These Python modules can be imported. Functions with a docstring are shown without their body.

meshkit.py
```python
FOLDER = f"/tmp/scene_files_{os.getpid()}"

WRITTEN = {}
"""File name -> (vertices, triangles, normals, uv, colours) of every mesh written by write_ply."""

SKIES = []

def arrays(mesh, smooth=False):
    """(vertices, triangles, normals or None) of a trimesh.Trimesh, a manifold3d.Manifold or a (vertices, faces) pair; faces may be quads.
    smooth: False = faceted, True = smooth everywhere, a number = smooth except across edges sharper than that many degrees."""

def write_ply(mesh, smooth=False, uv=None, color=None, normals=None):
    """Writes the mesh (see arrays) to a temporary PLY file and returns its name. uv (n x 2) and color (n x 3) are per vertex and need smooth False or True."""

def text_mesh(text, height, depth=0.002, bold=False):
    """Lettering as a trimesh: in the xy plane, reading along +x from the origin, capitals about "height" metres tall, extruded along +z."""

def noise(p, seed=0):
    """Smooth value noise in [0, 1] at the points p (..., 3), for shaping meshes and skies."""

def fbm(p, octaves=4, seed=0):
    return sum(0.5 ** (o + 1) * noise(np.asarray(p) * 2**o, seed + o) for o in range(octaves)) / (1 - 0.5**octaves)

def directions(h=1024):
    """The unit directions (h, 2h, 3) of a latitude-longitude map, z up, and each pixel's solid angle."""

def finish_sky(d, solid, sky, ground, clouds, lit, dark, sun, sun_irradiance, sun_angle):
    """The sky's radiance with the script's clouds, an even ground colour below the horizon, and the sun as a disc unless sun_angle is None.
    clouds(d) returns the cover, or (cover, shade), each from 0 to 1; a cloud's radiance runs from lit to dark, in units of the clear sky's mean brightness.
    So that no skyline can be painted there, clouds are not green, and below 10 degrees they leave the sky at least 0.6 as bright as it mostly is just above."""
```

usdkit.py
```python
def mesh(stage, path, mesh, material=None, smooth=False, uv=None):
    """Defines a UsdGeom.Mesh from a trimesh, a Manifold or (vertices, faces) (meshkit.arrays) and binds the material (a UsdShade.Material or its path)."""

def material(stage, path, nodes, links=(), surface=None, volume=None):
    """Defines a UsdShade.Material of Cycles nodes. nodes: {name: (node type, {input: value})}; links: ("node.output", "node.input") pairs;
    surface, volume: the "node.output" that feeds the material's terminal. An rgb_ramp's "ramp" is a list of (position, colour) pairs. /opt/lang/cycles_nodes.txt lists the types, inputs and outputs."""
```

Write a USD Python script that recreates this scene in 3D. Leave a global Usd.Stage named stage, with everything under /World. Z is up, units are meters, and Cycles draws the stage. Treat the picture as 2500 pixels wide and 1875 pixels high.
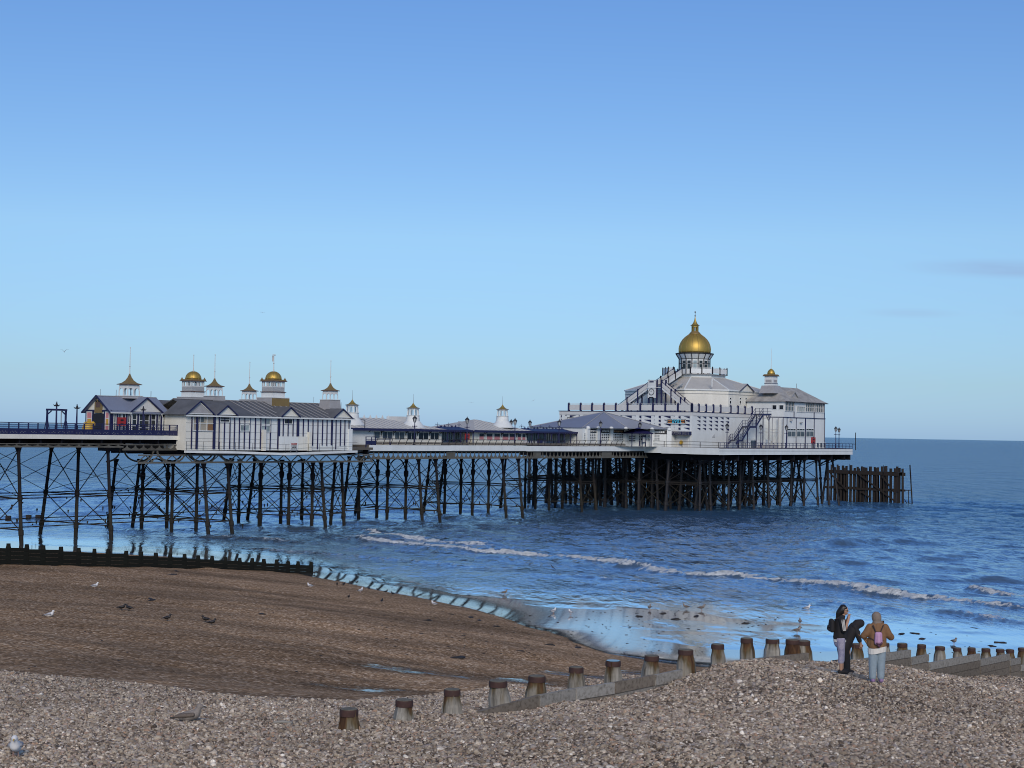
import math, random
import numpy as np
import trimesh, manifold3d
from scipy.interpolate import RBFInterpolator
from scipy.spatial import cKDTree
import usdkit, meshkit
from pxr import Usd, UsdGeom, UsdLux, UsdShade, Sdf, Gf, Vt

stage = Usd.Stage.CreateInMemory()
UsdGeom.SetStageUpAxis(stage, 'Z')
UsdGeom.SetStageMetersPerUnit(stage, 1.0)
UsdGeom.Xform.Define(stage, '/World')
UsdGeom.Scope.Define(stage, '/World/Looks')
rng = np.random.default_rng(7)
random.seed(7)

# ------------------------------------------------------------------ camera, sky, sun, exposure
F, EYE = 3600.0, 12.0                       # focal length in photograph pixels, eye height in metres
PITCH, ROLL = math.radians(1.84), math.radians(1.0)
EXPOSURE = 0.6
SKY_STRENGTH = 0.086
SUN_ELEV, SUN_AZ = math.radians(30), math.radians(176)      # azimuth = atan2(x, y) of the direction towards the sun
SUN_INTENSITY, SUN_ANGLE = 0.40, 25.0

_f0 = np.array([0, math.cos(PITCH), math.sin(PITCH)]); _r0 = np.array([1.0, 0, 0]); _u0 = np.array([0, -math.sin(PITCH), math.cos(PITCH)])
_r = _r0*math.cos(ROLL) + _u0*math.sin(ROLL); _u = -_r0*math.sin(ROLL) + _u0*math.cos(ROLL)
cam = UsdGeom.Camera.Define(stage, '/World/camera')
cam.CreateFocalLengthAttr(F/2500*36); cam.CreateHorizontalApertureAttr(36.0); cam.CreateVerticalApertureAttr(27.0)
cam.CreateClippingRangeAttr(Gf.Vec2f(0.5, 60000)); cam.CreateExposureAttr(EXPOSURE)
cam.AddTransformOp().Set(Gf.Matrix4d(*_r, 0, *_u, 0, *(-_f0), 0, 0, 0, EYE, 1))

sun = UsdLux.DistantLight.Define(stage, '/World/sun')
sun.CreateIntensityAttr(SUN_INTENSITY); sun.CreateAngleAttr(SUN_ANGLE); sun.CreateColorAttr(Gf.Vec3f(1.0, 0.87, 0.72)); sun.CreateNormalizeAttr(True)
_sd = Gf.Vec3d(math.sin(SUN_AZ)*math.cos(SUN_ELEV), math.cos(SUN_AZ)*math.cos(SUN_ELEV), math.sin(SUN_ELEV))
sun.AddTransformOp().Set(Gf.Matrix4d(Gf.Rotation(Gf.Vec3d(0, 0, 1), _sd), Gf.Vec3d(0, 0, 60)))

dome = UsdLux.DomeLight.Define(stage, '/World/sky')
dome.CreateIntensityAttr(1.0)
CLOUDS = [  # direction (x/y, z/y), half sizes, cover
    ((0.335, 0.1165), (0.085, 0.0085), 0.95), ((0.420, 0.1190), (0.11, 0.0085), 1.0),
    ((0.270, 0.0850), (0.045, 0.0045), 0.4), ((0.385, 0.0865), (0.060, 0.0050), 0.4), ((0.150, 0.0760), (0.040, 0.0035), 0.15)]
nodes = {
    'sky': ('sky_texture', {'sky_type': 'single_scattering', 'sun_disc': False, 'sun_elevation': SUN_ELEV, 'sun_rotation': SUN_AZ, 'altitude': 10.0,
                            'air_density': 1.0, 'aerosol_density': 0.2, 'ozone_density': 2.2}),
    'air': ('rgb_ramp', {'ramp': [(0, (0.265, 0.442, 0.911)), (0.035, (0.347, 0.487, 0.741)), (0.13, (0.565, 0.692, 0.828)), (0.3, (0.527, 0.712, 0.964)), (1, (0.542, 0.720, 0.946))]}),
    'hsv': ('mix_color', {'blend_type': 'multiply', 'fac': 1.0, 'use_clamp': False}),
    'tc': ('texture_coordinate', {}), 'sep': ('separate_xyz', {}),
    'dx': ('math', {'math_type': 'divide'}), 'dz': ('math', {'math_type': 'divide'}), 'ahead': ('math', {'math_type': 'greater_than', 'value2': 0.1}),
    'comb': ('combine_xyz', {}), 'stretch': ('mapping', {'scale': (9.0, 70.0, 1.0)}),
    'noise': ('noise_texture', {'scale': 1.0, 'detail': 6.0, 'roughness': 0.6}),
    'cloud': ('mix_color', {'blend_type': 'mix', 'use_clamp': False}),
    'cloudcol': ('mix_color', {'blend_type': 'multiply', 'fac': 1.0, 'b': (0.93, 0.81, 0.84), 'use_clamp': False}),
    'bg': ('background_shader', {'strength': SKY_STRENGTH})}
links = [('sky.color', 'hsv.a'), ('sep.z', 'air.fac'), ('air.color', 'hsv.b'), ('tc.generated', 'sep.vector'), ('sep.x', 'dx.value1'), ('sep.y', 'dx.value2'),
         ('sep.z', 'dz.value1'), ('sep.y', 'dz.value2'), ('sep.y', 'ahead.value1'), ('dx.value', 'comb.x'), ('dz.value', 'comb.y'),
         ('comb.vector', 'stretch.vector'), ('stretch.vector', 'noise.vector')]
prev = None
for i, ((cx, cz), (hx, hz), cover) in enumerate(CLOUDS):
    n = f'c{i}'
    nodes[n+'m'] = ('mapping', {'location': (-cx/hx, -cz/hz, 0.0), 'scale': (1/hx, 1/hz, 0.0)})
    nodes[n+'l'] = ('vector_math', {'math_type': 'length'})
    nodes[n+'r'] = ('map_range', {'range_type': 'smoothstep', 'from_min': 1.0, 'from_max': 0.15, 'to_min': 0.0, 'to_max': cover, 'clamp': True})
    links += [('comb.vector', n+'m.vector'), (n+'m.vector', n+'l.vector1'), (n+'l.value', n+'r.value')]
    if prev:
        nodes[n+'x'] = ('math', {'math_type': 'maximum'}); links += [(prev, n+'x.value1'), (n+'r.result', n+'x.value2')]; prev = n+'x.value'
    else:
        prev = n+'r.result'
nodes['ramp'] = ('map_range', {'range_type': 'smoothstep', 'from_min': 0.32, 'from_max': 0.62, 'to_min': 0.55, 'to_max': 1.0, 'clamp': True})
nodes['cov'] = ('math', {'math_type': 'multiply'}); nodes['cov2'] = ('math', {'math_type': 'multiply'})
links += [('noise.fac', 'ramp.value'), (prev, 'cov.value1'), ('ramp.result', 'cov.value2'), ('cov.value', 'cov2.value1'), ('ahead.value', 'cov2.value2'),
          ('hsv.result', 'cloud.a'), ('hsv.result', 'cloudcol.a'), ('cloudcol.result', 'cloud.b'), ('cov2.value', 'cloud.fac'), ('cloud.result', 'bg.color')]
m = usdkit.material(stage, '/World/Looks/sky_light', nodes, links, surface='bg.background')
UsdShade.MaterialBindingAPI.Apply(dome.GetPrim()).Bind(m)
dome.GetPrim().SetCustomDataByKey('kind', 'structure')
dome.GetPrim().SetCustomDataByKey('label', 'clear blue evening sky with faint low clouds on the right')

# ------------------------------------------------------------------ where things stand
U = np.array([2900.0, 3600.0]); U /= np.hypot(*U); V = np.array([-U[1], U[0]]); T0 = 128.6     # the pier's own axes: s seaward, t across it, away from us
def ray(x, y): return _f0 + (x-1250)/F*_r - (y-937.5)/F*_u
def at_z(x, y, z):
    d = ray(x, y); return np.array([0, 0, EYE]) + (z-EYE)/d[2]*d
def at_y(x, y, Y):
    d = ray(x, y); return np.array([0, 0, EYE]) + Y/d[1]*d
def on_t(x, y, t):
    d = ray(x, y); P = np.array([0, 0, EYE]) + (T0+t)/(d[:2]@V)*d; return float(P[:2]@U), float(P[2])
def on_s(x, y, s):
    d = ray(x, y); P = np.array([0, 0, EYE]) + s/(d[:2]@U)*d; return float(P[:2]@V - T0), float(P[2])
def pier_world(p):
    p = np.atleast_2d(np.asarray(p, float)); return np.column_stack([p[:, :1]*U + (T0+p[:, 1:2])*V, p[:, 2]])

# ------------------------------------------------------------------ materials
MAT = {}
def paint(name, color, rough=0.55, grime=0.12, scale=1.3, metallic=0.0, spec=0.5, dirt=(0.12, 0.11, 0.09), bump=0.0, fine=18.0, streak=1.0):
    """A painted or plain surface with soft uneven wear of two sizes."""
    n = {'tc': ('geometry', {}), 'mp': ('mapping', {'scale': (1.0, 1.0, streak)}),
         'n1': ('noise_texture', {'scale': scale, 'detail': 5.0, 'roughness': 0.62}), 'n2': ('noise_texture', {'scale': fine, 'detail': 3.0}),
         'r1': ('map_range', {'from_min': 0.38, 'from_max': 0.75, 'to_min': 0.0, 'to_max': grime, 'clamp': True}),
         'r2': ('map_range', {'from_min': 0.3, 'from_max': 0.7, 'to_min': 1-0.35*grime-0.05, 'to_max': 1.03, 'clamp': True}),
         'm': ('mix_color', {'blend_type': 'mix', 'a': color, 'b': dirt}), 'm2': ('mix_color', {'blend_type': 'multiply', 'fac': 1.0, 'use_clamp': False}),
         'cc': ('combine_xyz', {}), 'p': ('principled_bsdf', {'roughness': rough, 'metallic': metallic, 'specular_ior_level': spec})}
    l = [('tc.position', 'mp.vector'), ('mp.vector', 'n1.vector'), ('tc.position', 'n2.vector'), ('n1.fac', 'r1.value'), ('n2.fac', 'r2.value'), ('r1.result', 'm.fac'),
         ('m.result', 'm2.a'), ('r2.result', 'cc.x'), ('r2.result', 'cc.y'), ('r2.result', 'cc.z'), ('cc.vector', 'm2.b'), ('m2.result', 'p.base_color')]
    if bump:
        n['b'] = ('bump', {'strength': 0.6, 'distance': bump}); l += [('n2.fac', 'b.height'), ('b.normal', 'p.normal')]
    MAT[name] = usdkit.material(stage, '/World/Looks/'+name, n, l, surface='p.BSDF')
    return MAT[name]
def glass(name, color, rough=0.04):
    MAT[name] = usdkit.material(stage, '/World/Looks/'+name, {'tc': ('geometry', {}), 'n': ('noise_texture', {'scale': 0.9, 'detail': 2.0}),
        'r': ('rgb_ramp', {'ramp': [(0.35, tuple(0.5*c for c in color)), (0.7, color)]}), 'p': ('principled_bsdf', {'roughness': rough, 'ior': 1.5})},
        [('tc.position', 'n.vector'), ('n.fac', 'r.fac'), ('r.color', 'p.base_color')], surface='p.BSDF')
# ------------------------------------------------------------------ scene tree helpers
COUNT, BASE, FRAME = {}, {}, {}
ROTZ = {}
def numbered(parent, name):
    k = (parent, name); i = COUNT.get(k, 0); COUNT[k] = i+1
    return f'{parent}/{name}' + (f'_{i:03d}' if i else '')
def tag(prim, label=None, cat=None, group=None, kind=None):
    for k, v in (('label', label), ('category', cat), ('group', group), ('kind', kind)):
        if v: prim.SetCustomDataByKey(k, v)
    return prim
def thing(name, label, cat, base=(0, 0, 0), group=None, kind=None, rotz=0.0):
    path = numbered('/World', name); x = UsdGeom.Xform.Define(stage, path)
    x.AddTranslateOp().Set(Gf.Vec3d(*map(float, base)))
    if rotz: x.AddRotateZOp().Set(math.degrees(rotz))
    BASE[path] = np.array(base, float); ROTZ[path] = rotz
    tag(x.GetPrim(), label, cat, group, kind); return path
def pthing(name, label, cat, stz, group=None, **k):
    return thing(name, label, cat, pier_world(stz)[0], group, **k)
def copy(src, base, rotz=0.0, label=None, cat=None, group=None):
    p = stage.GetPrimAtPath(src); was = p.GetCustomData()
    import re
    path = thing(re.sub(r'_\d{3}$', '', src.split('/')[-1]), label or was['label'], cat or was['category'], base, group or was.get('group'), rotz=rotz)
    q = stage.GetPrimAtPath(path); q.GetReferences().AddInternalReference(Sdf.Path(src)); q.SetInstanceable(True); return path

class MB:
    """Collects shapes into one mesh. frame 'p': pier axes (s, t, z); 'w': the world; 'l': the thing's own axes."""
    def __init__(self, frame='p'): self.v, self.f, self.n, self.frame = [], [], 0, frame
    def add(self, v, f):
        v = np.asarray(v, float); f = np.asarray(f, int)
        if f.shape[1] == 4: f = np.vstack([f[:, [0, 1, 2]], f[:, [0, 2, 3]]])
        self.v.append(v); self.f.append(f+self.n); self.n += len(v); return self
    def mesh(self, m):
        if hasattr(m, 'to_mesh'):
            q = m.to_mesh(); return self.add(q.vert_properties[:, :3], q.tri_verts)
        return self.add(m.vertices, m.faces)
    def box(self, s0, s1, t0, t1, z0, z1):
        s0, s1 = min(s0, s1), max(s0, s1); t0, t1 = min(t0, t1), max(t0, t1); z0, z1 = min(z0, z1), max(z0, z1)
        return self.hexa([(s0, t0, z0), (s1, t0, z0), (s1, t1, z0), (s0, t1, z0), (s0, t0, z1), (s1, t0, z1), (s1, t1, z1), (s0, t1, z1)])
    def hexa(self, p): return self.add(p, [(0, 3, 2, 1), (4, 5, 6, 7), (0, 1, 5, 4), (1, 2, 6, 5), (2, 3, 7, 6), (3, 0, 4, 7)])
    def bar(self, p, q, w, h=None, up=(0, 0, 1)):
        """A straight rectangular bar from p to q."""
        p, q = np.array(p, float), np.array(q, float); d = q-p; d /= max(np.linalg.norm(d), 1e-9); h = h or w
        a = np.cross(d, up)
        if np.linalg.norm(a) < 1e-3: a = np.cross(d, (1, 0, 0))
        a /= np.linalg.norm(a); b = np.cross(a, d); a, b = a*w/2, b*h/2
        return self.hexa([p-a-b, p+a-b, p+a+b, p-a+b, q-a-b, q+a-b, q+a+b, q-a+b])
    def tube(self, pts, r, n=6):
        pts = np.asarray(pts, float); r = np.broadcast_to(r, len(pts)).astype(float); rings = []
        for i, c in enumerate(pts):
            d = pts[min(i+1, len(pts)-1)]-pts[max(i-1, 0)]; d = d/max(np.linalg.norm(d), 1e-9)
            a = np.cross(d, (0, 0, 1)) if abs(d[2]) < .9 else np.cross(d, (1, 0, 0)); a /= np.linalg.norm(a); b = np.cross(d, a)
            k = np.arange(n)*2*math.pi/n; rings.append(c+r[i]*(np.cos(k)[:, None]*a+np.sin(k)[:, None]*b))
        v = np.vstack(rings+[pts[:1], pts[-1:]]); f = []
        for i in range(len(pts)-1):
            for j in range(n):
                a, b = i*n+j, i*n+(j+1) % n; f += [(a, b, b+n), (a, b+n, a+n)]
        e0, e1 = len(v)-2, len(v)-1; o = (len(pts)-1)*n
        for j in range(n): f += [(e0, (j+1) % n, j), (e1, o+j, o+(j+1) % n)]
        return self.add(v, f)
    def lathe(self, c, prof, n=12, rot=0.0):
        """prof: (radius, height) from the bottom up, turned about the upright through c."""
        return self.tube_profile(c, prof, n, rot)
    def tube_profile(self, c, prof, n, rot):
        k = np.arange(n)*2*math.pi/n+rot; v = np.vstack([np.column_stack([c[0]+r*np.cos(k), c[1]+r*np.sin(k), np.full(n, c[2]+h)]) for r, h in prof])
        v = np.vstack([v, [[c[0], c[1], c[2]+prof[0][1]]], [[c[0], c[1], c[2]+prof[-1][1]]]]); f = []
        for i in range(len(prof)-1):
            for j in range(n):
                a, b = i*n+j, i*n+(j+1) % n; f += [(a, b, b+n), (a, b+n, a+n)]
        o = (len(prof)-1)*n; e0 = len(v)-2
        for j in range(n): f += [(e0, (j+1) % n, j), (e0+1, o+j, o+(j+1) % n)]
        return self.add(v, f)
    def prism(self, poly, z0, z1):
        """An upright prism over a convex plan polygon (counter-clockwise)."""
        n = len(poly); v = [(x, y, z0) for x, y in poly]+[(x, y, z1) for x, y in poly]
        f = [(i, (i+1) % n, n+(i+1) % n) for i in range(n)]+[(i, n+(i+1) % n, n+i) for i in range(n)]
        f += [(0, i+1, i) for i in range(1, n-1)]+[(n, n+i, n+i+1) for i in range(1, n-1)]
        return self.add(v, f)
    def slab(self, quad, th):
        """A flat plate under a planar polygon of 3 or 4 points, th thick along its normal (downwards)."""
        q = np.asarray(quad, float); nrm = np.cross(q[1]-q[0], q[2]-q[0]); nrm /= np.linalg.norm(nrm)
        lo = q-nrm*th; k = len(q); v = np.vstack([q, lo])
        f = [(0, i, i+1) for i in range(1, k-1)]+[(k, k+i+1, k+i) for i in range(1, k-1)]
        for i in range(k):
            j = (i+1) % k; f += [(i, k+i, k+j), (i, k+j, j)]
        return self.add(v, f)
    def plate(self, outline, axis, a0, a1):
        """An upright plate: outline in (along, z), axis 's' = runs along s at t a0..a1, 't' = runs along t at s a0..a1. Any simple polygon."""
        from shapely.geometry import Polygon
        P = outline if hasattr(outline, 'exterior') else Polygon(outline)
        for g in getattr(P, 'geoms', [P]):
            m = trimesh.creation.extrude_polygon(g, abs(a1-a0), engine='earcut'); w = m.vertices
            v = np.column_stack([w[:, 0], min(a0, a1)+w[:, 2], w[:, 1]]) if axis == 's' else np.column_stack([min(a0, a1)+w[:, 2], w[:, 0], w[:, 1]])
            fl = m.faces[:, ::-1]
            self.add(v, fl if axis == 's' else m.faces)
        return self
    def build(self, name, mat, parent, label=None, smooth=False, kind=None):
        if not self.v: return None
        v, f = np.vstack(self.v), np.vstack(self.f)
        if self.frame == 'p': v = pier_world(v)
        root = '/'.join(parent.split('/')[:3]) if parent else ''
        if self.frame != 'l' and root in BASE:
            v = v-BASE[root]
            if ROTZ[root]:
                c, s = math.cos(-ROTZ[root]), math.sin(-ROTZ[root]); v = np.column_stack([c*v[:, 0]-s*v[:, 1], s*v[:, 0]+c*v[:, 1], v[:, 2]])
        path = numbered(parent or '/World', name)
        p = usdkit.mesh(stage, path, trimesh.Trimesh(v, f, process=False), MAT[mat] if isinstance(mat, str) else mat, smooth=smooth).GetPrim()
        if label: tag(p, label)
        if kind: tag(p, kind=kind)
        return path
# ------------------------------------------------------------------ the beach: heights measured along the photograph's ridges and hollows
G0, GD = np.array([-2.92, 26.4]), np.array([0.563, 0.827]); GD = GD/np.hypot(*GD); GN = np.array([-GD[1], GD[0]])   # the near groyne's line
def groyne_y(x): return 29.0*2596/(3700-x)
FAR = [(0,1640,5.9),(450,1700,6.1),(850,1768,6.42),(852,1783,6.6),(987,1770,6.44),(1104,1746,6.38),(0,1560,4.6),(450,1600,4.4),(0,1480,3.7),(0,1400,2.9),(0,1368,2.6),(450,1500,3.3),(450,1420,2.1),(450,1378,1.2),
       (800,1408,.25),(800,1500,2.4),(800,1600,3.6),(900,1690,4.1),(1150,1475,.3),(1150,1560,1.9),(1150,1660,3.0),(1350,1530,.30),(1350,1600,1.6),(1350,1650,2.2),
       (1500,1590,.30),(1500,1640,1.0),(1700,1600,.06),(1900,1595,.05),(2200,1590,.05),(2480,1590,.05),(620,1384,.55),(800,1396,.05),(1100,1449,0),(1500,1480,0),(1700,1494,0),(1960,1527,0),
       (2200,1547,0),(2500,1567,0),(0,1338,.25),(270,1335,.05),(480,1345,.05),(640,1355,0),(-400,1640,6.0),(-400,1480,4.0),(-400,1380,3.4),(-400,1330,1.0),(2900,1590,.05),(2900,1567,0),
       (300,1880,6.75),(-300,1880,6.8),(1100,1420,-.25),(1500,1440,-.3),(2000,1480,-.3),(2500,1510,-.3),(500,1320,-.25),(0,1300,-.4),(800,1360,-.25)]
NEAR = [(0,1880,6.75),(625,1880,6.8),(1250,1875,6.9),(1875,1875,7.0),(2500,1875,6.4),(0,1640,5.9),(450,1700,6.1),(850,1768,6.42),(852,1783,6.6),(987,1770,6.44),(1104,1746,6.40),(1216,1727,6.34),(1407,1714,6.02),(1591,1684,5.85),
        (1674,1634,6.08),(1823,1607,5.97),(1960,1602,5.55),(2050,1612,5.1),(2050,1645,6.4),(2140,1667,6.4),(1960,1640,6.5),(2250,1640,3.85),(2350,1647,3.15),(2450,1654,2.35),(2520,1660,1.8),
        (1600,1780,6.85),(1250,1800,6.7),(2500,1750,5.3),(2300,1700,5.7),(2500,1690,3.9),(2900,1660,1.2),(2900,1750,3.8),(2900,1875,6.0)]
def _fit(pts, extra):
    P = np.array([at_z(*p) for p in pts]+list(extra)); return RBFInterpolator(P[:, :2], P[:, 2], kernel='linear', smoothing=0.02)
_fix = [(x, y, 7.2) for x in (-60, -20, 20, 60) for y in (-10, 8)]
_fixf = _fix+[(x, 240, -2.5) for x in (-120, -60, 0, 60, 120)]+[(-110, 60, 4.5), (-110, 120, .5), (120, 100, -.5), (120, 60, 0.5)]
_fixn = _fix+[(60, 60, 0.2), (90, 90, -.5), (110, 40, 1.5), (-60, 40, 6)]
_zf, _zn = _fit(FAR, _fixf), _fit(NEAR, _fixn)
def beach_z(x, y):
    P = np.column_stack([np.ravel(x), np.ravel(y)]); d = (P-G0)@GN; along = (P-G0)@GD
    a, b = _zf(P), _zn(P)
    wide = np.interp(along, [-2, 3, 7], [5.0, 1.5, 0.18])
    w = np.clip(d/wide*0.5+0.5, 0, 1); w = w*w*(3-2*w)
    z = w*a+(1-w)*b
    dry = np.clip((z-0.6)/1.2, 0, 1)
    lump = (meshkit.fbm(np.column_stack([P*0.35, 0*d]), 3, 3)-0.5)*0.34 + (meshkit.fbm(np.column_stack([P*1.6, 0*d+3]), 3, 5)-0.5)*0.13
    z = np.where((z > 0) & (z < 0.6), z*z/0.6, z); terr = (meshkit.fbm(np.column_stack([P@U*0.30, P@V*0.035, 0*d]), 3, 13)-0.5)*0.42*smooth(a, 0.7, 1.6)*(1-smooth(a, 4.6, 5.6)); z = z+w*terr; return (z + dry*lump*(0.35+0.65*(1-w))).reshape(np.shape(x))
def grow(a, b, first, last_lo, last_hi, dens=1.12):
    out = list(np.arange(a, b+first/2, first)); s = first
    while out[-1] < last_hi: s *= dens; out.append(out[-1]+s)
    s = first
    while out[0] > last_lo: s *= dens; out.insert(0, out[0]-s)
    return np.array(out)
def grid_mesh(X, Y, zfun):
    gx, gy = np.meshgrid(X, Y); z = zfun(gx, gy); n, m = len(X), len(Y)
    v = np.column_stack([gx.ravel(), gy.ravel(), z.ravel()]); i = (np.arange(m-1)[:, None]*n+np.arange(n-1)).ravel()
    return v, np.vstack([np.column_stack([i, i+1, i+n+1]), np.column_stack([i, i+n+1, i+n])])
SHINGLE = dict(a=(0.115, 0.088, 0.068), b=(0.30, 0.255, 0.21))
def beach_material():
    n = {'g': ('geometry', {}), 'sep': ('separate_xyz', {}),
         'big': ('noise_texture', {'scale': 0.10, 'detail': 4.0, 'roughness': 0.6}), 'mid': ('noise_texture', {'scale': 0.9, 'detail': 5.0, 'roughness': 0.65}),
         'streakm': ('mapping', {'rotation': (0, 0, 0.9), 'scale': (0.05, 0.45, 0.2)}), 'streak': ('noise_texture', {'scale': 1.0, 'detail': 4.0, 'roughness': 0.55}),
         'v': ('voronoi_texture', {'scale': 17.0, 'feature': 'f1'}), 'v2': ('voronoi_texture', {'scale': 11.0, 'feature': 'f1'}),
         'hue': ('separate_color', {}), 'hue2': ('separate_color', {}),
         'stone': ('rgb_ramp', {'ramp': [(0.0, (0.06, 0.042, 0.034)), (0.25, (0.13, 0.098, 0.075)), (0.55, (0.20, 0.165, 0.135)), (0.8, (0.29, 0.245, 0.20)), (0.93, (0.30, 0.24, 0.19)), (1.0, (0.62, 0.58, 0.52))]}),
         'grit': ('rgb_ramp', {'ramp': [(0.0, (0.125, 0.075, 0.041)), (0.45, (0.255, 0.160, 0.088)), (0.85, (0.365, 0.235, 0.132)), (1.0, (0.66, 0.50, 0.35))]}),
         'fine': ('attribute', {'attribute': 'fineness'}), 'wet': ('attribute', {'attribute': 'wetness'}),
         'gw': ('math', {'math_type': 'multiply_add', 'value2': 0.5, 'value3': -0.25}), 'ff': ('math', {'math_type': 'add', 'use_clamp': True}),
         'base': ('mix_color', {}), 'patch': ('map_range', {'from_min': 0.3, 'from_max': 0.7, 'to_min': 0.72, 'to_max': 1.28, 'clamp': True}),
         'patch2': ('map_range', {'from_min': 0.32, 'from_max': 0.68, 'to_min': 0.68, 'to_max': 1.28, 'clamp': True}), 'pm': ('math', {'math_type': 'multiply'}),
         'pc': ('combine_xyz', {}), 'dry': ('mix_color', {'blend_type': 'multiply', 'fac': 1.0, 'use_clamp': False}),
         'sandn': ('noise_texture', {'scale': 0.35, 'detail': 5.0, 'roughness': 0.6}),
         'sand': ('rgb_ramp', {'ramp': [(0.3, (0.060, 0.050, 0.042)), (0.7, (0.105, 0.088, 0.072))]}),
         'wn': ('noise_texture', {'scale': 0.55, 'detail': 6.0, 'roughness': 0.72}), 'wa': ('math', {'math_type': 'multiply_add', 'value2': 1.1, 'value3': -0.55}),
         'ws': ('math', {'math_type': 'add'}), 'wf': ('map_range', {'range_type': 'smoothstep', 'from_min': 0.42, 'from_max': 0.62, 'to_min': 0.0, 'to_max': 1.0, 'clamp': True}),
         'damp': ('map_range', {'range_type': 'smoothstep', 'from_min': 0.05, 'from_max': 0.5, 'to_min': 1.0, 'to_max': 0.66, 'clamp': True}), 'dc': ('combine_xyz', {}),
         'dd': ('mix_color', {'blend_type': 'multiply', 'fac': 1.0}),
         'col': ('mix_color', {}), 'hmix': ('mix_float', {}), 'bump': ('bump', {'strength': 0.9, 'distance': 0.03}),
         'rip': ('noise_texture', {'scale': 2.6, 'detail': 4.0, 'roughness': 0.6}), 'bw': ('bump', {'strength': 0.24, 'distance': 0.010}),
         'p': ('principled_bsdf', {'roughness': 0.95, 'specular_ior_level': 0.05}),
         'pd': ('principled_bsdf', {'roughness': 0.05, 'ior': 1.5}), 'gl': ('glossy_bsdf', {'color': (0.97, 0.97, 0.97), 'roughness': 0.06}), 'fr': ('fresnel', {'IOR': 6.0}), 'pw': ('mix_closure', {}), 'mix': ('mix_closure', {})}
    l = [('g.position', x+'.vector') for x in ('big', 'mid', 'v', 'v2', 'sandn', 'wn', 'rip', 'streakm')]+[('streakm.vector', 'streak.vector'),
         ('v.color', 'hue.color'), ('v2.color', 'hue2.color'), ('hue.r', 'stone.fac'), ('hue2.r', 'grit.fac'), ('mid.fac', 'gw.value1'), ('gw.value', 'ff.value1'), ('fine.fac', 'ff.value2'),
         ('ff.value', 'base.fac'), ('stone.color', 'base.a'), ('grit.color', 'base.b'), ('big.fac', 'patch.value'), ('streak.fac', 'patch2.value'), ('patch.result', 'pm.value1'), ('patch2.result', 'pm.value2'),
         ('pm.value', 'pc.x'), ('pm.value', 'pc.y'), ('pm.value', 'pc.z'), ('base.result', 'dry.a'), ('pc.vector', 'dry.b'), ('sandn.fac', 'sand.fac'),
         ('wn.fac', 'wa.value1'), ('wa.value', 'ws.value1'), ('wet.fac', 'ws.value2'), ('ws.value', 'wf.value'),
         ('wet.fac', 'damp.value'), ('damp.result', 'dc.x'), ('damp.result', 'dc.y'), ('damp.result', 'dc.z'), ('dry.result', 'dd.a'), ('dc.vector', 'dd.b'),
         ('dd.result', 'p.base_color'), ('sand.color', 'pd.base_color'), ('bw.normal', 'gl.normal'), ('bw.normal', 'pd.normal'), ('fr.fac', 'pw.fac'), ('pd.BSDF', 'pw.closure1'), ('gl.BSDF', 'pw.closure2'),
         ('ff.value', 'hmix.fac'), ('v.distance', 'hmix.a'), ('v2.distance', 'hmix.b'), ('hmix.result', 'bump.height'), ('bump.normal', 'p.normal'), ('rip.fac', 'bw.height'), 
         ('p.BSDF', 'mix.closure1'), ('pw.closure', 'mix.closure2'), ('wf.result', 'mix.fac')]
    n['bump'] = ('bump', {'strength': 0.9, 'distance': 0.03, 'invert': True})
    return usdkit.material(stage, '/World/Looks/shingle_beach', n, l, surface='mix.closure')
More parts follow.
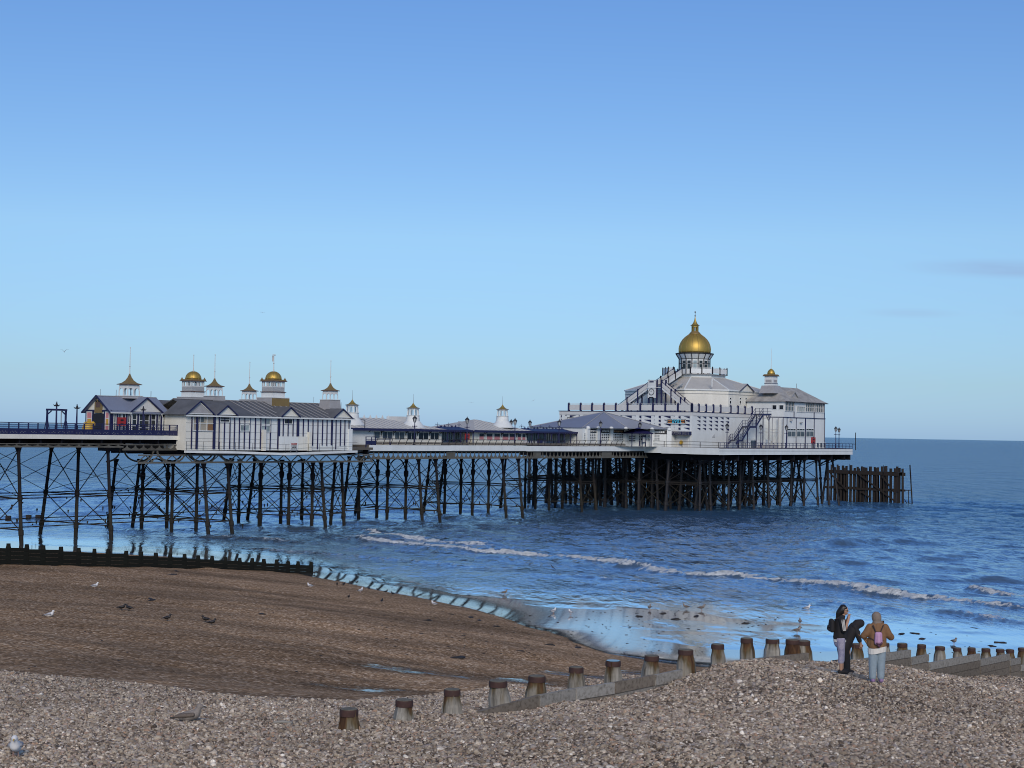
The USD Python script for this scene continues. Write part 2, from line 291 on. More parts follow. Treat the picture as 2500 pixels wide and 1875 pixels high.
MAT['beach'] = beach_material()
def scalar(prim, name, a):
    UsdGeom.PrimvarsAPI(prim).CreatePrimvar(name, Sdf.ValueTypeNames.FloatArray, 'vertex').Set(Vt.FloatArray.FromNumpy(np.asarray(a, np.float32)))
def smooth(a, lo, hi):
    w = np.clip((a-lo)/(hi-lo), 0, 1); return w*w*(3-2*w)
bX = grow(-30, 34, 0.22, -170, 170, 1.06); bY = np.concatenate([np.arange(-30, 14, 3.0), np.arange(14, 66, 0.2), np.arange(66, 150, 0.45), np.arange(150, 262, 4.0)])
bv, bf = grid_mesh(bX, bY, beach_z)
beach = usdkit.mesh(stage, '/World/beach', (bv, bf), MAT['beach'], smooth=True)
tag(beach.GetPrim(), 'brown and grey shingle beach sloping down to wet reflecting sand', None, kind='structure')
bd = (bv[:, :2]-G0)@GN; balong = (bv[:, :2]-G0)@GD
def region(P, z):
    """fineness: 0 coarse grey shingle, 1 fine brown grit; wetness: 1 mirror-wet sand."""
    d = (P-G0)@GN; wob = (meshkit.fbm(np.column_stack([P*0.12, 0*d]), 3, 11)-0.5)
    far = smooth(d, -1.0, 1.0)
    E = np.array([at_z(*p)[:2] for p in EDGE]); edge = np.interp(P[:, 0], E[:, 0], E[:, 1]); fine = far*smooth(P[:, 1]-edge+wob*5.0, -0.8, 1.2)
    wet = smooth(0.34+wob*0.35-z, 0.0, 0.20)*smooth(d, -6, 1)
    pud = np.zeros(len(P))
    for (px, py, pz, ra, rb) in PUDDLES:
        c = at_z(px, py, pz)[:2]; q = P-c; a = q@np.array([0.97, 0.24]); b = q@np.array([-0.24, 0.97])
        pud = np.maximum(pud, smooth(1.0-np.hypot(a/ra, b/rb), 0.0, 0.8)*0.50)
    return fine, np.maximum(wet, pud*far)
EDGE = [(-300,1606,5.9),(0,1637,5.9),(300,1672,6.0),(600,1712,6.1),(850,1745,5.6),(1000,1722,4.4),(1200,1695,3.4),(1400,1660,2.4),(1500,1630,1.2)]
PUDDLES = [(1010, 1655, 3.2, 5.5, 2.6), (1230, 1655, 2.7, 5.0, 2.5), (1400, 1640, 2.0, 5.0, 2.2), (860, 1690, 4.0, 3.5, 1.5), (1560, 1640, 1.0, 3.0, 2.0), (760, 1512, 2.6, 2.8, 0.35)]
fin, wet = region(bv[:, :2], bv[:, 2])
scalar(beach, 'fineness', fin); scalar(beach, 'wetness', wet)

# ------------------------------------------------------------------ the sea
def polyline(pts, z=0.15, step=0.4):
    P = np.array([at_z(x, y, z)[:2] for x, y in pts]); out = []
    for a, b in zip(P[:-1], P[1:]):
        k = max(int(np.hypot(*(b-a))/step), 1); out += [a+(b-a)*i/k for i in range(k)]
    out = np.array(out+[P[-1]])
    for _ in range(12): out[1:-1] = 0.25*out[:-2]+0.5*out[1:-1]+0.25*out[2:]
    return out
BREAKERS = [  # crest line in the photograph, height, foam width
    ([(862,1288),(905,1294),(935,1306),(1000,1315),(1100,1324),(1200,1332),(1260,1338)], .45, 1.7, .95),
    ([(760,1310),(830,1308),(872,1310),(950,1320),(1050,1331),(1150,1341),(1210,1347),(1300,1346),(1345,1352),(1420,1364),(1520,1376),(1600,1385),(1690,1399),(1800,1407),(1900,1415),(2000,1425),(2120,1440),(2250,1456),(2380,1470),(2500,1480),(2650,1496)], .42, 1.6, 1.0),
    ([(408,1305),(450,1304),(500,1309),(560,1308),(640,1313),(700,1318),(800,1326)], .32, 1.1, .6),
    ([(270,1290),(330,1294),(420,1302)], .25, 0.8, .5),
    ([(2300,1417),(2340,1424),(2420,1440),(2500,1454),(2620,1470)], .40, 1.5, .95),
    ([(2190,1470),(2250,1478),(2330,1491),(2420,1506),(2500,1517),(2650,1535)], .36, 1.2, .8),
    ([(1840,1434),(1880,1438),(1940,1442)], .28, 0.9, .7),
    ([(980,1336),(1060,1345),(1170,1356)], .2, .7, .45),
    ([(560,1330),(700,1342),(860,1352),(1000,1366),(1150,1378),(1300,1386)], .12, .6, .68), ([(1250,1394),(1400,1404),(1560,1418),(1700,1428)], .12, .6, .66),
    ([(1380,1428),(1520,1440),(1680,1452),(1850,1462)], .10, .5, .62), ([(1750,1448),(1900,1456),(2080,1472),(2200,1486),(2350,1508)], .12, .6, .66), ([(2060,1498),(2200,1512),(2350,1530),(2500,1545)], .08, .45, .60),
    ([(300,1312),(420,1322),(560,1322)], .10, .5, .45), ([(1700,1380),(1850,1390),(2000,1402)], .14, .7, .66), ([(2050,1412),(2200,1426),(2300,1438)], .14, .7, .66)]
SWELLS = [([(1480,1336),(1540,1333),(1600,1337)], .35), ([(1980,1332),(2050,1326),(2140,1322),(2220,1320),(2320,1326)], .55), ([(2360,1326),(2450,1330),(2560,1328)], .5),
          ([(1960,1345),(2020,1340),(2080,1345)], .35), ([(1900,1382),(1960,1378),(2060,1386)], .3), ([(620,1296),(720,1290),(830,1286)], .3), ([(2200,1362),(2330,1358),(2480,1366)], .3),
          ([(1240,1290),(1330,1284),(1420,1280)], .25), ([(1500,1396),(1600,1410),(1700,1414)], .14), ([(2000,1404),(2100,1399),(2250,1412)], .25)]
SHOREWARD = -(U+0.35*V); SHOREWARD /= np.hypot(*SHOREWARD)
wave_rng = np.random.default_rng(5)
WAVES = []
for lam in np.geomspace(1.7, 17, 40):
    ang = math.atan2(SHOREWARD[1], SHOREWARD[0])+wave_rng.normal(0, 0.55); k = 2*math.pi/lam
    WAVES.append((k*math.cos(ang), k*math.sin(ang), wave_rng.uniform(0, 6.28), 0.0052*lam**0.72))
def sea(x, y):
    P = np.column_stack([np.ravel(x), np.ravel(y)]); R = np.hypot(P[:, 0], P[:, 1])
    bz = beach_z(np.clip(P[:, 0], -160, 160), np.clip(P[:, 1], -20, 258)); off = smooth(P@U, 95, 150); bz = np.where((abs(P[:, 0]) > 150) | (P[:, 1] > 250), -5.0, bz)-4*off; deep = smooth(-bz, 0.0, 1.3)
    inside = smooth(P[:, 1], 60, 70)*(1-smooth(R, 900, 2500))
    h = np.zeros(len(P)); gust = 0.55+0.9*meshkit.fbm(np.column_stack([P*0.02, 0*R]), 3, 21)
    for kx, ky, ph, a in WAVES:
        lim = 330*(2*math.pi/math.hypot(kx, ky))/1.7; ok = R < lim
        h[ok] += a*(1-smooth(R[ok], 0.5*lim, lim))*np.sin(kx*P[ok, 0]+ky*P[ok, 1]+ph)
    h = np.where(h > 0, h*1.25, h*0.85)*gust*inside*(0.10+0.90*deep)
    foam = np.zeros(len(P)); near = np.flatnonzero((P[:, 1] > 60) & (P[:, 1] < 330) & (abs(P[:, 0]) < 140)); Q = P[near]
    wob = meshkit.fbm(np.column_stack([Q*0.9, 0*Q[:, 0]]), 4, 31)-0.5; big = meshkit.fbm(np.column_stack([Q*0.16, 0*Q[:, 0]]), 2, 33)
    for pts, amp, width, strength in BREAKERS:
        L = polyline(pts); tr = cKDTree(L); dist, idx = tr.query(Q, distance_upper_bound=9.0); ok = dist < 9
        tan = np.gradient(L, axis=0)[idx[ok]]; nrm = np.column_stack([-tan[:, 1], tan[:, 0]]); nrm /= np.linalg.norm(nrm, axis=1, keepdims=True)
        sgn = np.sum((Q[ok]-L[idx[ok]])*nrm, 1)*np.sign(nrm@SHOREWARD)        # >0: towards the shore
        end = np.minimum(idx[ok], len(L)-1-idx[ok])*0.4; fade = smooth(end, 0, 7)
        w = wob[ok]*2.6; c = sgn+w*0.9
        ridge = np.where(c > 0, np.exp(-(c/0.8)**2), np.exp(-(c/3.2)**2))*amp*0.8*fade*(0.45+1.0*big[ok])
        kk = near[ok]; h[kk] += ridge
        fo = smooth(c, -0.2, 0.15)*(1-smooth(c, width*0.25, width*0.95))*fade*strength*(0.55+0.75*big[ok])
        trail = smooth(-c, 0.0, 0.5)*(1-smooth(-c, 1.0, 7.0))*0.30*fade*strength
        foam[kk] = np.maximum(foam[kk], np.maximum(fo, trail))
    for pts, amp in SWELLS:
        L = polyline(pts); tr = cKDTree(L); dist, idx = tr.query(Q, distance_upper_bound=12.0); ok = dist < 12
        tan = np.gradient(L, axis=0)[idx[ok]]; nrm = np.column_stack([-tan[:, 1], tan[:, 0]]); nrm /= np.linalg.norm(nrm, axis=1, keepdims=True)
        sgn = np.sum((Q[ok]-L[idx[ok]])*nrm, 1)*np.sign(nrm@SHOREWARD); end = np.minimum(idx[ok], len(L)-1-idx[ok])*0.4; fade = smooth(end, 0, 9)
        c = sgn+wob[ok]*1.2; h[near[ok]] += np.where(c > 0, np.exp(-(c/1.3)**2), np.exp(-(c/4.0)**2))*amp*fade
    edge = smooth(bz[near]+0.03, 0.0, 0.04)*0.12
    foam[near] = np.maximum(foam[near], 0*edge)
    sea.foam, sea.calm = foam, np.maximum(1-smooth(-bz, 0.02, 0.5), np.maximum(0.62*(1-smooth(-bz, 0.1, 2.4)), 0.50*(1-smooth(P@U, 120, 225))))
    h += foam*0.16*(meshkit.fbm(np.column_stack([P*3.0, 0*R]), 2, 41) if len(P) < 3e6 else 0)
    return h.reshape(np.shape(x))
sX = grow(-62, 96, 0.33, -30000, 30000, 1.10); sY = np.concatenate([[20, 40, 55, 62], np.arange(66, 190, 0.36), np.arange(190, 300, 0.7), 300*np.geomspace(1, 100, 130)[1:]])
sv, sf = grid_mesh(sX, sY, sea)
keep = beach_z(np.clip(sv[:, 0], -160, 160), np.clip(sv[:, 1], -20, 258)) < sv[:, 2]+0.5
keep = keep | (sv[:, 1] > 258) | (abs(sv[:, 0]) > 160); sf = sf[keep[sf].any(1)]
def sea_material():
    n = {'g': ('geometry', {}), 'foam': ('attribute', {'attribute': 'foam'}), 'calm': ('attribute', {'attribute': 'calm'}),
         'dm': ('mapping', {'rotation': (0, 0, 0.89), 'scale': (1.5, 0.55, 1.0)}),
         'w1': ('noise_texture', {'scale': 1.1, 'detail': 4.0, 'roughness': 0.6, 'distortion': 0.4}), 'w2': ('noise_texture', {'scale': 0.22, 'detail': 3.0, 'roughness': 0.55}),
         'w3': ('noise_texture', {'scale': 0.03, 'detail': 3.0, 'roughness': 0.55}),
         'a1': ('math', {'math_type': 'multiply', 'value2': 0.5}), 'a2': ('math', {'math_type': 'multiply', 'value2': 2.4}), 'a3': ('math', {'math_type': 'add'}),
         'cs': ('map_range', {'from_min': 0.0, 'from_max': 1.0, 'to_min': 1.0, 'to_max': 0.05, 'clamp': True}),
         'b': ('bump', {'distance': 1.0, 'strength': 0.55}),
         'body': ('mix_color', {'a': (0.026, 0.078, 0.155), 'b': (0.10, 0.115, 0.12)}), 'cl': ('noise_texture', {'scale': 0.05, 'detail': 2.0}),
         'di': ('diffuse_bsdf', {}), 'gl': ('glossy_bsdf', {'color': (0.80, 0.91, 1.0), 'roughness': 0.07}), 'fr': ('fresnel', {'IOR': 1.34}), 'fx': ('map_range', {'from_min': 0.0, 'from_max': 1.0, 'to_min': 0.42, 'to_max': 0.92, 'clamp': True}), 'fr2': ('math', {'math_type': 'multiply', 'value2': 2.0}), 'fmn': ('math', {'math_type': 'minimum'}), 'p': ('mix_closure', {}),  # bluish gloss colour stands in for waves reflecting the bluer upper sky
         'fn': ('noise_texture', {'scale': 2.2, 'detail': 7.0, 'roughness': 0.72}), 'fa': ('math', {'math_type': 'multiply_add', 'value2': 1.7, 'value3': -0.85}), 'fs': ('math', {'math_type': 'add'}),
         'ff': ('map_range', {'range_type': 'smoothstep', 'from_min': 0.42, 'from_max': 0.80, 'to_min': 0.0, 'to_max': 1.0, 'clamp': True}), 'fz': ('math', {'math_type': 'greater_than', 'value2': 0.02}), 'fm': ('math', {'math_type': 'multiply'}),
         'fc': ('rgb_ramp', {'ramp': [(0.3, (0.36, 0.38, 0.38)), (0.7, (0.70, 0.73, 0.73))]}), 'fb': ('bump', {'distance': 0.25, 'strength': 0.8}),
         'fd': ('principled_bsdf', {'roughness': 0.8, 'specular_ior_level': 0.2}), 'mix': ('mix_closure', {})}
    l = [('g.position', 'dm.vector'), ('dm.vector', 'w1.vector'), ('dm.vector', 'w2.vector'), ('g.position', 'w3.vector'), ('g.position', 'cl.vector'), ('w1.fac', 'a1.value1'), ('w2.fac', 'a2.value1'), ('a1.value', 'a3.value1'), ('a2.value', 'a3.value2'),
         ('a3.value', 'b.height'), ('calm.fac', 'cs.value'), ('cs.result', 'b.strength'), ('b.normal', 'gl.normal'), ('calm.fac', 'body.fac'), ('body.result', 'di.color'), ('calm.fac', 'fx.value'), ('fx.result', 'fmn.value1'), ('fr.fac', 'fr2.value1'), ('fr2.value', 'fmn.value2'), ('fmn.value', 'p.fac'), ('di.BSDF', 'p.closure1'), ('gl.BSDF', 'p.closure2'),
         ('g.position', 'fn.vector'), ('fn.fac', 'fa.value1'), ('fa.value', 'fs.value1'), ('foam.fac', 'fs.value2'), ('fs.value', 'ff.value'), ('foam.fac', 'fz.value1'), ('fz.value', 'fm.value1'), ('ff.result', 'fm.value2'),
         ('fn.fac', 'fc.fac'), ('fc.color', 'fd.base_color'), ('fn.fac', 'fb.height'), ('fb.normal', 'fd.normal'), ('p.closure', 'mix.closure1'), ('fd.BSDF', 'mix.closure2'), ('fm.value', 'mix.fac')]
    return usdkit.material(stage, '/World/Looks/sea_water', n, l, surface='mix.closure')
MAT['sea'] = sea_material()
used = np.unique(sf); remap = np.zeros(len(sv), int); remap[used] = np.arange(len(used))
seam = usdkit.mesh(stage, '/World/sea', (sv[used], remap[sf]), MAT['sea'], smooth=True)
tag(seam.GetPrim(), 'choppy blue sea with small breaking waves near the beach', None, kind='structure')
scalar(seam, 'foam', sea.foam[used]); scalar(seam, 'calm', sea.calm[used])
# ------------------------------------------------------------------ paints and metals of the pier
paint('white', (0.665, 0.695, 0.69), 0.6, 0.16, 0.8, streak=0.4)
paint('cream', (0.70, 0.69, 0.62), 0.6, 0.18, 0.7, streak=0.4)
paint('plinth_grey', (0.34, 0.34, 0.35), 0.7, 0.25, 1.5)
paint('navy', (0.010, 0.010, 0.060), 0.45, 0.06, 1.0)
paint('black_paint', (0.010, 0.009, 0.012), 0.6, 0.05, 2.0)
paint('slate_blue', (0.19, 0.22, 0.30), 0.65, 0.25, 0.5, dirt=(0.13, 0.13, 0.14))
paint('dark_roof', (0.125, 0.128, 0.135), 0.7, 0.5, 0.6, dirt=(0.03, 0.03, 0.03), streak=0.5)
paint('lead_roof', (0.46, 0.45, 0.42), 0.6, 0.3, 0.6, dirt=(0.25, 0.25, 0.25))
paint('worn_roof', (0.42, 0.41, 0.385), 0.75, 0.75, 0.9, dirt=(0.16, 0.15, 0.14))
paint('gold', (0.50, 0.345, 0.085), 0.52, 0.12, 1.2, metallic=0.75, dirt=(0.20, 0.12, 0.05))
paint('gold_dull', (0.28, 0.195, 0.075), 0.55, 0.35, 1.5, metallic=0.35, dirt=(0.16, 0.10, 0.05))
paint('rust_trim', (0.10, 0.055, 0.045), 0.6, 0.2, 2.0)
paint('girder', (0.125, 0.122, 0.105), 0.8, 0.75, 0.55, dirt=(0.035, 0.028, 0.018))
paint('red', (0.32, 0.022, 0.022), 0.5, 0.1, 2.0)
paint('yellow', (0.55, 0.34, 0.03), 0.5, 0.2, 3.0)
paint('pink', (0.55, 0.20, 0.22), 0.6, 0.3, 3.0, dirt=(0.5, 0.4, 0.35))
paint('board_brown', (0.23, 0.12, 0.05), 0.6, 0.2, 2.0)
paint('curtain', (0.36, 0.33, 0.27), 0.8, 0.3, 2.0)
paint('pipe_grey', (0.20, 0.21, 0.22), 0.5, 0.2, 2.0)
paint('decking', (0.10, 0.085, 0.07), 0.85, 0.4, 1.5)
paint('pale_panel', (0.60, 0.60, 0.58), 0.5, 0.12, 1.2)
paint('brick_red', (0.22, 0.10, 0.07), 0.8, 0.3, 2.0)
glass('glass_dark', (0.020, 0.026, 0.034)); glass('glass_mid', (0.10, 0.13, 0.15)); glass('glass_pale', (0.34, 0.42, 0.44))
def iron():
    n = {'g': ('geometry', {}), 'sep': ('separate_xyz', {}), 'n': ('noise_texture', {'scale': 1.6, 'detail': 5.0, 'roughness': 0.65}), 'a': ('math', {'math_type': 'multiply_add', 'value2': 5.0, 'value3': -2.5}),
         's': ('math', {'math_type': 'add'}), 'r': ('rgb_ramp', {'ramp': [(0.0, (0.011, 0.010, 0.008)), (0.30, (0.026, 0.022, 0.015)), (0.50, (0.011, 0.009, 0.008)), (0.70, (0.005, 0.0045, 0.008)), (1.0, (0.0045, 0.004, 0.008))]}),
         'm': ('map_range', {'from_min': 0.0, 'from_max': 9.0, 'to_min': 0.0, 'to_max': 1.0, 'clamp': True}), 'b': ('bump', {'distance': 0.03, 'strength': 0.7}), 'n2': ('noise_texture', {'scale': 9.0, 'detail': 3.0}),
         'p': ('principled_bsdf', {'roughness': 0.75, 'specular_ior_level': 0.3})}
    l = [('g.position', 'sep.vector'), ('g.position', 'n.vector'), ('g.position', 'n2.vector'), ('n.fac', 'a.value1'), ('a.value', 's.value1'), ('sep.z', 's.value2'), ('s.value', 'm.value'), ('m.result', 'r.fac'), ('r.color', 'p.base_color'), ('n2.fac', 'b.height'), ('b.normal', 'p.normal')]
    MAT['iron'] = usdkit.material(stage, '/World/Looks/iron', n, l, surface='p.BSDF')
iron()

def rect(mb, axis, a0, a1, z0, z1, d0, d1):
    return mb.box(a0, a1, d0, d1, z0, z1) if axis == 's' else mb.box(d0, d1, a0, a1, z0, z1)
def window(parent, axis, plane, a0, a1, z0, z1, nx=1, nz=1, fw=0.10, fm='white', gm='glass_dark', name='window', proud=0.06, bars=None):
    a0, a1 = min(a0, a1), max(a0, a1); z0, z1 = min(z0, z1), max(z0, z1); m = MB(); d0, d1 = plane-proud, plane-0.002
    rect(m, axis, a0, a0+fw, z0, z1, d0, d1); rect(m, axis, a1-fw, a1, z0, z1, d0, d1); rect(m, axis, a0+fw, a1-fw, z1-fw, z1, d0, d1); rect(m, axis, a0+fw, a1-fw, z0, z0+fw, d0, d1)
    b = bars or fw*0.7
    for i in range(1, nx): a = a0+(a1-a0)*i/nx; rect(m, axis, a-b/2, a+b/2, z0+fw, z1-fw, d0+0.008, d1)
    for i in range(1, nz): z = z0+(z1-z0)*i/nz; rect(m, axis, a0+fw, a1-fw, z-b/2, z+b/2, d0+0.012, d1)
    w = m.build(name, fm, parent); rect(MB(), axis, a0+fw*0.9, a1-fw*0.9, z0+fw*0.9, z1-fw*0.9, plane-0.03, plane-0.004).build('pane', gm, w); return w
def lettering(parent, text, axis, plane, a_left, z0, height, mat, name='lettering', bold=False, fit=None):
    t = meshkit.text_mesh(text, height, 0.02, bold); v = np.array(t.vertices); v[:, 0] -= v[:, 0].min()
    if fit: v[:, 0] *= fit/v[:, 0].max()
    p = np.column_stack([a_left+v[:, 0], plane-v[:, 2], z0+v[:, 1]]) if axis == 's' else np.column_stack([plane-v[:, 2], a_left-v[:, 0], z0+v[:, 1]])
    return MB().add(p, t.faces).build(name, mat, parent)
def gable_roof(m, s0, s1, t0, t1, ze, zr, th=0.12, over=0.3, hip0=0.0, hip1=0.0):
    """Two slopes about a ridge along s; hip0/hip1 draw the ridge in at its ends."""
    tm = (t0+t1)/2; a, b, c, d = s0-over, s1+over, t0-over, t1+over; k = (zr-ze)/(tm-t0); zo = ze-over*k
    m.slab([(a, c, zo), (b, c, zo), (b-over-hip1 if hip1 else b, tm, zr), (a+over+hip0 if hip0 else a, tm, zr)], th)
    m.slab([(b, d, zo), (a, d, zo), (a+over+hip0 if hip0 else a, tm, zr), (b-over-hip1 if hip1 else b, tm, zr)], th)
    if hip0: m.slab([(a, d, zo), (a, c, zo), (a+over+hip0, tm, zr)], th)
    if hip1: m.slab([(b, c, zo), (b, d, zo), (b-over-hip1, tm, zr)], th)
    return m

# ------------------------------------------------------------------ the pier's ironwork and decks
pier = pthing('pier', 'long iron seaside pier with white deck edge on dark columns over the sea', 'pier', (160, 7, 0))
DECK_HI, DECK_LO = 10.88, 10.0
for a in np.arange(40, 103, 9): MB().box(a+0.02, min(a+9, 103.2), 0.05, 13.5, DECK_HI-0.3, DECK_HI-0.02).build('deck', 'decking', pier)
MB().box(103.2, 130.9, -1.35, 19.5, 9.42, 9.72).build('deck', 'decking', pier)
for a, b in ((130.9, 150), (150, 172), (172, 193)): MB().box(a+0.02, b, 0.05, 17.0, DECK_LO-0.3, DECK_LO-0.02).build('deck', 'decking', pier)
MB().box(193.02, 238, -13.3, 27.0, DECK_LO-0.35, DECK_LO-0.02).build('deck', 'decking', pier)
for a, b in ((40, 66), (66, 84), (84, 103.1)): MB().box(a+0.02, b, -0.12, 0.05, 10.44, DECK_HI).build('deck_edge', 'cream', pier)
for a, b, dz in ((131.6, 147, 0), (147, 163, 0.02), (163, 178, -0.02), (178, 188.7, 0.0), (188.7, 193.0, 0.04)): MB().box(a+0.015, b, -0.12, 0.05, 9.27+dz, DECK_LO+dz).build('deck_edge', 'white', pier)
for b, a, dz in ((0.0, -3.2, 0.05), (-3.2, -8.2, 0.0), (-8.2, -13.45, 0.0)): MB().box(192.85, 193.02, a, b-0.02, 9.0+dz, DECK_LO+dz).build('deck_edge', 'white', pier)
for i, (a, b) in enumerate(((193.02, 201), (201, 210), (210, 219), (219, 228.5), (228.5, 238))):
    e = MB().box(a+0.015, b, -13.47, -13.3, 8.98, 9.93).build('deck_edge', 'white', pier)
    MB().box(a+0.03, b-0.02, -13.50, -13.472, 9.58, 9.62).build('board_line', 'pipe_grey', e)
MB().box(128.8, 131.6, -0.2, 0.05, 9.2, 9.42).build('deck_edge', 'pipe_grey', pier)
# walkway ledge along the first pavilion, sagging a little in the middle
LEDGE = [(101.7, -2.0, 9.34), (108.3, -2.3, 9.27), (115.4, -2.7, 9.08), (121, -2.4, 9.2), (127.7, -1.9, 9.36)]
for (a, ta, za), (b, tb, zb) in zip(LEDGE[:-1], LEDGE[1:]):
    MB().hexa([(a, ta, za-0.26), (b-0.02, tb, zb-0.26), (b-0.02, -1.5, zb-0.26), (a, -1.5, za-0.26), (a, ta, za), (b-0.02, tb, zb), (b-0.02, -1.5, zb), (a, -1.5, za)]).build('walkway_edge', 'white', pier)

COLS = []
def column(s, t, lean=0.0, ztop=8.0, r=0.19, zb=-1.2):
    top = np.array([s, t+lean, ztop]); base = np.array([s, t, 0.0]); d = (top-base)/ztop
    pt = lambda z: base+d*z
    m = MB(); zs = [zb, 0.9, 0.95, 1.45, 1.5, 4.35, 4.4, 4.75, 4.8, ztop-0.75, ztop-0.35, ztop]
    rs = [r*1.15, r*1.15, r*1.45, r*1.45, r, r, r*1.45, r*1.45, r*0.95, r*0.9, r*1.25, r*2.0]
    m.tube([pt(z) for z in zs], rs, 8); m.build('column', 'iron' if s < 193 else 'black_paint', pier, smooth=40); COLS.append((s, t, lean, ztop, d))  # pier-head columns swap iron for near-black: the shade there is put into the colour
    return pt
RAW = [(83.0,-.3,1.0),(83.0,5.4,0),(83.0,11.5,-1.5),(72.5,0.1,1.0),(72.5,5.5,0),(72.5,11.8,-1.6),(93.1,11.8,-1.7),(93.3,5.6,-.1),(93.8,.1,1.0),
       (105.5,16.8,-1.2),(107.9,15.4,-1.1),(106,11.2,0),(109.6,11.2,0),(106.2,6,0),(109.2,5.4,0),(105.8,-.9,1.1),(109.1,-1,1.1),
       (123.3,17.3,-1.3),(121.6,12.5,0),(126.8,16.8,-1.2),(120.2,7,0),(126.4,10.1,0),(122,3.9,0),(124.9,2.9,0),(124.6,.2,1.0),(131,5.9,-.6),(130.7,3.2,.7),(132.3,12.6,0),
       (139.9,9.8,0),(145.2,11.6,0),(142.4,7,0),(145.1,6.2,0),(143.1,1.3,.9),(145,-.1,1.0),(142.6,15.5,-1.1),(146.0,16.5,-1.1),
       (159,11.5,0),(161.7,10.8,0),(160.8,7.8,0),(162.8,6.5,0),(161.1,1.8,.9),(162.3,-.2,1.0),(160.2,16.6,-1.1),(164,17.2,-1.1),
       (180.2,11.5,0),(181.5,14.6,0),(179.2,8.1,0),(183.9,9.1,0),(180.9,3.1,.8),(183.8,2.5,1.0),(188.5,14,0),(188.9,6.4,0),(179.6,18,-1),(188,18,0)]
for s, t, lean in RAW:
    column(s, t, lean, 9.6 if s < 100 else 7.95 if s < 133 else 8.2, 0.23 if s in (120.2,) else 0.185)
narrow = list(COLS)
PS = [195.2, 199.6, 204.1, 208.6, 213.1, 217.6, 222.1, 226.6, 231.1, 236.0]; PT = [-8.0, -2.6, 2.8, 8.2, 13.6, 19.0, 24.4]
prng = np.random.default_rng(3)
for i, s in enumerate(PS):
    for j, t in enumerate(PT): column(s+prng.normal(0, .25), t+prng.normal(0, .2), prng.choice([0, 0, .5, -.5]), 8.05, 0.26 if j else 0.19)
for s in [v+2.2 for v in PS[:-1]]:
    for t in (0.2, 5.6, 11, 16.4, 21.6): column(s+prng.normal(0, .3), t+prng.normal(0, .3), prng.choice([0, .5, -.5]), 8.05, 0.22)
for s in (197.5, 202, 211, 215.5, 224, 229): column(s, -6.2+prng.normal(0, .6), prng.choice([0.9, -0.9]), 8.05, 0.2)
for s, t, l in ((238.6, -7.4, -1.0), (239.6, -10.2, 1.4), (240.2, -6.6, 0.6), (239.2, -3.5, 1.5), (240.4, -1.0, -1.2), (237.6, -9.3, 0.4)): column(s, t, l, 8.05, 0.2)
PT_OF = lambda c, z: np.array([c[0], c[1], 0.0])+c[4]*z
def brace(p, q, z0, z1, w=0.07):
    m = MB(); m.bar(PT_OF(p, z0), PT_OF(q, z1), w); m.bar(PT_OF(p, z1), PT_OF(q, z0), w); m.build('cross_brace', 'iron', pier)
def strut(p, q, z, w=0.13, tw=True):
    m = MB(); m.bar(PT_OF(p, z), PT_OF(q, z), w, w)
    if tw: m.bar(PT_OF(p, z-0.28), PT_OF(q, z-0.28), w*0.8, w*0.8)
    m.build('strut', 'iron', pier)
done = set()
for i, p in enumerate(narrow):
    across = sorted([(q[1]-p[1], j) for j, q in enumerate(narrow) if abs(q[0]-p[0]) < 2.2 and 2.0 < q[1]-p[1] < 8.5])
    along = sorted([(q[0]-p[0], j) for j, q in enumerate(narrow) if 1.5 < q[0]-p[0] < 13.5 and abs(q[1]-p[1]) < 2.4])
    for lst in (across[:1], along[:1]):
        for dd, j in lst:
            q = narrow[j]; zt = min(p[3], q[3])-0.3
            if dd > 9:
                strut(p, q, 4.55, .1, False); strut(p, q, 1.75, .1, False); brace(p, q, 4.7, zt, 0.05) if prng.random() < .6 else None; continue
            brace(p, q, 4.6, zt); brace(p, q, 1.3, 4.5); strut(p, q, 4.55, 0.12, lst is across[:1] or p[0] > 118); strut(p, q, 1.45, 0.11, False)
def arch(p, q, zt=8.1, rise=2.0):
    a, b = PT_OF(p, zt-rise), PT_OF(q, zt-rise); k = np.linspace(0, math.pi, 13)
    pts = [(a+b)/2+(a-b)/2*math.cos(x)*0.93+np.array([0, 0, rise*math.sin(x)]) for x in k]; MB().tube(pts, 0.09, 5).build('arch', 'iron', pier)
    for c, z in ((p, zt-rise), (q, zt-rise)):
        w = PT_OF(c, z); MB().lathe(w, [(.2, -.5), (.27, -.35), (.32, 0), (.32, .3), (.2, .45)], 8).build('column_collar', 'iron', pier)
find = lambda s, t: min(narrow, key=lambda c: abs(c[0]-s)+abs(c[1]-t))
for a, b in (((139.9,9.8),(145.2,11.6)), ((142.4,7),(145.1,6.2)), ((159,11.5),(161.7,10.8)), ((160.8,7.8),(162.8,6.5)), ((120.2,7),(126.4,10.1)), ((122,3.9),(124.9,2.9)), ((180.2,11.5),(183.9,9.1)), ((106,11.2),(109.6,11.2))): arch(find(*a), find(*b))
plat = COLS[len(narrow):]; grid = plat[:len(PS)*len(PT)]; G = lambda i, j: grid[i*len(PT)+j]
for i in range(len(PS)):
    for j in range(len(PT)):
        if i+1 < len(PS):
            brace(G(i, j), G(i+1, j), 0.6, 4.5, 0.11); strut(G(i, j), G(i+1, j), 4.6, 0.2)
            if j in (1, 3, 5): brace(G(i, j), G(i+1, j), 4.7, 7.6, 0.09)
        if j+1 < len(PT):
            brace(G(i, j), G(i, j+1), 4.7, 7.7, 0.10)
            if i % 2 == 0: brace(G(i, j), G(i, j+1), 0.6, 4.4, 0.10)
            strut(G(i, j), G(i, j+1), 4.5, 0.18)
for s in PS+[238.0]: MB().box(s-0.16, s+0.16, -13.0, 26.5, 8.05, 8.94).build('cross_beam', 'iron', pier)
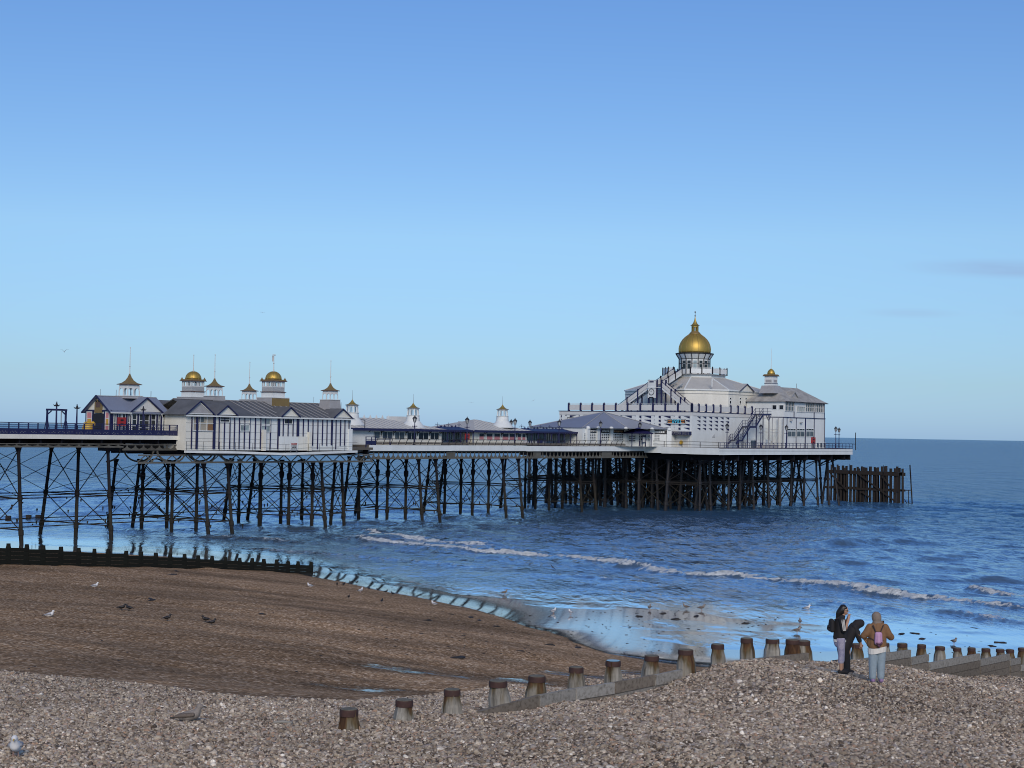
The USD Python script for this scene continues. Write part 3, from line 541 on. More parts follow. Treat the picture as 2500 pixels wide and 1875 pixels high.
for t in (-8, 2.8, 13.6, 24.4): MB().box(194, 237.8, t-0.15, t+0.15, 8.06, 8.6).build('long_beam', 'iron', pier)
for i in range(len(PS)-1):      # lattice girder along the platform's edge
    a, b = PS[i], PS[i+1]; m = MB(); m.box(a, b, -9.1, -8.95, 8.0, 8.12); m.box(a, b, -9.1, -8.95, 8.8, 8.93)
    n = 3
    for k in range(n): u, w = a+(b-a)*k/n, a+(b-a)*(k+1)/n; m.bar((u, -9.03, 8.1), (w, -9.03, 8.85), .07); m.bar((u, -9.03, 8.85), (w, -9.03, 8.1), .07)
    m.build('girder', 'girder', pier)
for s in PS: MB().bar((s, -8.2, 7.3), (s, -13.0, 8.9), .16).build('bracket', 'iron', pier)
for k in range(3): MB().bar((236.2, -8.2+k*.2, 6.9), (237.9, -12.8+k*3, 8.9), .14).build('bracket', 'iron', pier)
# girders of the walkway: a bottom flange and tapering web plates
def toothed(a, b, z0, z1, t, pitch=0.85, mat='girder', solid=()):
    m = MB(); m.box(a, b, t-0.1, t+0.1, z0, z0+0.16); m.box(a, b, t-0.08, t+0.08, z1-0.10, z1)
    n = max(int((b-a)/pitch), 1); p = (b-a)/n
    for k in range(n):
        c = a+p*(k+0.5)
        if any(u < c < w for u, w in solid): m.box(c-p/2, c+p/2, t-0.04, t+0.04, z0+0.16, z1-0.1); continue
        m.plate([(c-p*.48, z0+.16), (c+p*.48, z0+.16), (c+p*.10, (z0+z1)/2), (c+p*.06, z1-.1), (c-p*.06, z1-.1), (c-p*.10, (z0+z1)/2)], 's', t-0.03, t+0.03)
    m.build('girder', mat, pier)
for a, b in ((129.5, 141), (141, 152.5), (152.5, 164), (164, 175.5), (175.5, 186), (186, 194)): toothed(a, b, 8.22, 9.22, 0.15, solid=((146, 148.5), (165, 167), (182, 184)))
for a, b in ((95.0, 99.2), (99.2, 103.2)): toothed(a, b, 9.3, 9.95, 0.15, 0.85)
for a, b in ((60, 72), (72, 83), (83, 95)): toothed(a, b, 9.58, 10.0, 0.15, 1.1)
for a, b in ((96, 103), (103, 113), (113, 122), (122, 131)):
    m = MB(); m.box(a, b, -1.3, -1.1, 7.92, 8.12); m.box(a, b, -1.3, -1.1, 8.75, 8.9)
    for k in range(4): c = a+(b-a)*(k+.5)/4; m.bar((c-1.0, -1.2, 8.1), (c, -1.2, 8.8), .09); m.bar((c+1.0, -1.2, 8.1), (c, -1.2, 8.8), .09)
    m.build('girder', 'girder', pier)
for t in (2.5, 5.5, 8.5, 11.5, 14.5):
    MB().box(104, 131, t-.1, t+.1, 8.7, 9.35).build('long_beam', 'iron', pier); MB().box(131, 194, t-.1, t+.1, 8.9, 9.6).build('long_beam', 'iron', pier); MB().box(40, 97, t-.1, t+.1, 9.62, 10.5).build('long_beam', 'iron', pier) if t < 13 else None
for s in np.arange(42, 103, 2.4): MB().box(s-.07, s+.07, 0.2, 13, 10.0, 10.5).build('cross_beam', 'iron', pier)
for s in np.arange(104, 193, 2.2): MB().box(s-.07, s+.07, -1.0 if s < 131 else 0.3, 17, 8.9 if s < 131 else 9.25, 9.4 if s < 131 else 9.65).build('cross_beam', 'iron', pier)
for i, (s0, s1) in enumerate(((97.2, 101.5), (101.5, 105.9), (105.9, 110), (110, 115))):      # curved knees under the step in the deck
    for t in (0.2, 6.0):
        k = np.linspace(0, math.pi/2, 7); MB().tube([(s1-(s1-s0)*.48*math.sin(x), t, 7.95+1.5*(1-math.cos(x))) for x in k], .1, 5).build('knee', 'girder', pier); MB().tube([(s0+(s1-s0)*.42*math.sin(x), t, 7.95+1.5*(1-math.cos(x))) for x in k], .1, 5).build('knee', 'girder', pier)
# weed hanging from the lower rods
wv = np.random.default_rng(9); m = MB()
for c in narrow:
    for _ in range(4):
        z = wv.uniform(1.0, 4.4); p = PT_OF(c, z)+np.array([wv.uniform(-1.6, 1.6), wv.uniform(-1.6, 1.6), 0]); L = wv.uniform(.15, .55)
        m.tube([p, p-(0.03, 0.02, L*.6), p-(0, 0, L)], [.05+.08*wv.random(), .07, .01], 5)
m.build('hanging_weed', 'iron', pier, kind='stuff')
# ------------------------------------------------------------------ turrets
def small_turret(parent, s, t, zp, w=1.5, plinth=None, pole=2.6, mat='white', apex=0.92, capm='gold_dull', arch_h=0.95):
    """Plinth, open arched stage, swept gold cap and flagpole, standing on a roof at (s, t); zp is the top of its plinth."""
    m = MB(); pw = w*1.18; zb = zp-(plinth or 1.0)
    m.hexa([(s-pw/1.75, t-pw/1.75, zb), (s+pw/1.75, t-pw/1.75, zb), (s+pw/1.75, t+pw/1.75, zb), (s-pw/1.75, t+pw/1.75, zb), (s-pw/2, t-pw/2, zp), (s+pw/2, t-pw/2, zp), (s+pw/2, t+pw/2, zp), (s-pw/2, t+pw/2, zp)])
    base = m.build('turret', 'plinth_grey' if plinth else mat, parent)
    MB().box(s-pw*.54, s+pw*.54, t-pw*.54, t+pw*.54, zp, zp+0.06).build('moulding', mat, base)
    from shapely.geometry import Polygon, box, Point
    from shapely.ops import unary_union
    h = arch_h; hw, ht = w/2, w*0.44; out = Polygon([(-hw, 0), (hw, 0), (ht, h), (-ht, h)]); g = hw*0.38
    holes = unary_union([unary_union([box(c-g, 0.0 if i else 0.0, c+g, h*.45), Point(c, h*.45).buffer(g)]) for i, c in enumerate((-hw*.46, hw*.46))]); side = out.difference(holes)
    from shapely.affinity import translate
    m = MB(); q = 0.07
    for d in (-hw*.93, hw*.93-q): m.plate(translate(side, s, zp+.06), 's', t+d, t+d+q)
    for d in (-hw*.93, hw*.93-q): m.plate(translate(side, t, zp+.06), 't', s+d, s+d+q)
    m.box(s-ht, s+ht, t-ht, t+ht, zp+.06+h, zp+.14+h); m.build('arcade', mat, base)
    z = zp+.14+h; e = w*0.57
    MB().box(s-e, s+e, t-e, t+e, z, z+0.07).build('eave', 'rust_trim', base)
    MB().lathe((s, t, z+.07), [(e*1.38, 0), (e*.86, apex*.13), (e*.48, apex*.36), (e*.24, apex*.64), (.06, apex), (.02, apex+.08)], 4, math.pi/4).build('cap', capm, base)
    m = MB(); m.tube([(s, t, z+apex), (s, t, z+apex+pole*.28), (s, t, z+apex+pole)], [.05, .045, .025], 6)
    for f in (.02, .3, 1.0): m.lathe((s, t, z+apex+pole*f), [(.02, -.09), (.1 if f < 1 else .06, 0), (.02, .09)], 8)
    m.build('flagpole', 'pale_panel', base, smooth=40); return base
def dome_turret(parent, s, t, zp, plinth_h=1.7, w=1.9, golden=False, vane=False, pole=2.0):
    pw = 2.7/2; zb = zp-plinth_h
    base = MB().box(s-pw, s+pw, t-pw, t+pw, zb, zp).build('turret', 'plinth_grey', parent)
    if golden: MB().box(s-pw-.02, s+pw+.02, t-pw-.035, t-pw-.002, zb, zp-.05).build('gold_panel', 'gold_dull', base)
    h = w/2
    MB().box(s-pw*1.03, s+pw*1.03, t-pw*1.03, t+pw*1.03, zp, zp+.07).build('moulding', 'white', base)
    m = MB(); m.box(s-h*1.04, s+h*1.04, t-h*1.04, t+h*1.04, zp+.07, zp+.66); m.box(s-h*.98, s+h*.98, t-h*.98, t+h*.98, zp+.75, zp+1.33); m.build('shaft', 'white', base)
    MB().box(s-h*1.15, s+h*1.15, t-h*1.15, t+h*1.15, zp+.66, zp+.75).build('band', 'rust_trim', base)
    m = MB()
    for k in range(5):
        z = zp+.80+k*.105; m.box(s-h*1.0, s+h*1.0, t-h*1.02, t-h*.985, z, z+.05); m.box(s-h*1.02, s-h*.985, t-h*.99, t+h*.99, z, z+.05)
    m.build('louvre', 'plinth_grey', base)
    from shapely.geometry import box, Point
    from shapely.ops import unary_union
    from shapely.affinity import translate
    z0 = zp+1.33; hh = .62; out = box(-h, 0, h, hh); holes = unary_union([box(c-g, .06, c+g, .40).union(Point(c, .40).buffer(g) if g > .1 else box(c-g, .06, c+g, .46)) for c, g in ((-h*.78, .07), (-h*.38, .17), (h*.38, .17), (h*.78, .07), (0, .05))])
    side = out.difference(holes); m = MB()
    for d in (-h, h-.07): m.plate(translate(side, s, z0), 's', t+d, t+d+.07)
    for d in (-h, h-.07): m.plate(translate(side, t, z0), 't', s+d, s+d+.07)
    m.build('arcade', 'white', base); z = z0+hh
    MB().box(s-h*1.22, s+h*1.22, t-h*1.22, t+h*1.22, z, z+.09).build('eave', 'rust_trim', base)
    m = MB(); e = h*1.14
    m.box(s-e, s+e, t-e, t+e, z+.09, z+.24)
    for a in (-1, 1):
        for b in (-1, 1): m.lathe((s+a*e*.88, t+b*e*.88, z+.24), [(.16, 0), (.07, .13), (.01, .26)], 4, math.pi/4)
    m.build('cornice', 'gold_dull', base)
    R = w*.51; prof = [(R*math.cos(a), R*1.02*math.sin(a)) for a in np.linspace(0, math.pi/2-.06, 10)]
    d = MB().lathe((s, t, z+.24), prof+[(.03, R*1.04)], 24).build('dome', 'gold', base, smooth=True)
    m = MB()
    for a in np.arange(8)*math.pi/4: m.tube([(s+(R+.012)*math.cos(x)*math.cos(a), t+(R+.012)*math.cos(x)*math.sin(a), z+.24+R*1.02*math.sin(x)) for x in np.linspace(0, 1.45, 7)], .018, 4)
    m.build('rib', 'gold_dull', d)
    zt = z+.24+R; m = MB(); m.tube([(s, t, zt-.05), (s, t, zt+.3), (s, t, zt+pole)], [.11, .05, .03], 6); m.lathe((s, t, zt+pole), [(.02, -.06), (.07, 0), (.02, .06)], 8)
    if vane: m.lathe((s, t, zt+pole*.5), [(.02, -.1), (.11, 0), (.02, .1)], 8); m.box(s-.02, s+.02, t-.02, t+.3, zt+pole*.6, zt+pole*.92); m.bar((s-.3, t, zt+pole*.96), (s+.3, t, zt+pole*.96), .05); m.bar((s, t-.3, zt+pole*.99), (s, t+.3, zt+pole*.99), .05)
    m.build('flagpole', 'pale_panel', base, smooth=40); return base
def gable(parent, s0, s1, t, ze, za, depth=2.4, face='cream', trim='navy', roof='dark_roof', inner=True):
    """A small gable facing us on the eave: roof, painted face and barge boards."""
    sm = (s0+s1)/2; m = MB(); o = .18; k = (za-ze)/(sm-s0)
    m.slab([(s0-o, t-o, ze-o*k), (sm, t-o, za), (sm, t+depth, za), (s0-o, t+depth, ze-o*k)], -.08); m.slab([(sm, t-o, za), (s1+o, t-o, ze-o*k), (s1+o, t+depth, ze-o*k), (sm, t+depth, za)], -.08)
    r = m.build('gable_roof', roof, parent)
    MB().plate([(s0+.05, ze-.02), (s1-.05, ze-.02), (sm, za-.1)], 's', t-.02, t+.06).build('gable_face', face, r)
    m = MB(); m.bar((s0-o*.6, t-o-.03, ze-o*k*.6), (sm, t-o-.03, za-.02), .06, .13); m.bar((s1+o*.6, t-o-.03, ze-o*k*.6), (sm, t-o-.03, za-.02), .06, .13); m.build('barge_board', trim, r)
    if inner:
        m = MB(); m.bar((s0+.12, t-.06, ze+.05), (sm, t-.06, za-.2), .05, .09); m.bar((s1-.12, t-.06, ze+.05), (sm, t-.06, za-.2), .05, .09); m.box(s0+.1, s1-.1, t-.08, t-.022, ze-.02, ze+.06); m.build('gable_trim', 'white', r)
    return r

# ------------------------------------------------------------------ 1. the navy and white gabled arcade kiosk at the shore end
KT, KS0, KS1, KE, KR = 2.5, 95.1, 102.3, 13.5, 15.05
kiosk = pthing('gabled_kiosk', 'navy and white gabled arcade kiosk with blue grey roof, leftmost building on the pier', 'kiosk', (98.7, 4.7, DECK_HI))
MB().box(KS0+.06, KS1-.06, KT+.06, 6.9-.06, DECK_HI, KE).build('wall', 'white', kiosk)
m = MB(); gable_roof(m, KS0, KS1, KT, 6.9, KE, KR, .1, .35); roof = m.build('roof', 'slate_blue', kiosk)
m = MB()
for s in (KS0+.2, 97.3, KS1-.4): m.tube([(s, 4.7, KR-.05), (s, 4.7, KR+.7)], .025, 5)
m.build('finial', 'pipe_grey', roof)
MB().box(KS0-.3, KS1+.3, 4.6, 4.8, KR-.03, KR+.04).build('ridge_cap', 'plinth_grey', roof)
m = MB(); m.box(KS0-.3, 97.5, KT-.42, KT-.32, KE-.32, KE-.2); m.box(101.6, KS1+.3, KT-.42, KT-.32, KE-.32, KE-.2); m.build('gutter', 'white', roof)
MB().plate([(KT+.05, KE), (6.85, KE), (4.7, KR-.1)], 't', KS0+.02, KS0+.1).build('end_gable', 'cream', kiosk)
m = MB(); m.bar((KS0-.37, KT-.35, KE-.28), (KS0-.37, 4.7, KR), .07, .16); m.bar((KS0-.37, 7.25, KE-.28), (KS0-.37, 4.7, KR), .07, .16); m.box(KS0-.08, KS0, KT-.1, 7.0, KE-.12, KE+.04); m.build('barge_board', 'navy', kiosk)
from shapely.geometry import box as sbox, Point as spt
arch_shape = sbox(3.95, KE-.3, 5.25, KE+.5).union(spt(4.6, KE+.5).buffer(.65)); MB().plate(arch_shape, 't', KS0-.14, KS0-.085).build('arch_panel', 'gold_dull', kiosk)
MB().plate([(4.2, KE+.3), (5.0, KE+.3), (5.0, KE+.85), (4.2, KE+.85)], 't', KS0-.16, KS0-.142).build('arch_picture', 'rust_trim', kiosk)
m = MB(); m.box(KS0-.2, KS0-.08, 4.8, 5.05, KR-.65, KR-.5); m.box(KS0-.2, KS0-.08, 4.35, 4.6, KR-.65, KR-.5); m.build('floodlight', 'black_paint', kiosk)
for t in (2.56, 3.55, 5.65, 6.85): MB().box(KS0-.06, KS0+.05, t-.1, t+.1, DECK_HI, KE-.1).build('post', 'navy', kiosk)
MB().box(KS0-.05, KS0+.05, 3.65, 5.55, DECK_HI, KE-.35).build('door', 'black_paint', kiosk)
for t0, t1 in ((5.75, 6.75), (2.72, 3.45)):
    w = window(kiosk, 't', KS0, t0, t1, DECK_HI+.25, KE-.15, 1, 3, .09, 'white', 'pink', 'poster_window'); MB().box(KS0-.04, KS0-.032, t0+.2, t1-.2, DECK_HI+1.0, DECK_HI+1.7).build('poster', 'yellow', w)
KW = [on_t(x, 1020, KT)[0] for x in (272, 277, 284, 286, 295, 298, 307, 310, 318, 322, 334, 338, 350, 351, 365, 367, 379, 384, 391, 394, 402, 408)]
for x in (273, 285.5, 308.5, 319, 336, 350.5, 366, 382.5, 392.5, 405): s = on_t(x, 1020, KT)[0]; MB().box(s-.1, s+.1, KT-.1, KT+.05, DECK_HI, KE-.05).build('post', 'navy', kiosk)
MB().box(KS0, KS1, KT-.07, KT+.05, KE-.2, KE-.03).build('lintel', 'navy', kiosk)
for x0, x1 in ((276.5, 283.5), (287.5, 296), (297.5, 306.5), (310.5, 317), (321.5, 334), (338.5, 350), (351.5, 364.5), (367.5, 380.5), (384.5, 391), (394, 402.5)):
    a, b = on_t(x0, 1020, KT)[0], on_t(x1, 1020, KT)[0]; window(kiosk, 's', KT, a, b, DECK_HI+.35 if x0 not in (338.5, 351.5) else DECK_HI+.05, KE-.28, 1, 3 if x0 > 320 else 2, .09, 'white', 'glass_dark' if x0 > 290 else 'glass_mid')
gable(kiosk, *(on_t(x, 1000, KT-.1)[0] for x in (318, 393)), KT-.15, KE-.05, KR-.1, 2.3, 'pale_panel', 'navy', 'slate_blue', False)
for x in (314, 390): s = on_t(x, 1010, KT)[0]; MB().tube([(s, KT-.35, KE-.3), (s+.3, KT-.2, KE-.7), (s+.32, KT-.16, DECK_HI+.2)], .06, 6).build('drainpipe', 'white', kiosk)
small_turret(kiosk, 99.0, 4.7, 15.1, 1.7, .25, 2.9, 'white', 1.15, 'gold_dull', 1.1)

# ------------------------------------------------------------------ 2. the long white pavilion with the golden turrets
PT0, PS0, PS1, PE, PR = -1.5, 101.95, 126.96, 13.28, 15.0
pav = pthing('domed_pavilion', 'long white pavilion with navy uprights, grey roofs and six gold topped turrets', 'pavilion', (116.5, 8, 9.4))
BAYS = [101.95, 104.05, 107.0, 112.0, 116.0, 120.5, 124.0, 126.96]
for a, b in zip(BAYS[:-1], BAYS[1:]): MB().box(a, b-.004, PT0+.1, 18.5 if a > 103 else 2.3, 9.36, PE).build('wall', 'white' if a > 106 else 'cream', pav)
for a, b in zip(BAYS[:-1], BAYS[1:]):
    m = MB()
    for z in (9.55, 10.6, 11.35, 12.3): m.box(a, b-.01, PT0+.085, PT0+.098, z, z+.03)
    m.build('board_line', 'pipe_grey', pav)
m = MB(); gable_roof(m, 104.3, PS1, PT0, 8.4, PE, PR, .12, .32); roof = m.build('roof', 'dark_roof', pav)
m = MB(); gable_roof(m, 104.3, PS1, 9.0, 18.4, PE, PR, .12, .3); m.build('roof', 'dark_roof', pav)
m = MB()
kk = (PR-PE)/((8.4-PT0)/2)
for s in np.arange(112, 126.8, 0.93): m.bar((s, PT0-.25, PE-.25*kk+.02), (s, 3.4, PR+.02), .06, .05)
m.build('roof_seam', 'plinth_grey', roof)
MB().box(104.0, PS1+.3, 3.3, 3.6, PR-.02, PR+.05).build('ridge_cap', 'plinth_grey', roof)
MB().box(PS0-.32, PS1+.3, PT0-.36, PT0-.26, PE-.26, PE-.1).build('gutter', 'white', roof); MB().box(PS0-.3, PS1+.28, PT0-.25, PT0+.1, PE-.22, PE-.12).build('soffit', 'white', roof)
m = MB(); gable_roof(m, 102.35, 104.0, 3.2, 9.0, 13.2, 14.55, .1, .1); m.build('link_roof', 'dark_roof', pav)
MB().box(102.4, 104.09, 3.4, 9, DECK_HI, 13.2).build('link_wall', 'pale_panel', pav); MB().box(102.4, 104.1, 2.6, 3.35, 13.0, 13.2).build('link_eave', 'white', pav)
MB().box(103.5, 104.05, 3.28, 3.38, DECK_HI, 12.9).build('link_door', 'black_paint', pav); MB().box(102.5, 103.2, 3.3, 3.38, DECK_HI+.3, 12.7).build('link_window', 'glass_pale', pav)
thick = {481.3: .13, 523.5: .16, 681: .16, 728.5: .12, 811: .11}
for x in (468.5, 481.3, 523.5, 535.5, 548.5, 562, 573, 585, 597.5, 610.5, 624, 637, 648.5, 661, 681, 692, 704, 716, 725.8, 728.5, 741, 753, 764.5, 776.5, 788, 799, 811, 821, 832, 842.5, 852.5):
    s = on_t(x, 1050, PT0)[0]; w = thick.get(x, .042); zb = 9.5 if x < 690 or x > 815 else 9.5
    if 684 < x < 757: zb = 10.98
    elif x > 760: zb = [9.95, 10.0, 9.5, 9.55, 9.9, 9.95, 9.9, 9.9, 9.9][int(x) % 9]
    MB().box(s-w, s+w, PT0-.02, PT0+.1, zb, PE-.24).build('upright', 'navy', pav)
for x0, x1, y0, y1, nx, nz, gm, ins in ((472, 523-0.5, 1014, 1053, 3, 2, 'curtain', 1), (537, 562, 1015, 1031.5, 2, 2, 'glass_dark', 1), (587, 610.5, 1017, 1034, 2, 1, 'pale_panel', 1), (587, 610, 1036, 1053.5, 2, 1, 'glass_pale', 0), (638, 661, 1020, 1037, 2, 1, 'glass_pale', 1), (638, 661, 1038, 1056, 2, 1, 'glass_pale', 0), (694.5, 715, 1021, 1036, 2, 1, 'glass_dark', 1)):
    a, za = on_t(x0, y0, PT0); b, zb = on_t(x1, y1, PT0); w = window(pav, 's', PT0+.1, a, b, za-.02, zb, nx, nz, .08, 'white', gm, 'window', .1)
    if gm == 'curtain':
        for xx in ((506, 520),): a, za = on_t(xx[0], 1036, PT0); b, zb = on_t(xx[1], 1052, PT0); MB().box(a, b, PT0+.035, PT0+.068, zb, za).build('boarding', 'board_brown', w)
        a, za = on_t(487, 1017, PT0); b, zb = on_t(498, 1030, PT0); MB().box(a, b, PT0+.035, PT0+.068, zb, za).build('blind', 'glass_mid', w)
for x0, x1, zt in ((644, 650.5, 1049), (756, 762, 1055)): a, z = on_t(x0, zt, PT0-.3); b, _ = on_t(x1, zt, PT0-.3); MB().box(a, b, PT0-.3, PT0+.1, 9.3, z).build('duct', 'cream', pav)
a, z = on_t(682.5, 1060, PT0-.15); b, z2 = on_t(753, 1060, PT0-.15)
for q in range(6): MB().box(a+(b-a)*q/6+.01, a+(b-a)*(q+1)/6-.02, PT0-.12, PT0-.03, 9.35, 10.96-.02*(q % 2)).build('boarded_panel', 'white' if q < 4 else 'cream', pav)
MB().box(126.5, 127.1, PT0-.06, PT0+.3, 9.36, 11.95).build('corner_board', 'white', pav)
gable(pav, *(on_t(x, 1008, PT0-.3)[0] for x in (455, 522)), PT0-.2, PE+.02, 14.72, 3.6, 'plinth_grey', 'navy', 'dark_roof', True)
for x0, x1, za in ((531, 578, 14.3), (688, 731, 14.33), (815.5, 858.5, 14.33)): gable(pav, *(on_t(x, 1010, PT0-.3)[0] for x in (x0, x1)), PT0-.2, PE+.02, za, 2.6, 'cream', 'navy', 'dark_roof', True)
dome_turret(pav, 115.4, 14.2, 15.46, 1.9); dome_turret(pav, 118.65, 3.4, 15.46, 1.75, golden=True, vane=True)
small_turret(pav, 110.4, 4.2, 15.43, 1.45, 1.15, 2.75); small_turret(pav, 126.0, 1.3, 15.43, 1.45, 1.15, 2.75); small_turret(pav, 125.3, 15.3, 15.43, 1.45, 1.1, 2.75)
m = MB()
for x, y0, y1 in ((766, 983, 976), (833, 996, 983)): s, z = on_t(x, y0, 3.4); m.tube([(s, 3.4, z-.2), (s, 3.4, z+.7)], .02, 5)
m.build('finial', 'pipe_grey', roof)

# ------------------------------------------------------------------ 3. the two low cafes with white roofs
def low_cafe(name, label, s0, s1, turrets, win, s_wall, crest=(), hip=(3.5, 6.0), zr=13.45, t1=13.2, contents='glass_mid'):
    c = pthing(name, label, 'cafe', ((s0+s1)/2, 8, DECK_LO)); T = 3.0
    MB().box(s0+.3, s1-.3, T+.1, t1-.2, DECK_LO, 12.05).build('wall', 'cream', c)
    m = MB(); gable_roof(m, s0, s1, T-.5, t1, 12.12, zr, .1, .25, *hip); roof = m.build('roof', 'lead_roof', c)
    m = MB(); tm = (T-.5+t1)/2; k = (zr-12.12)/(tm-T+.5)
    for s in np.arange(s0+1.2, s1-.6, 1.0):
        f = min(1.0, (s-s0)/max(hip[0], .01), (s1-s)/max(hip[1], .01)); m.bar((s, T-.7, 12.12-.2*k+.02), (s, T-.7+(tm-T+.7)*f, 12.12-.2*k+.02+(zr-12.12+.2*k)*f), .06, .05)
    m.build('roof_seam', 'pale_panel', roof)
    MB().box(s0-.2, s1+.2, T-.78, T-.68, 11.78, 12.1).build('gutter', 'navy', roof)
    if crest:
        for s in np.linspace(crest[0], crest[1], crest[2]): MB().plate([(s-.3, zr-.02), (s+.3, zr-.02), (s+.09, zr+.22), (s, zr+.42), (s-.09, zr+.22)], 's', tm-.04, tm+.04).build('crest', 'white', roof)
    for s, t, zp, w in turrets:
        base = MB().lathe((s, t, zp-1.6), [(1.75, 0), (1.3, .5), (.95, .9), (.86, 1.6)], 12).build('turret', 'white', c, smooth=30)
        MB().lathe((s, t, zp), [(.95, 0), (.95, .06)], 12).build('moulding', 'white', base)
        m = MB()
        for a in np.arange(8)*math.pi/4+.2: m.bar((s+.76*math.cos(a), t+.76*math.sin(a), zp+.06), (s+.68*math.cos(a), t+.68*math.sin(a), zp+.95), .13)
        m.lathe((s, t, zp+.80), [(.74, 0), (.72, .15)], 12); m.build('arcade', 'white', base)
        MB().lathe((s, t, zp+.95), [(.92, 0), (.92, .08)], 12).build('eave', 'pipe_grey', base)
        MB().lathe((s, t, zp+1.03), [(.86, 0), (.5, .12), (.26, .33), (.1, .55), (.03, .7)], 12).build('cap', 'gold', base, smooth=40)
        MB().tube([(s, t, zp+1.7), (s, t, zp+2.15), (s, t, zp+2.9)], [.035, .025, .015], 5).build('flagpole', 'pipe_grey', base)
    for x0, x1, nx, gm in win:
        a, b = on_t(x0, 1060, T)[0], on_t(x1, 1060, T)[0]; w = window(c, 's', T+.1, a, b, 10.72, 11.72, nx, 1, .07, 'white', gm, 'window', .08)
        if contents == 'pink': MB().box(a+.06, b-.06, T+.062, T+.069, 10.79, 11.22).build('display', 'pink', w)
    for x in s_wall: s = on_t(x, 1050, T)[0]; m = MB(); m.bar((s, T+.1, 11.5), (s, T-.65, 11.95), .07); m.bar((s, T+.06, 11.2), (s, T+.06, 11.95), .07); m.build('bracket', 'black_paint', c)
    return c
cafe = low_cafe('low_cafe', 'long low cafe with pale ribbed roof, crested ridge and six wide windows', 130.2, 148.9, [(133.5, 5.0, 14.0, 1), (144.5, 4.6, 13.85, 1)],
    [(902, 929, 2, 'glass_mid'), (934, 960, 2, 'glass_mid'), (964, 989, 2, 'glass_mid'), (994, 1018, 2, 'glass_dark'), (1022.5, 1047, 2, 'glass_dark'), (1050.5, 1073, 2, 'glass_dark')], (899.5, 932, 962, 992, 1020.5, 1049, 1075), (132.8, 143.2, 10), (2.0, 7.0))
MB().box(130.6, 135.4, 2.93, 3.08, DECK_LO, 11.8).build('board_panel', 'white', cafe); MB().box(145.6, 147.4, 8.5, 10.5, 12.8, 13.75).build('water_tank', 'pale_panel', cafe)
MB().tube([(133.1, 2.3, 12.1), (133.1, 2.3, 13.1), (132.5, 2.3, 13.16)], .05, 6).build('vent_pipe', 'black_paint', cafe)
low_cafe('low_cafe', 'small cafe with pyramid white roof, central turret and pink displays in its windows', 154.6, 167.4, [(163.3, 4.6, 14.1, 1)],
    [(1170, 1183, 1, 'glass_dark'), (1188.5, 1204, 1, 'glass_dark'), (1206.5, 1222, 1, 'glass_dark'), (1226.5, 1243, 1, 'glass_dark'), (1244, 1259, 1, 'glass_dark'), (1263.5, 1273.5, 1, 'glass_dark'), (1275, 1284, 1, 'glass_dark')], (1184.5, 1225, 1262, 1285.5), (), (6.0, 6.0), 13.6, 13.0, 'pink')

# ------------------------------------------------------------------ 4. the navy glazed wind shelters between them
def shelter(label, s0, s1, t0=2.6, t1=7.0, n=4, back=True):
    c = pthing('wind_shelter', label, 'shelter', ((s0+s1)/2, (t0+t1)/2, DECK_LO)); m = MB(); gable_roof(m, s0, s1, t0, t1, 12.0, 12.5, .1, .15, .5, .5); roof = m.build('canopy', 'navy', c)
    m = MB(); m.box(s0-.1, s1+.1, t0-.2, t0-.1, 11.85, 12.08)
    for k in range(int((s1-s0)/.5)): s = s0+.25+k*.5; m.lathe((s, t0-.15, 11.72), [(.02, 0), (.1, .08), (.1, .13)], 6)
    m.build('valance', 'navy', roof)
    st = (s1-s0)/n; m = MB()
    for k in range(n+1):
        for t in (t0, t1): MB().tube([(s0+k*st, t, DECK_LO), (s0+k*st, t, 12.0)], .07, 6).build('post', 'navy', c)
    for k in range(n):
        x = np.linspace(0, math.pi, 9); a = s0+k*st; MB().tube([(a+st/2-(st/2-.06)*math.cos(y), t0, 11.45+.4*math.sin(y)) for y in x], .05, 5).build('arch', 'navy', c)
        m = MB()
        for f in (0, .33, .66): m.box(a+f*st-.025, a+f*st+.025, t1-2.1, t1-2.05, DECK_LO+.6, 11.9)
        m.box(a, a+st, t1-2.1, t1-2.05, DECK_LO+.55, DECK_LO+.65); m.build('screen_frame', 'navy', c); MB().box(a+.05, a+st-.05, t1-2.04, t1-2.02, DECK_LO+.66, 11.85).build('screen_glass', 'glass_pale', c)
        MB().box(a+.2, a+st-.2, t1-2.6, t1-2.15, DECK_LO+.42, DECK_LO+.48).build('bench', 'black_paint', c)
    for k in range(int((s1-s0)/.75)):      # wrought iron cresting, alternately tall and low
        s = s0+.4+k*.75; tm = (t0+t1)/2; m = MB()
        if k % 3 == 0:
            m.tube([(s, tm, 12.45), (s, tm, 13.05)], .03, 5); m.tube([(s-.5, tm, 12.62), (s-.35, tm, 12.82), (s-.12, tm, 12.78), (s, tm, 12.6), (s+.12, tm, 12.78), (s+.35, tm, 12.82), (s+.5, tm, 12.62)], .03, 4)
        else: m.lathe((s, tm, 12.45), [(.14, 0), (.16, .08), (.05, .16), (.07, .22), (.015, .34)], 6)
        m.build('cresting', 'navy', roof)
    return c
shelter('navy iron wind shelter with crested roof between the two low cafes', 149.2, 154.6, n=4)
shelter('long navy iron wind shelter with crested roof left of the blue roofed bar', 167.6, 178.6, n=7)

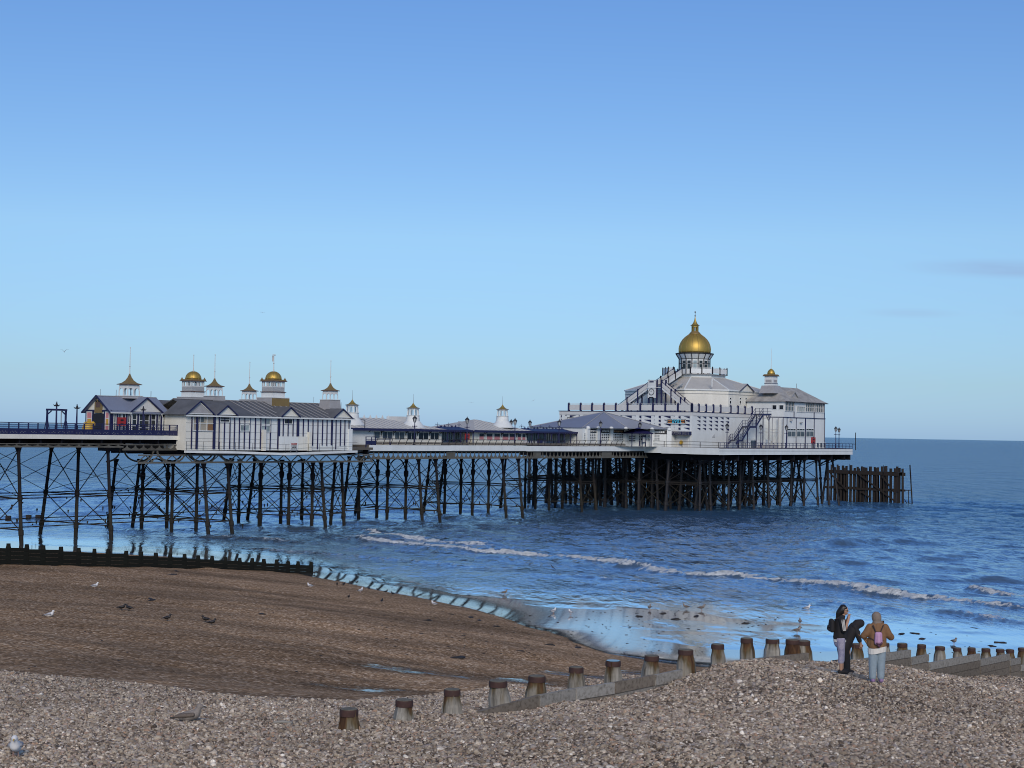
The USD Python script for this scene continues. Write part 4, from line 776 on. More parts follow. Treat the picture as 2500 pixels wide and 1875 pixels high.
# ------------------------------------------------------------------ 5. the bar with the blue pyramid roof
bar = pthing('seafront_bar', 'white bar with wide blue grey pyramid roof and small paned windows before the domed theatre', 'bar', (187, 4, DECK_LO))
FOOT = [(178.6, 1.6), (190.6, 1.6), (195.0, -3.1), (196.8, -3.1), (196.8, 11.5), (178.6, 11.5)]
MB().prism(FOOT, DECK_LO, 12.72).build('wall', 'white', bar)
apex = (188.0, 4.4, 15.3); EA = [(178.4, 1.45), (190.7, 1.45), (195.1, -3.25), (196.9, 11.7), (178.4, 11.7)]
m = MB()
for a, b in zip(EA, EA[1:]+EA[:1]): m.slab([(a[0], a[1], 12.75), (b[0], b[1], 12.75), apex], .03)
roof = m.build('roof', 'slate_blue', bar); m = MB()
for a in EA: m.bar((a[0], a[1], 12.77), (apex[0], apex[1], apex[2]+.02), .14, .06)
m.build('hip_cap', 'plinth_grey', roof)
def on_line(x, y, p, q):
    """Where the sight line through a pixel meets the upright plane through plan points p, q: fraction along, height."""
    d = ray(x, y); P, Q = pier_world((*p, 0))[0][:2], pier_world((*q, 0))[0][:2]; A = np.array([[d[0], -(Q-P)[0]], [d[1], -(Q-P)[1]]]); k, f = np.linalg.solve(A, P); return f, EYE+k*d[2]
def facet(x, p, q, y=1070): f, _ = on_line(x, y, p, q); return np.array(p)+(np.array(q)-np.array(p))*f
class Skew:
    """Boxes laid along a slanting wall from p to q: a along it, d outwards (towards us), z up."""
    def __init__(self, p, q): self.p, self.q = np.array(p, float), np.array(q, float); self.L = np.hypot(*(self.q-self.p)); self.e = (self.q-self.p)/self.L; self.n = np.array([self.e[1], -self.e[0]])
    def box(self, mb, a0, a1, z0, z1, d0, d1):
        f = lambda a, d, z: (*(self.p+self.e*a+self.n*d), z); return mb.hexa([f(a0, d1, z0), f(a1, d1, z0), f(a1, d0, z0), f(a0, d0, z0), f(a0, d1, z1), f(a1, d1, z1), f(a1, d0, z1), f(a0, d0, z1)])
    def at(self, x, y=1070): return on_line(x, y, self.p, self.q)[0]*self.L
    def window(self, parent, a0, a1, z0, z1, nx, nz, gm='glass_dark', fm='white'):
        m = MB(); b = .05
        for i in range(nx+1): a = a0+(a1-a0)*i/nx; self.box(m, a-b, a+b, z0, z1, .004, .08)
        for i in range(nz+1): z = z0+(z1-z0)*i/nz; self.box(m, a0, a1, z-b, z+b, .004, .07)
        w = m.build('window', fm, parent); self.box(MB(), a0+.03, a1-.03, z0+.03, z1-.03, .006, .03).build('pane', gm, w); return w
W1, W2 = Skew((178.6, 1.6), (190.6, 1.6)), Skew((190.6, 1.6), (195.0, -3.1))
for x in (1433, 1458, 1490, 1525):
    a = W1.at(x); m = MB(); W1.box(m, a-.36, a+.36, DECK_LO, 12.6, .0, .32); q = W1.p+W1.e*a+W1.n*.16; m.lathe((q[0], q[1], 12.6), [(.36, 0), (.34, .2), (.22, .36), (.05, .42)], 10); m.build('pillar', 'white', bar)
for x in (1591, 1633):
    a = W2.at(x); m = MB(); W2.box(m, a-.36, a+.36, DECK_LO, 12.6, .0, .32); q = W2.p+W2.e*a+W2.n*.16; m.lathe((q[0], q[1], 12.6), [(.36, 0), (.34, .2), (.22, .36), (.05, .42)], 10); m.build('pillar', 'white', bar)
for x0, x1, n in ((1425, 1431, 2), (1438, 1457, 4), (1467, 1487.5, 4), (1494.5, 1521, 5)):
    a, b = W1.at(x0), W1.at(x1); W1.window(bar, a, b, 10.95, 11.92, n, 4)
    if x0 > 1430:
        m = MB(); W1.box(m, a-.1, b+.1, 12.02, 12.56, .01, .12); s = m.build('name_board', 'black_paint', bar, 'dark name board over small paned windows'); k = MB()
        for r_ in range(5): u = a+.2+(b-a-.4)*r_/5; W1.box(k, u, u+(b-a)*.13, 12.16+.06*(r_ % 2), 12.4, .122, .14)
        k.build('lettering', 'pale_panel' if x0 < 1490 else 'board_brown', s)
for x0, x1, n in ((1559, 1586, 6), (1592.5, 1610.5, 4)): W2.window(bar, W2.at(x0), W2.at(x1), 10.95, 11.92, n, 4)
a, b = W2.at(1561), W2.at(1588); m = MB(); W2.box(m, a, b, 12.02, 12.56, .01, .12); m.build('name_board', 'black_paint', bar, 'dark name board right of the porch')
a, b = W2.at(1592.5), W2.at(1632); m = MB(); W2.box(m, a, min(b, W2.L), 12.02, 12.58, .01, .12); s = m.build('name_board', 'black_paint', bar, 'long black board with white rings and dark letters')
m = MB()
for r_ in range(6): u = a+.25+r_*.30; q = W2.p+W2.e*u+W2.n*.13; m.tube([(q[0], q[1], 12.3), (q[0]+W2.n[0]*.02, q[1]+W2.n[1]*.02, 12.3)], .14, 8)
m.build('ring', 'white', s)
t = meshkit.text_mesh('ANALOGUE', .24, .02); v = np.array(t.vertices); v[:, 0] -= v[:, 0].min(); v[:, 0] *= 2.4/v[:, 0].max()
MB().add(np.array([(*(W2.p+W2.e*(a+2.2+x)+W2.n*(.122+z)), 12.18+y) for x, y, z in v]), t.faces).build('lettering', 'pipe_grey', s)
PC = np.array([190.7, 0.6]); m = MB(); ps, pt_ = PC   # porch on the corner
for ds, dt in ((-1.7, -.9), (1.1, -2.6)): MB().tube([(ps+ds, pt_+dt, DECK_LO), (ps+ds, pt_+dt, 12.1)], .08, 6).build('porch_post', 'navy', bar)
porch = None; m = MB(); P4 = [(ps-2.1, pt_+.9), (ps-1.9, pt_-1.3), (ps+1.2, pt_-3.0), (ps+2.2, pt_-1.2)]
for p, q in zip(P4, P4[1:]+P4[:1]): m.slab([(*p, 12.05), (*q, 12.05), (ps-.1, pt_-1.0, 12.95)], .08)
m.tube([(ps-.1, pt_-1.0, 12.9), (ps-.1, pt_-1.0, 13.5)], .05, 5); m.build('porch_roof', 'navy', bar)
a = W1.at(1531); W1.window(bar, a, W1.L-.1, 10.7, 11.7, 2, 3); W2.window(bar, .15, W2.at(1552), 10.7, 11.7, 2, 3)
MB().box(197-.5, 197-.02, -3.9, -6.0, 12.35, 12.6).build('awning_ledge', 'white', bar)
# ------------------------------------------------------------------ 6. the domed theatre at the sea end
th = pthing('domed_theatre', 'big white theatre with large gold dome, clock stairs and rows of navy triangles', 'theatre', (215, 7, DECK_LO))
S0, TS, TF, ZT = 197.0, -6.1, 19.8, 15.5
MB().box(S0+.02, 236, TS+.02, TF, DECK_LO, ZT).build('wall', 'white', th, 'white ground storey wall with rows of navy triangles')
m = MB(); m.box(S0-.12, 221, TS-.12, TF+.12, ZT, ZT+.10); m.build('terrace_edge', 'navy', th)
m = MB(); m.box(S0-.06, S0+.015, TS-.06, TF, ZT-.55, ZT-.02); m.box(S0, 220.6, TS-.06, TS+.015, ZT-.55, ZT-.02); m.build('frieze', 'pale_panel', th)
for i in range(8): t = TF-.9-i*3.7; MB().box(S0-.05, S0+.012, t-.35, t+.35, 12.4, ZT-.56).build('pilaster', 'white', th) if t > TS+.5 else None
MB().box(S0-.07, S0+.3, TS-.07, TS+.35, DECK_LO, ZT-.56).build('corner_pilaster', 'white', th)
rows = [14.85-.60*r for r in range(4)]
for c in range(14):
    t = TF-.35-c*1.85
    for z in rows:
        a, b = t, t-1.28
        pts = [(a, z), (b, z), (a if c < 7 else b, z-.37)]
        MB().plate(pts, 't', S0-.045, S0+.01).build('triangle', 'navy', th)
for x in (1702, 1716, 1730.5, 1744.5, 1758.5, 1772):
    a, b = on_t(x-.3, 1030, TS)[0], on_t(x+7.6, 1030, TS)[0]
    for z in rows: MB().plate([(a, z), (b, z), (b, z-.34)], 's', TS-.045, TS+.01).build('triangle', 'navy', th)
def on_front(x, y): return on_s(x, y, S0)
def sign(x0, y0, x1, y1, board, rim, label, lines):
    ta, za = on_front(x0, y0); tb, zb = on_front(x1, y1); b = MB().box(S0-.22, S0-.05, tb, ta, zb, za).build('sign', board, th, label)
    m = MB()
    for z in (za-.04, zb+.04): m.box(S0-.25, S0-.221, tb-.02, ta+.02, z-.045, z+.045)
    for t in (ta, tb): m.box(S0-.25, S0-.221, t-.045, t+.045, zb, za)
    m.build('sign_rim', rim, b)
    for txt, x, y, h, mat, fit in lines: t, z = on_front(x, y); lettering(b, txt, 't', S0-.222, t, z, h, mat, fit=fit, bold=True)
    return b
b = sign(1387.5, 1018.5, 1429, 1035.5, 'cream', 'black_paint', 'cream board with a crest and small script', [('Family', 1403, 1026.5, .42, 'board_brown', 1.3), ('Amusements', 1402, 1032.5, .36, 'board_brown', 1.9)])
t, z = on_front(1393, 1026); m = MB(); m.tube([(S0-.225, t, z), (S0-.25, t, z)], .33, 12); m.build('crest', 'plinth_grey', b)
paint('neon_blue', (0.10, 0.55, 0.75), 0.4, 0.05); paint('amber', (0.60, 0.25, 0.08), 0.5, 0.1)
b = sign(1630.5, 1022.5, 1675, 1034.8, 'black_paint', 'white', 'dark board with large pale blue 1901', [('1901', 1642.5, 1032.6, .60, 'neon_blue', 1.75)])
for x0, x1 in ((1633, 1642), (1663, 1672.5)):
    ta, _ = on_front(x0, 1030); tb, _ = on_front(x1, 1030)
    for y in (1027.2, 1031.5): _, z = on_front(x0, y); MB().box(S0-.24, S0-.222, tb, ta, z-.06, z+.06).build('lettering', 'amber', b)
ta, za = on_front(1646.5, 1053); tb, zb = on_front(1692, 1062)
aw = MB().box(S0-1.1, S0-.06, TS-.02, ta, zb, za).build('awning', 'navy', th, 'navy awning box over the entrance'); lettering(aw, 'OCEAN SUITE', 't', S0-1.105, ta-.4, (za+zb)/2-.2, .42, 'pipe_grey', fit=3.0)
MB().box(S0-1.0, S0-.05, ta+.1, ta+4.0, za-.1, za+.12).build('ledge', 'white', th)
t, z = on_front(1666, 1080); m = MB(); m.tube([(S0-.4, t, z), (S0-.32, t, z)], .32, 10); m.build('wreath', 'yellow', th)
MB().box(S0-.05, S0-.0, t-1.1, t+1.1, DECK_LO, DECK_LO+2.3).build('door', 'pale_panel', th)
m = MB(); s_, z_ = on_t(1742, 1067, TS); m.box(s_-.4, s_+.4, TS-.03, TS+.005, z_-.06, z_+.06); m.plate([(s_-.1, z_+.15), (s_+.25, z_+.15), (s_+.2, z_+.5)], 's', TS-.03, TS+.005); m.build('painted_boat', 'plinth_grey', th)

# balustrade of the terrace: posts, glass-white panels, rail
def balustrade(parent, pts, z0, h, panel='pale_panel', post='navy', pw=.14, pieces=True, inset=.12):
    for (a, b) in zip(pts[:-1], pts[1:]):
        a, b = np.array(a, float), np.array(b, float); d = (b-a)/np.hypot(*(b-a)); m = MB(); p, q = a+d*pw, b-d*pw
        m.bar((*p, z0+.14+(h-.38)/2), (*q, z0+.14+(h-.38)/2), .03, h-.38); m.build('panel', panel, parent)
        m = MB(); m.bar((*p, z0+h-.08), (*q, z0+h-.08), .05, .05)
        for k in range(1, 8): u = p+(q-p)*k/8; m.box(u[0]-.02, u[0]+.02, u[1]-.02, u[1]+.02, z0+h-.24, z0+h-.08)
        m.build('rail', 'white', parent)
    for a in pts: m = MB(); m.box(a[0]-pw, a[0]+pw, a[1]-pw, a[1]+pw, z0, z0+h); m.lathe((a[0], a[1], z0+h), [(pw, 0), (pw*.8, .08), (.03, .14)], 6); m.build('post', post, parent)
ZR = ZT+.10; terr = pthing('terrace_balustrade', 'white panelled balustrade with navy posts round the theatre terrace', 'balustrade', (S0, TS, ZR))
front = [(S0+.1, on_front(x, 998)[0]) for x in (1388, 1417, 1445, 1474, 1503, 1532, 1563, 1594, 1624, 1655, 1687)]
front[-1] = (S0+.1, TS+.1); sidep = [(on_t(x, 1000, TS)[0], TS+.1) for x in (1707, 1724.8, 1742.7, 1760.3, 1785, 1802.5, 1819.6, 1837)]
balustrade(terr, front, ZR, 1.25); balustrade(terr, front[-1:]+sidep, ZR, 1.2)

# upper storey: chamfered block, low roof, gallery, drum and dome
CS, CT, ZU, ZG = 218.5, 6.9, 19.4, 22.25
UP = [(209.5, 10.6), (209.5, 3.2), (214.8, -2.1), (229, -2.1), (234, 3.2), (234, 16), (214.8, 18.8)]
MB().prism(UP[::1], ZR, ZU).build('upper_wall', 'cream', th, 'cream upper storey wall under the dome')
def ring(poly, g): c = np.array([CS, CT]); return [tuple(c+(np.array(p)-c)*(1+g/np.hypot(*(np.array(p)-c)))) for p in poly]
MB().prism(ring(UP, .22), ZU, ZU+.22).build('upper_cornice', 'white', th); MB().prism(ring(UP, .1), ZU-.55, ZU-.5).build('upper_band', 'plinth_grey', th)
GA = [(213.5, 9.0), (213.5, 4.6), (216.2, 1.9), (221.0, 1.9), (223.5, 4.6), (223.5, 9.4), (221, 11.9), (216.2, 11.9)]
top8 = [(213.9, 9.0), (213.9, 4.7), (216.3, 2.2), (221.0, 2.2), (223.2, 4.7), (223.2, 9.2), (216.4, 11.6)]
m = MB(); lo = ring(UP, .05); pairs = list(zip(lo, lo[1:]+lo[:1])); tp = list(zip(top8, top8[1:]+top8[:1]))
for (a, b), (c, d) in zip(pairs, tp): m.slab([(*a, ZU+.2), (*b, ZU+.2), (*d, ZG-.5)], .1); m.slab([(*a, ZU+.2), (*d, ZG-.5), (*c, ZG-.5)], .1)
roof = m.build('upper_roof', 'lead_roof', th); m = MB()
for a, c in zip(lo, top8): m.bar((*a, ZU+.22), (*c, ZG-.48), .22, .08)
m.build('hip_cap', 'white', roof)
MB().prism(top8, ZG-.6, ZG-.05).build('gallery_base', 'white', th); MB().prism(ring(GA, .15), ZG-.05, ZG+.06).build('gallery_floor', 'pipe_grey', th)
gal = pthing('gallery_balustrade', 'white panelled balustrade with navy posts round the gold dome gallery', 'balustrade', (CS, CT, ZG))
GV = [GA[0], None, GA[1], (214.9, 3.2), GA[2], (218.6, 1.9), GA[3], (222.3, 3.2), GA[4]]
balustrade(gal, [GA[1], (214.9, 3.2), GA[2], (218.6, 1.9), GA[3], (222.3, 3.2), GA[4]], ZG+.06, 1.15, 'white', 'black_paint', .09); balustrade(gal, [(213.5, 8.0), GA[0], (214.9, 10.5), GA[7], GA[6]], ZG+.06, 1.15, 'white', 'black_paint', .09)
m = MB(); m.lathe((CS, CT, ZG+.06), [(2.66, 0), (2.66, 3.25)], 16); drum = m.build('drum', 'white', th)
m = MB(); w2 = MB(); gl = MB()
for k in range(16):
    a = k*math.pi/8; c, s_ = math.cos(a), math.sin(a); MB().bar((CS+2.7*c, CT+2.7*s_, ZG), (CS+2.7*c, CT+2.7*s_, ZG+2.75), .12).build('upright', 'black_paint', drum)
    m.bar((CS+2.68*c, CT+2.68*s_, ZG+2.7), (CS+3.25*c, CT+3.25*s_, ZG+3.6), .10)
    a2 = a+math.pi/16; e = np.array([-math.sin(a2), math.cos(a2)])*.30; p = np.array([CS+2.63*math.cos(a2), CT+2.63*math.sin(a2)]); o = np.array([math.cos(a2), math.sin(a2)])
    for z0, z1 in ((ZG+1.05, ZG+1.85), (ZG+2.05, ZG+2.45)):
        f = lambda u, d, z: (*(p+e*u+o*d), z); q = MB()
        q.hexa([f(-1, -.03, z0), f(-1, .03, z0), f(1, .03, z0), f(1, -.03, z0), f(-1, -.03, z1), f(-1, .03, z1), f(1, .03, z1), f(1, -.03, z1)]); q.build('pane', 'glass_dark' if (k % 3) else 'glass_pale', drum)
m.build('eave_bracket', 'black_paint', drum)
m = MB()
for z in (ZG+1.95, ZG+2.72): m.lathe((CS, CT, z), [(2.69, 0), (2.72, .03), (2.69, .09)], 32)
m.build('band', 'black_paint', drum)
MB().lathe((CS, CT, ZG+2.8), [(2.68, 0), (3.2, .80)], 32).build('cove', 'white', drum)
MB().lathe((CS, CT, ZG+3.58), [(3.2, 0), (3.34, .08), (3.30, .2), (2.9, .26)], 32).build('cornice', 'black_paint', drum)
ZD = ZG+3.78; prof = [(2.72, 0), (2.78, .35), (2.79, .8), (2.71, 1.3), (2.5, 1.85), (2.15, 2.38), (1.7, 2.83), (1.28, 3.14), (.98, 3.36)]
dome_ = MB().lathe((CS, CT, ZD), prof, 48).build('dome', 'gold', th, 'large gilded dome', smooth=True); m = MB()
for k in range(16): a = k*math.pi/8; m.tube([(CS+(r+.015)*math.cos(a), CT+(r+.015)*math.sin(a), ZD+h) for r, h in prof], .03, 4)
m.build('rib', 'gold_dull', dome_)
cup = MB().lathe((CS, CT, ZD+3.3), [(.98, 0), (.98, .18), (.75, .42), (.62, .55)], 16).build('cupola', 'gold_dull', dome_, smooth=30)
m = MB()
for k in range(8): a = k*math.pi/4; m.bar((CS+.54*math.cos(a), CT+.54*math.sin(a), ZD+3.85), (CS+.54*math.cos(a), CT+.54*math.sin(a), ZD+4.85), .13)
m.lathe((CS, CT, ZD+4.55), [(.6, 0), (.6, .3)], 16); m.build('cupola_arcade', 'gold', dome_)
MB().lathe((CS, CT, ZD+4.85), [(.86, 0), (.62, .12), (.36, .42), (.18, .85), (.06, 1.45), (.05, 1.7)], 16).build('spire', 'gold', dome_, smooth=40)
m = MB(); m.tube([(CS, CT, ZD+6.4), (CS, CT, ZD+7.2)], .05, 6)
for z, r in ((6.55, .16), (7.2, .17)): m.lathe((CS, CT, ZD+z), [(.03, -r), (r, 0), (.03, r)], 8)
m.build('finial', 'pipe_grey', dome_)
for x, y, rr in ((1648, 934, .72), (1661, 941.5, .72)):      # satellite dishes on the roof
    P = None; d = ray(x, y); k = (210.0 if x < 1655 else 209.4)/(d[:2]@U); W = np.array([0, 0, EYE])+k*d; s, t = W[:2]@U, W[:2]@V-T0
    m = MB(); m.lathe((0, 0, 0), [(.05, -.12), (rr*.6, -.08), (rr, .08), (rr*.97, .10), (rr*.5, -.03)], 16); v = np.vstack(m.v); R = trimesh.transformations.euler_matrix(-.5, -.35, 0)[:3, :3]; v = v@R.T+(s, t, W[2])
    q = MB(); q.add(v, np.vstack(m.f)); q.tube([(s, t, W[2]-.1), (s+.1, t+.1, W[2]-.9)], .05, 5); q.build('satellite_dish', 'pale_panel', th, smooth=30)
s_, t_ = 212.3, -0.4; MB().tube([(s_, t_, ZU+.6), (s_, t_, ZU+1.9)], .1, 6).build('vent_pipe', 'white', th)

# clock tower with its two flights down to the terrace and one up to the gallery
st = pthing('clock_stairs', 'white clock tower with navy railed stairs leading down both sides', 'clock tower', (205.6, CT, ZR)); SC = 205.6; ZP = 19.75
for t in (CT-1.7, CT-.78, CT+.78):
    for s in ((SC, SC+1.3) if t != CT-.78 else (SC,)): MB().box(s-.11, s+.11, t-.11, t+.11, ZR, ZP+1.25).build('post', 'navy', st)
MB().box(SC-.1, SC+1.5, CT-1.8, CT+.85, ZP-.12, ZP).build('landing', 'white', st)
bx = MB().box(SC-.45, SC-.06, CT-.68, CT+.68, 17.95, ZP+1.1).build('clock_case', 'white', st)
m = MB(); m.box(SC-.52, SC-.05, CT-.78, CT+.78, 19.6, 19.78); m.box(SC-.52, SC-.05, CT-.78, CT+.78, ZP+1.1, ZP+1.2); m.build('moulding', 'white', bx)
MB().box(SC-.48, SC-.452, CT-.42, CT+.42, ZP+.78, ZP+1.0).build('plaque', 'navy', bx); MB().box(SC-.5, SC-.452, CT-.42, CT+.42, 17.97, 18.12).build('plaque', 'black_paint', bx)
ring_ = MB(); zc = 18.95
def disc(mb, r0, r1, s, n=24):
    k = np.arange(n)*2*math.pi/n; v = np.vstack([np.column_stack([np.full(n, s), CT+r*np.cos(k), zc+r*np.sin(k)]) for r in (r0, r1)]); f = []
    for j in range(n): a, b = j, (j+1) % n; f += [(a, b, b+n), (a, b+n, a+n)]
    return mb.add(v, f)
face = disc(MB(), .01, .52, SC-.470).build('clock_face', 'white', bx); disc(MB(), .46, .57, SC-.475).build('clock_rim', 'black_paint', face)
m = MB()
for k in range(12): a = k*math.pi/6; m.bar((SC-.474, CT+.36*math.sin(a), zc+.36*math.cos(a)), (SC-.474, CT+.44*math.sin(a), zc+.44*math.cos(a)), .035, .02)
m.build('hour_mark', 'black_paint', face)
m = MB(); m.bar((SC-.478, CT, zc), (SC-.478, CT+.02, zc+.27), .06, .02); m.bar((SC-.480, CT, zc), (SC-.480, CT+.28, zc+.24), .045, .02); m.build('clock_hand', 'black_paint', face)
def flight(s, t0, z0, t1, z1, width=1.25, n=4):
    """A flight along t at s: string, panelled side, handrail on both sides, posts down to the terrace."""
    for s_ in (s, s+width):
        m = MB(); m.hexa([(s_-.04, t0, z0-.15), (s_+.04, t0, z0-.15), (s_+.04, t1, z1-.35), (s_-.04, t1, z1-.35), (s_-.04, t0, z0+.15), (s_+.04, t0, z0+.15), (s_+.04, t1, z1+.0), (s_-.04, t1, z1+.0)]); m.build('string', 'white', st)
        m = MB(); m.hexa([(s_-.015, t0, z0+.2), (s_+.015, t0, z0+.2), (s_+.015, t1, z1+.1), (s_-.015, t1, z1+.1), (s_-.015, t0, z0+.8), (s_+.015, t0, z0+.8), (s_+.015, t1, z1+.75), (s_-.015, t1, z1+.75)]); m.build('panel', 'pale_panel', st)
        MB().bar((s_, t0, z0+.95), (s_, t1, z1+.92), .08).build('handrail', 'navy', st)
        for k in range(1, n): f = k/n; t, z = t0+(t1-t0)*f, z0+(z1-z0)*f; MB().box(s_-.1, s_+.1, t-.1, t+.1, ZR, z+1.1).build('post', 'navy', st)
    for k in range(9): f0, f1 = k/9, (k+1)/9; MB().box(s+.05, s+width-.05, t0+(t1-t0)*f0, t0+(t1-t0)*f1, z0+(z1-z0)*f1-.12, z0+(z1-z0)*f1-.02).build('tread', 'pipe_grey', st)
flight(SC, -.45, ZR+.05, CT-1.7, ZP, n=3); flight(SC, 14.2, ZR+.05, CT+.85, ZP, n=3)
for t in (CT+.8, CT-.75):
    a, b = np.array([SC+1.4, t, ZP]), np.array([213.4, t, ZG+.05]); m = MB(); m.bar(a+(0, 0, .0), b+(0, 0, .0), .08, .32); m.build('string', 'white', st); m = MB(); m.bar(a+(0, 0, .5), b+(0, 0, .5), .03, .62); m.build('panel', 'pale_panel', st)
    MB().bar(a+(0, 0, 1.0), b+(0, 0, 1.0), .08).build('handrail', 'navy', st)
    for f in (.02, .33, .66, .98): p = a+(b-a)*f; MB().box(p[0]-.09, p[0]+.09, p[1]-.09, p[1]+.09, p[2]-.35, p[2]+1.2).build('post', 'black_paint', st)
for k in range(10): f = (k+.5)/10; p = np.array([SC+1.4, CT, ZP])+(np.array([213.4, CT, ZG])-np.array([SC+1.4, CT, ZP]))*f; MB().box(p[0]-.4, p[0]+.4, CT-.7, CT+.75, p[2]-.08, p[2]).build('tread', 'pipe_grey', st)
for t0 in (-3.0, ): m = MB(); m.bar((SC+1.3, CT-1.7, ZP-.7), (SC+1.3, CT-.8, ZP-1.9), .08); m.bar((SC+1.3, CT-.8, ZP-.7), (SC+1.3, CT-1.7, ZP-1.9), .08); m.bar((SC+.1, 11.0, 16.9), (SC+1.25, 11.0, 18.0), .08); m.build('tie', 'white', st)

# seaward pavilion of the theatre
B0, B1, BT = 220.7, 235.4, -9.45
MB().box(B0, B1, BT+.05, TS+.01, DECK_LO, 15.1).build('wall', 'white', th); MB().box(B0+.05, B1-.05, BT+.1, -2.2, 15.22, 18.05).build('upper_wall', 'white', th)
m = MB(); m.box(B0-.06, B1+.1, BT-.06, TS, 15.1, 15.22); m.build('band', 'navy', th)
m = MB(); gable_roof(m, B0, B1, BT, -2.2, 18.05, 20.4, .12, .35, 3.0, 3.4); roof = m.build('sea_roof', 'worn_roof', th, 'weathered grey hipped roof at the sea end'); MB().box(B0-.3, B1+.35, BT-.42, BT-.34, 17.72, 17.85).build('gutter', 'black_paint', roof)
m = MB(); m.tube([(225.0, -5.8, 20.3), (225, -5.8, 20.9)], .03, 5); m.tube([(231.6, -5.8, 20.3), (231.6, -5.8, 21.2)], .05, 5); m.build('finial', 'pipe_grey', roof)
gable(th, 224.2, 227.0, BT+.9, 18.5, 19.6, 2.0, 'plinth_grey', 'plinth_grey', 'worn_roof', False)
gable(th, *(on_t(x, 965, -2.1)[0] for x in (1803, 1836)), -2.3, 19.55, 20.75, 3.0, 'cream', 'navy', 'lead_roof', False)
MB().box(222.2, 223.4, 2.5, 3.6, 20.2, 21.6).build('chimney', 'white', th)
for x in (1783, 1807, 1821, 1845):
    s, z = on_t(x, 977, -2.1)
    for z0, z1 in ((z+.1, z+.45), (z-.65, z-.05)): window(th, 's', -2.1, s-.28, s+.28, z0, z1, 1, 1, .07, 'white', 'glass_dark')
MB().box(209, 221, -2.25, -2.12, 16.4, 16.45).build('board_line', 'plinth_grey', th)
s_, z_ = 222.2, 19.3; m = MB(); w = 1.5     # gold topped turret on the sea pavilion
m.hexa([(s_-w, -6-w, 19.2), (s_+w, -6-w, 19.2), (s_+w, -6+w, 19.2), (s_-w, -6+w, 19.2), (s_-1.15, -7.15, 20.5), (s_+1.15, -7.15, 20.5), (s_+1.15, -4.85, 20.5), (s_-1.15, -4.85, 20.5)]); base = m.build('turret', 'plinth_grey', th)
h = .80; m = MB(); m.box(s_-h, s_+h, -6-h, -6+h, 20.5, 22.1); m.build('shaft', 'white', base); MB().box(s_-h-.06, s_+h+.06, -6-h-.06, -6+h+.06, 20.86, 20.94).build('band', 'navy', base)
m = MB(); m.box(s_-.55, s_+.55, -6-h-.02, -6-h, 21.05, 21.5); m.box(s_-h-.02, s_-h, -6.55, -5.45, 21.05, 21.5); m.build('louvre', 'plinth_grey', base)
MB().box(s_-1.05, s_+1.05, -7.05, -4.95, 22.1, 22.18).build('eave', 'rust_trim', base); MB().lathe((s_, -6, 22.18), [(1.36, 0), (1.42, .1), (1.2, .26)], 4, math.pi/4).build('cornice', 'gold_dull', base)
MB().lathe((s_, -6, 22.4), [(.66, 0), (.66, .25), (.55, .55), (.34, .82), (.1, .97), (.03, 1.02)], 20).build('dome', 'gold', base, smooth=True)
MB().tube([(s_, -6, 23.35), (s_, -6, 23.7), (s_, -6, 26.8)], [.08, .05, .03], 6).build('flagpole', 'pale_panel', base)
# windows of the sea pavilion
def onB(x, y): return on_t(x, y, BT)
for x0, x1, y0, y1, nx, nz, gm in ((1917, 1939, 978, 1005, 3, 2, 'glass_mid'), (1946, 1966, 991, 1007, 4, 1, 'glass_pale'), (1967, 1988, 982, 1007, 4, 2, 'glass_mid'), (1990, 2012, 984, 1008, 5, 2, 'glass_mid')):
    a, za = onB(x0, y0); b, zb = onB(x1, y1); window(th, 's', BT+.1, a, b, zb, za, nx, nz, .12, 'pale_panel', gm, proud=.12)
for x0, x1 in ((1922.5, 1943), (1945.5, 1965), (1968, 1987)):
    a, za = onB(x0, 1046); b, zb = onB(x1, 1067); window(th, 's', BT+.05, a, b, zb, za-.42, 2, 1, .08, 'white', 'glass_mid'); window(th, 's', BT+.05, a, b, za-.36, za, 3, 1, .07, 'white', 'glass_dark', 'fanlight')
for x, w_ in ((1912, .04), (1921.5, .04), (1944, .05), (1966.5, .11), (1988, .07), (2013.5, .06)): s, _ = onB(x, 1050); MB().box(s-w_, s+w_, BT-.03, BT+.05, DECK_LO, 15.1).build('upright', 'navy', th)
for x, w_ in ((1939.5, .05), (1988.5, .08), (2013.5, .06)): s, _ = onB(x, 1000); MB().box(s-w_, s+w_, BT-.0, BT+.1, 15.22, 17.8).build('upright', 'navy', th)
s, z = onB(1930, 1028); MB().lathe((s, BT-.1, z), [(.3, 0), (.28, .25), (.1, .42)], 8).build('vent_hood', 'plinth_grey', th); s, z = onB(1955, 1032); MB().box(s-.35, s+.2, BT-.3, BT+.05, z-.08, z+.1).build('floodlight', 'plinth_grey', th)
ta, za = on_s(1885, 988, B0); tb, zb = on_s(1901, 1000, B0)
for t0, t1 in ((ta, ta-.9), (ta-1.3, ta-2.2)): window(th, 't', B0+.05, t0, t1, zb, za, 1, 1, .08, 'white', 'glass_dark', proud=.08)
for k in range(3): s, _ = onB(1994+8*k, 1085); window(th, 's', BT+.05, s, s+.8, 10.1, 11.0, 1, 1, .07, 'white', 'glass_mid', 'vent_panel')
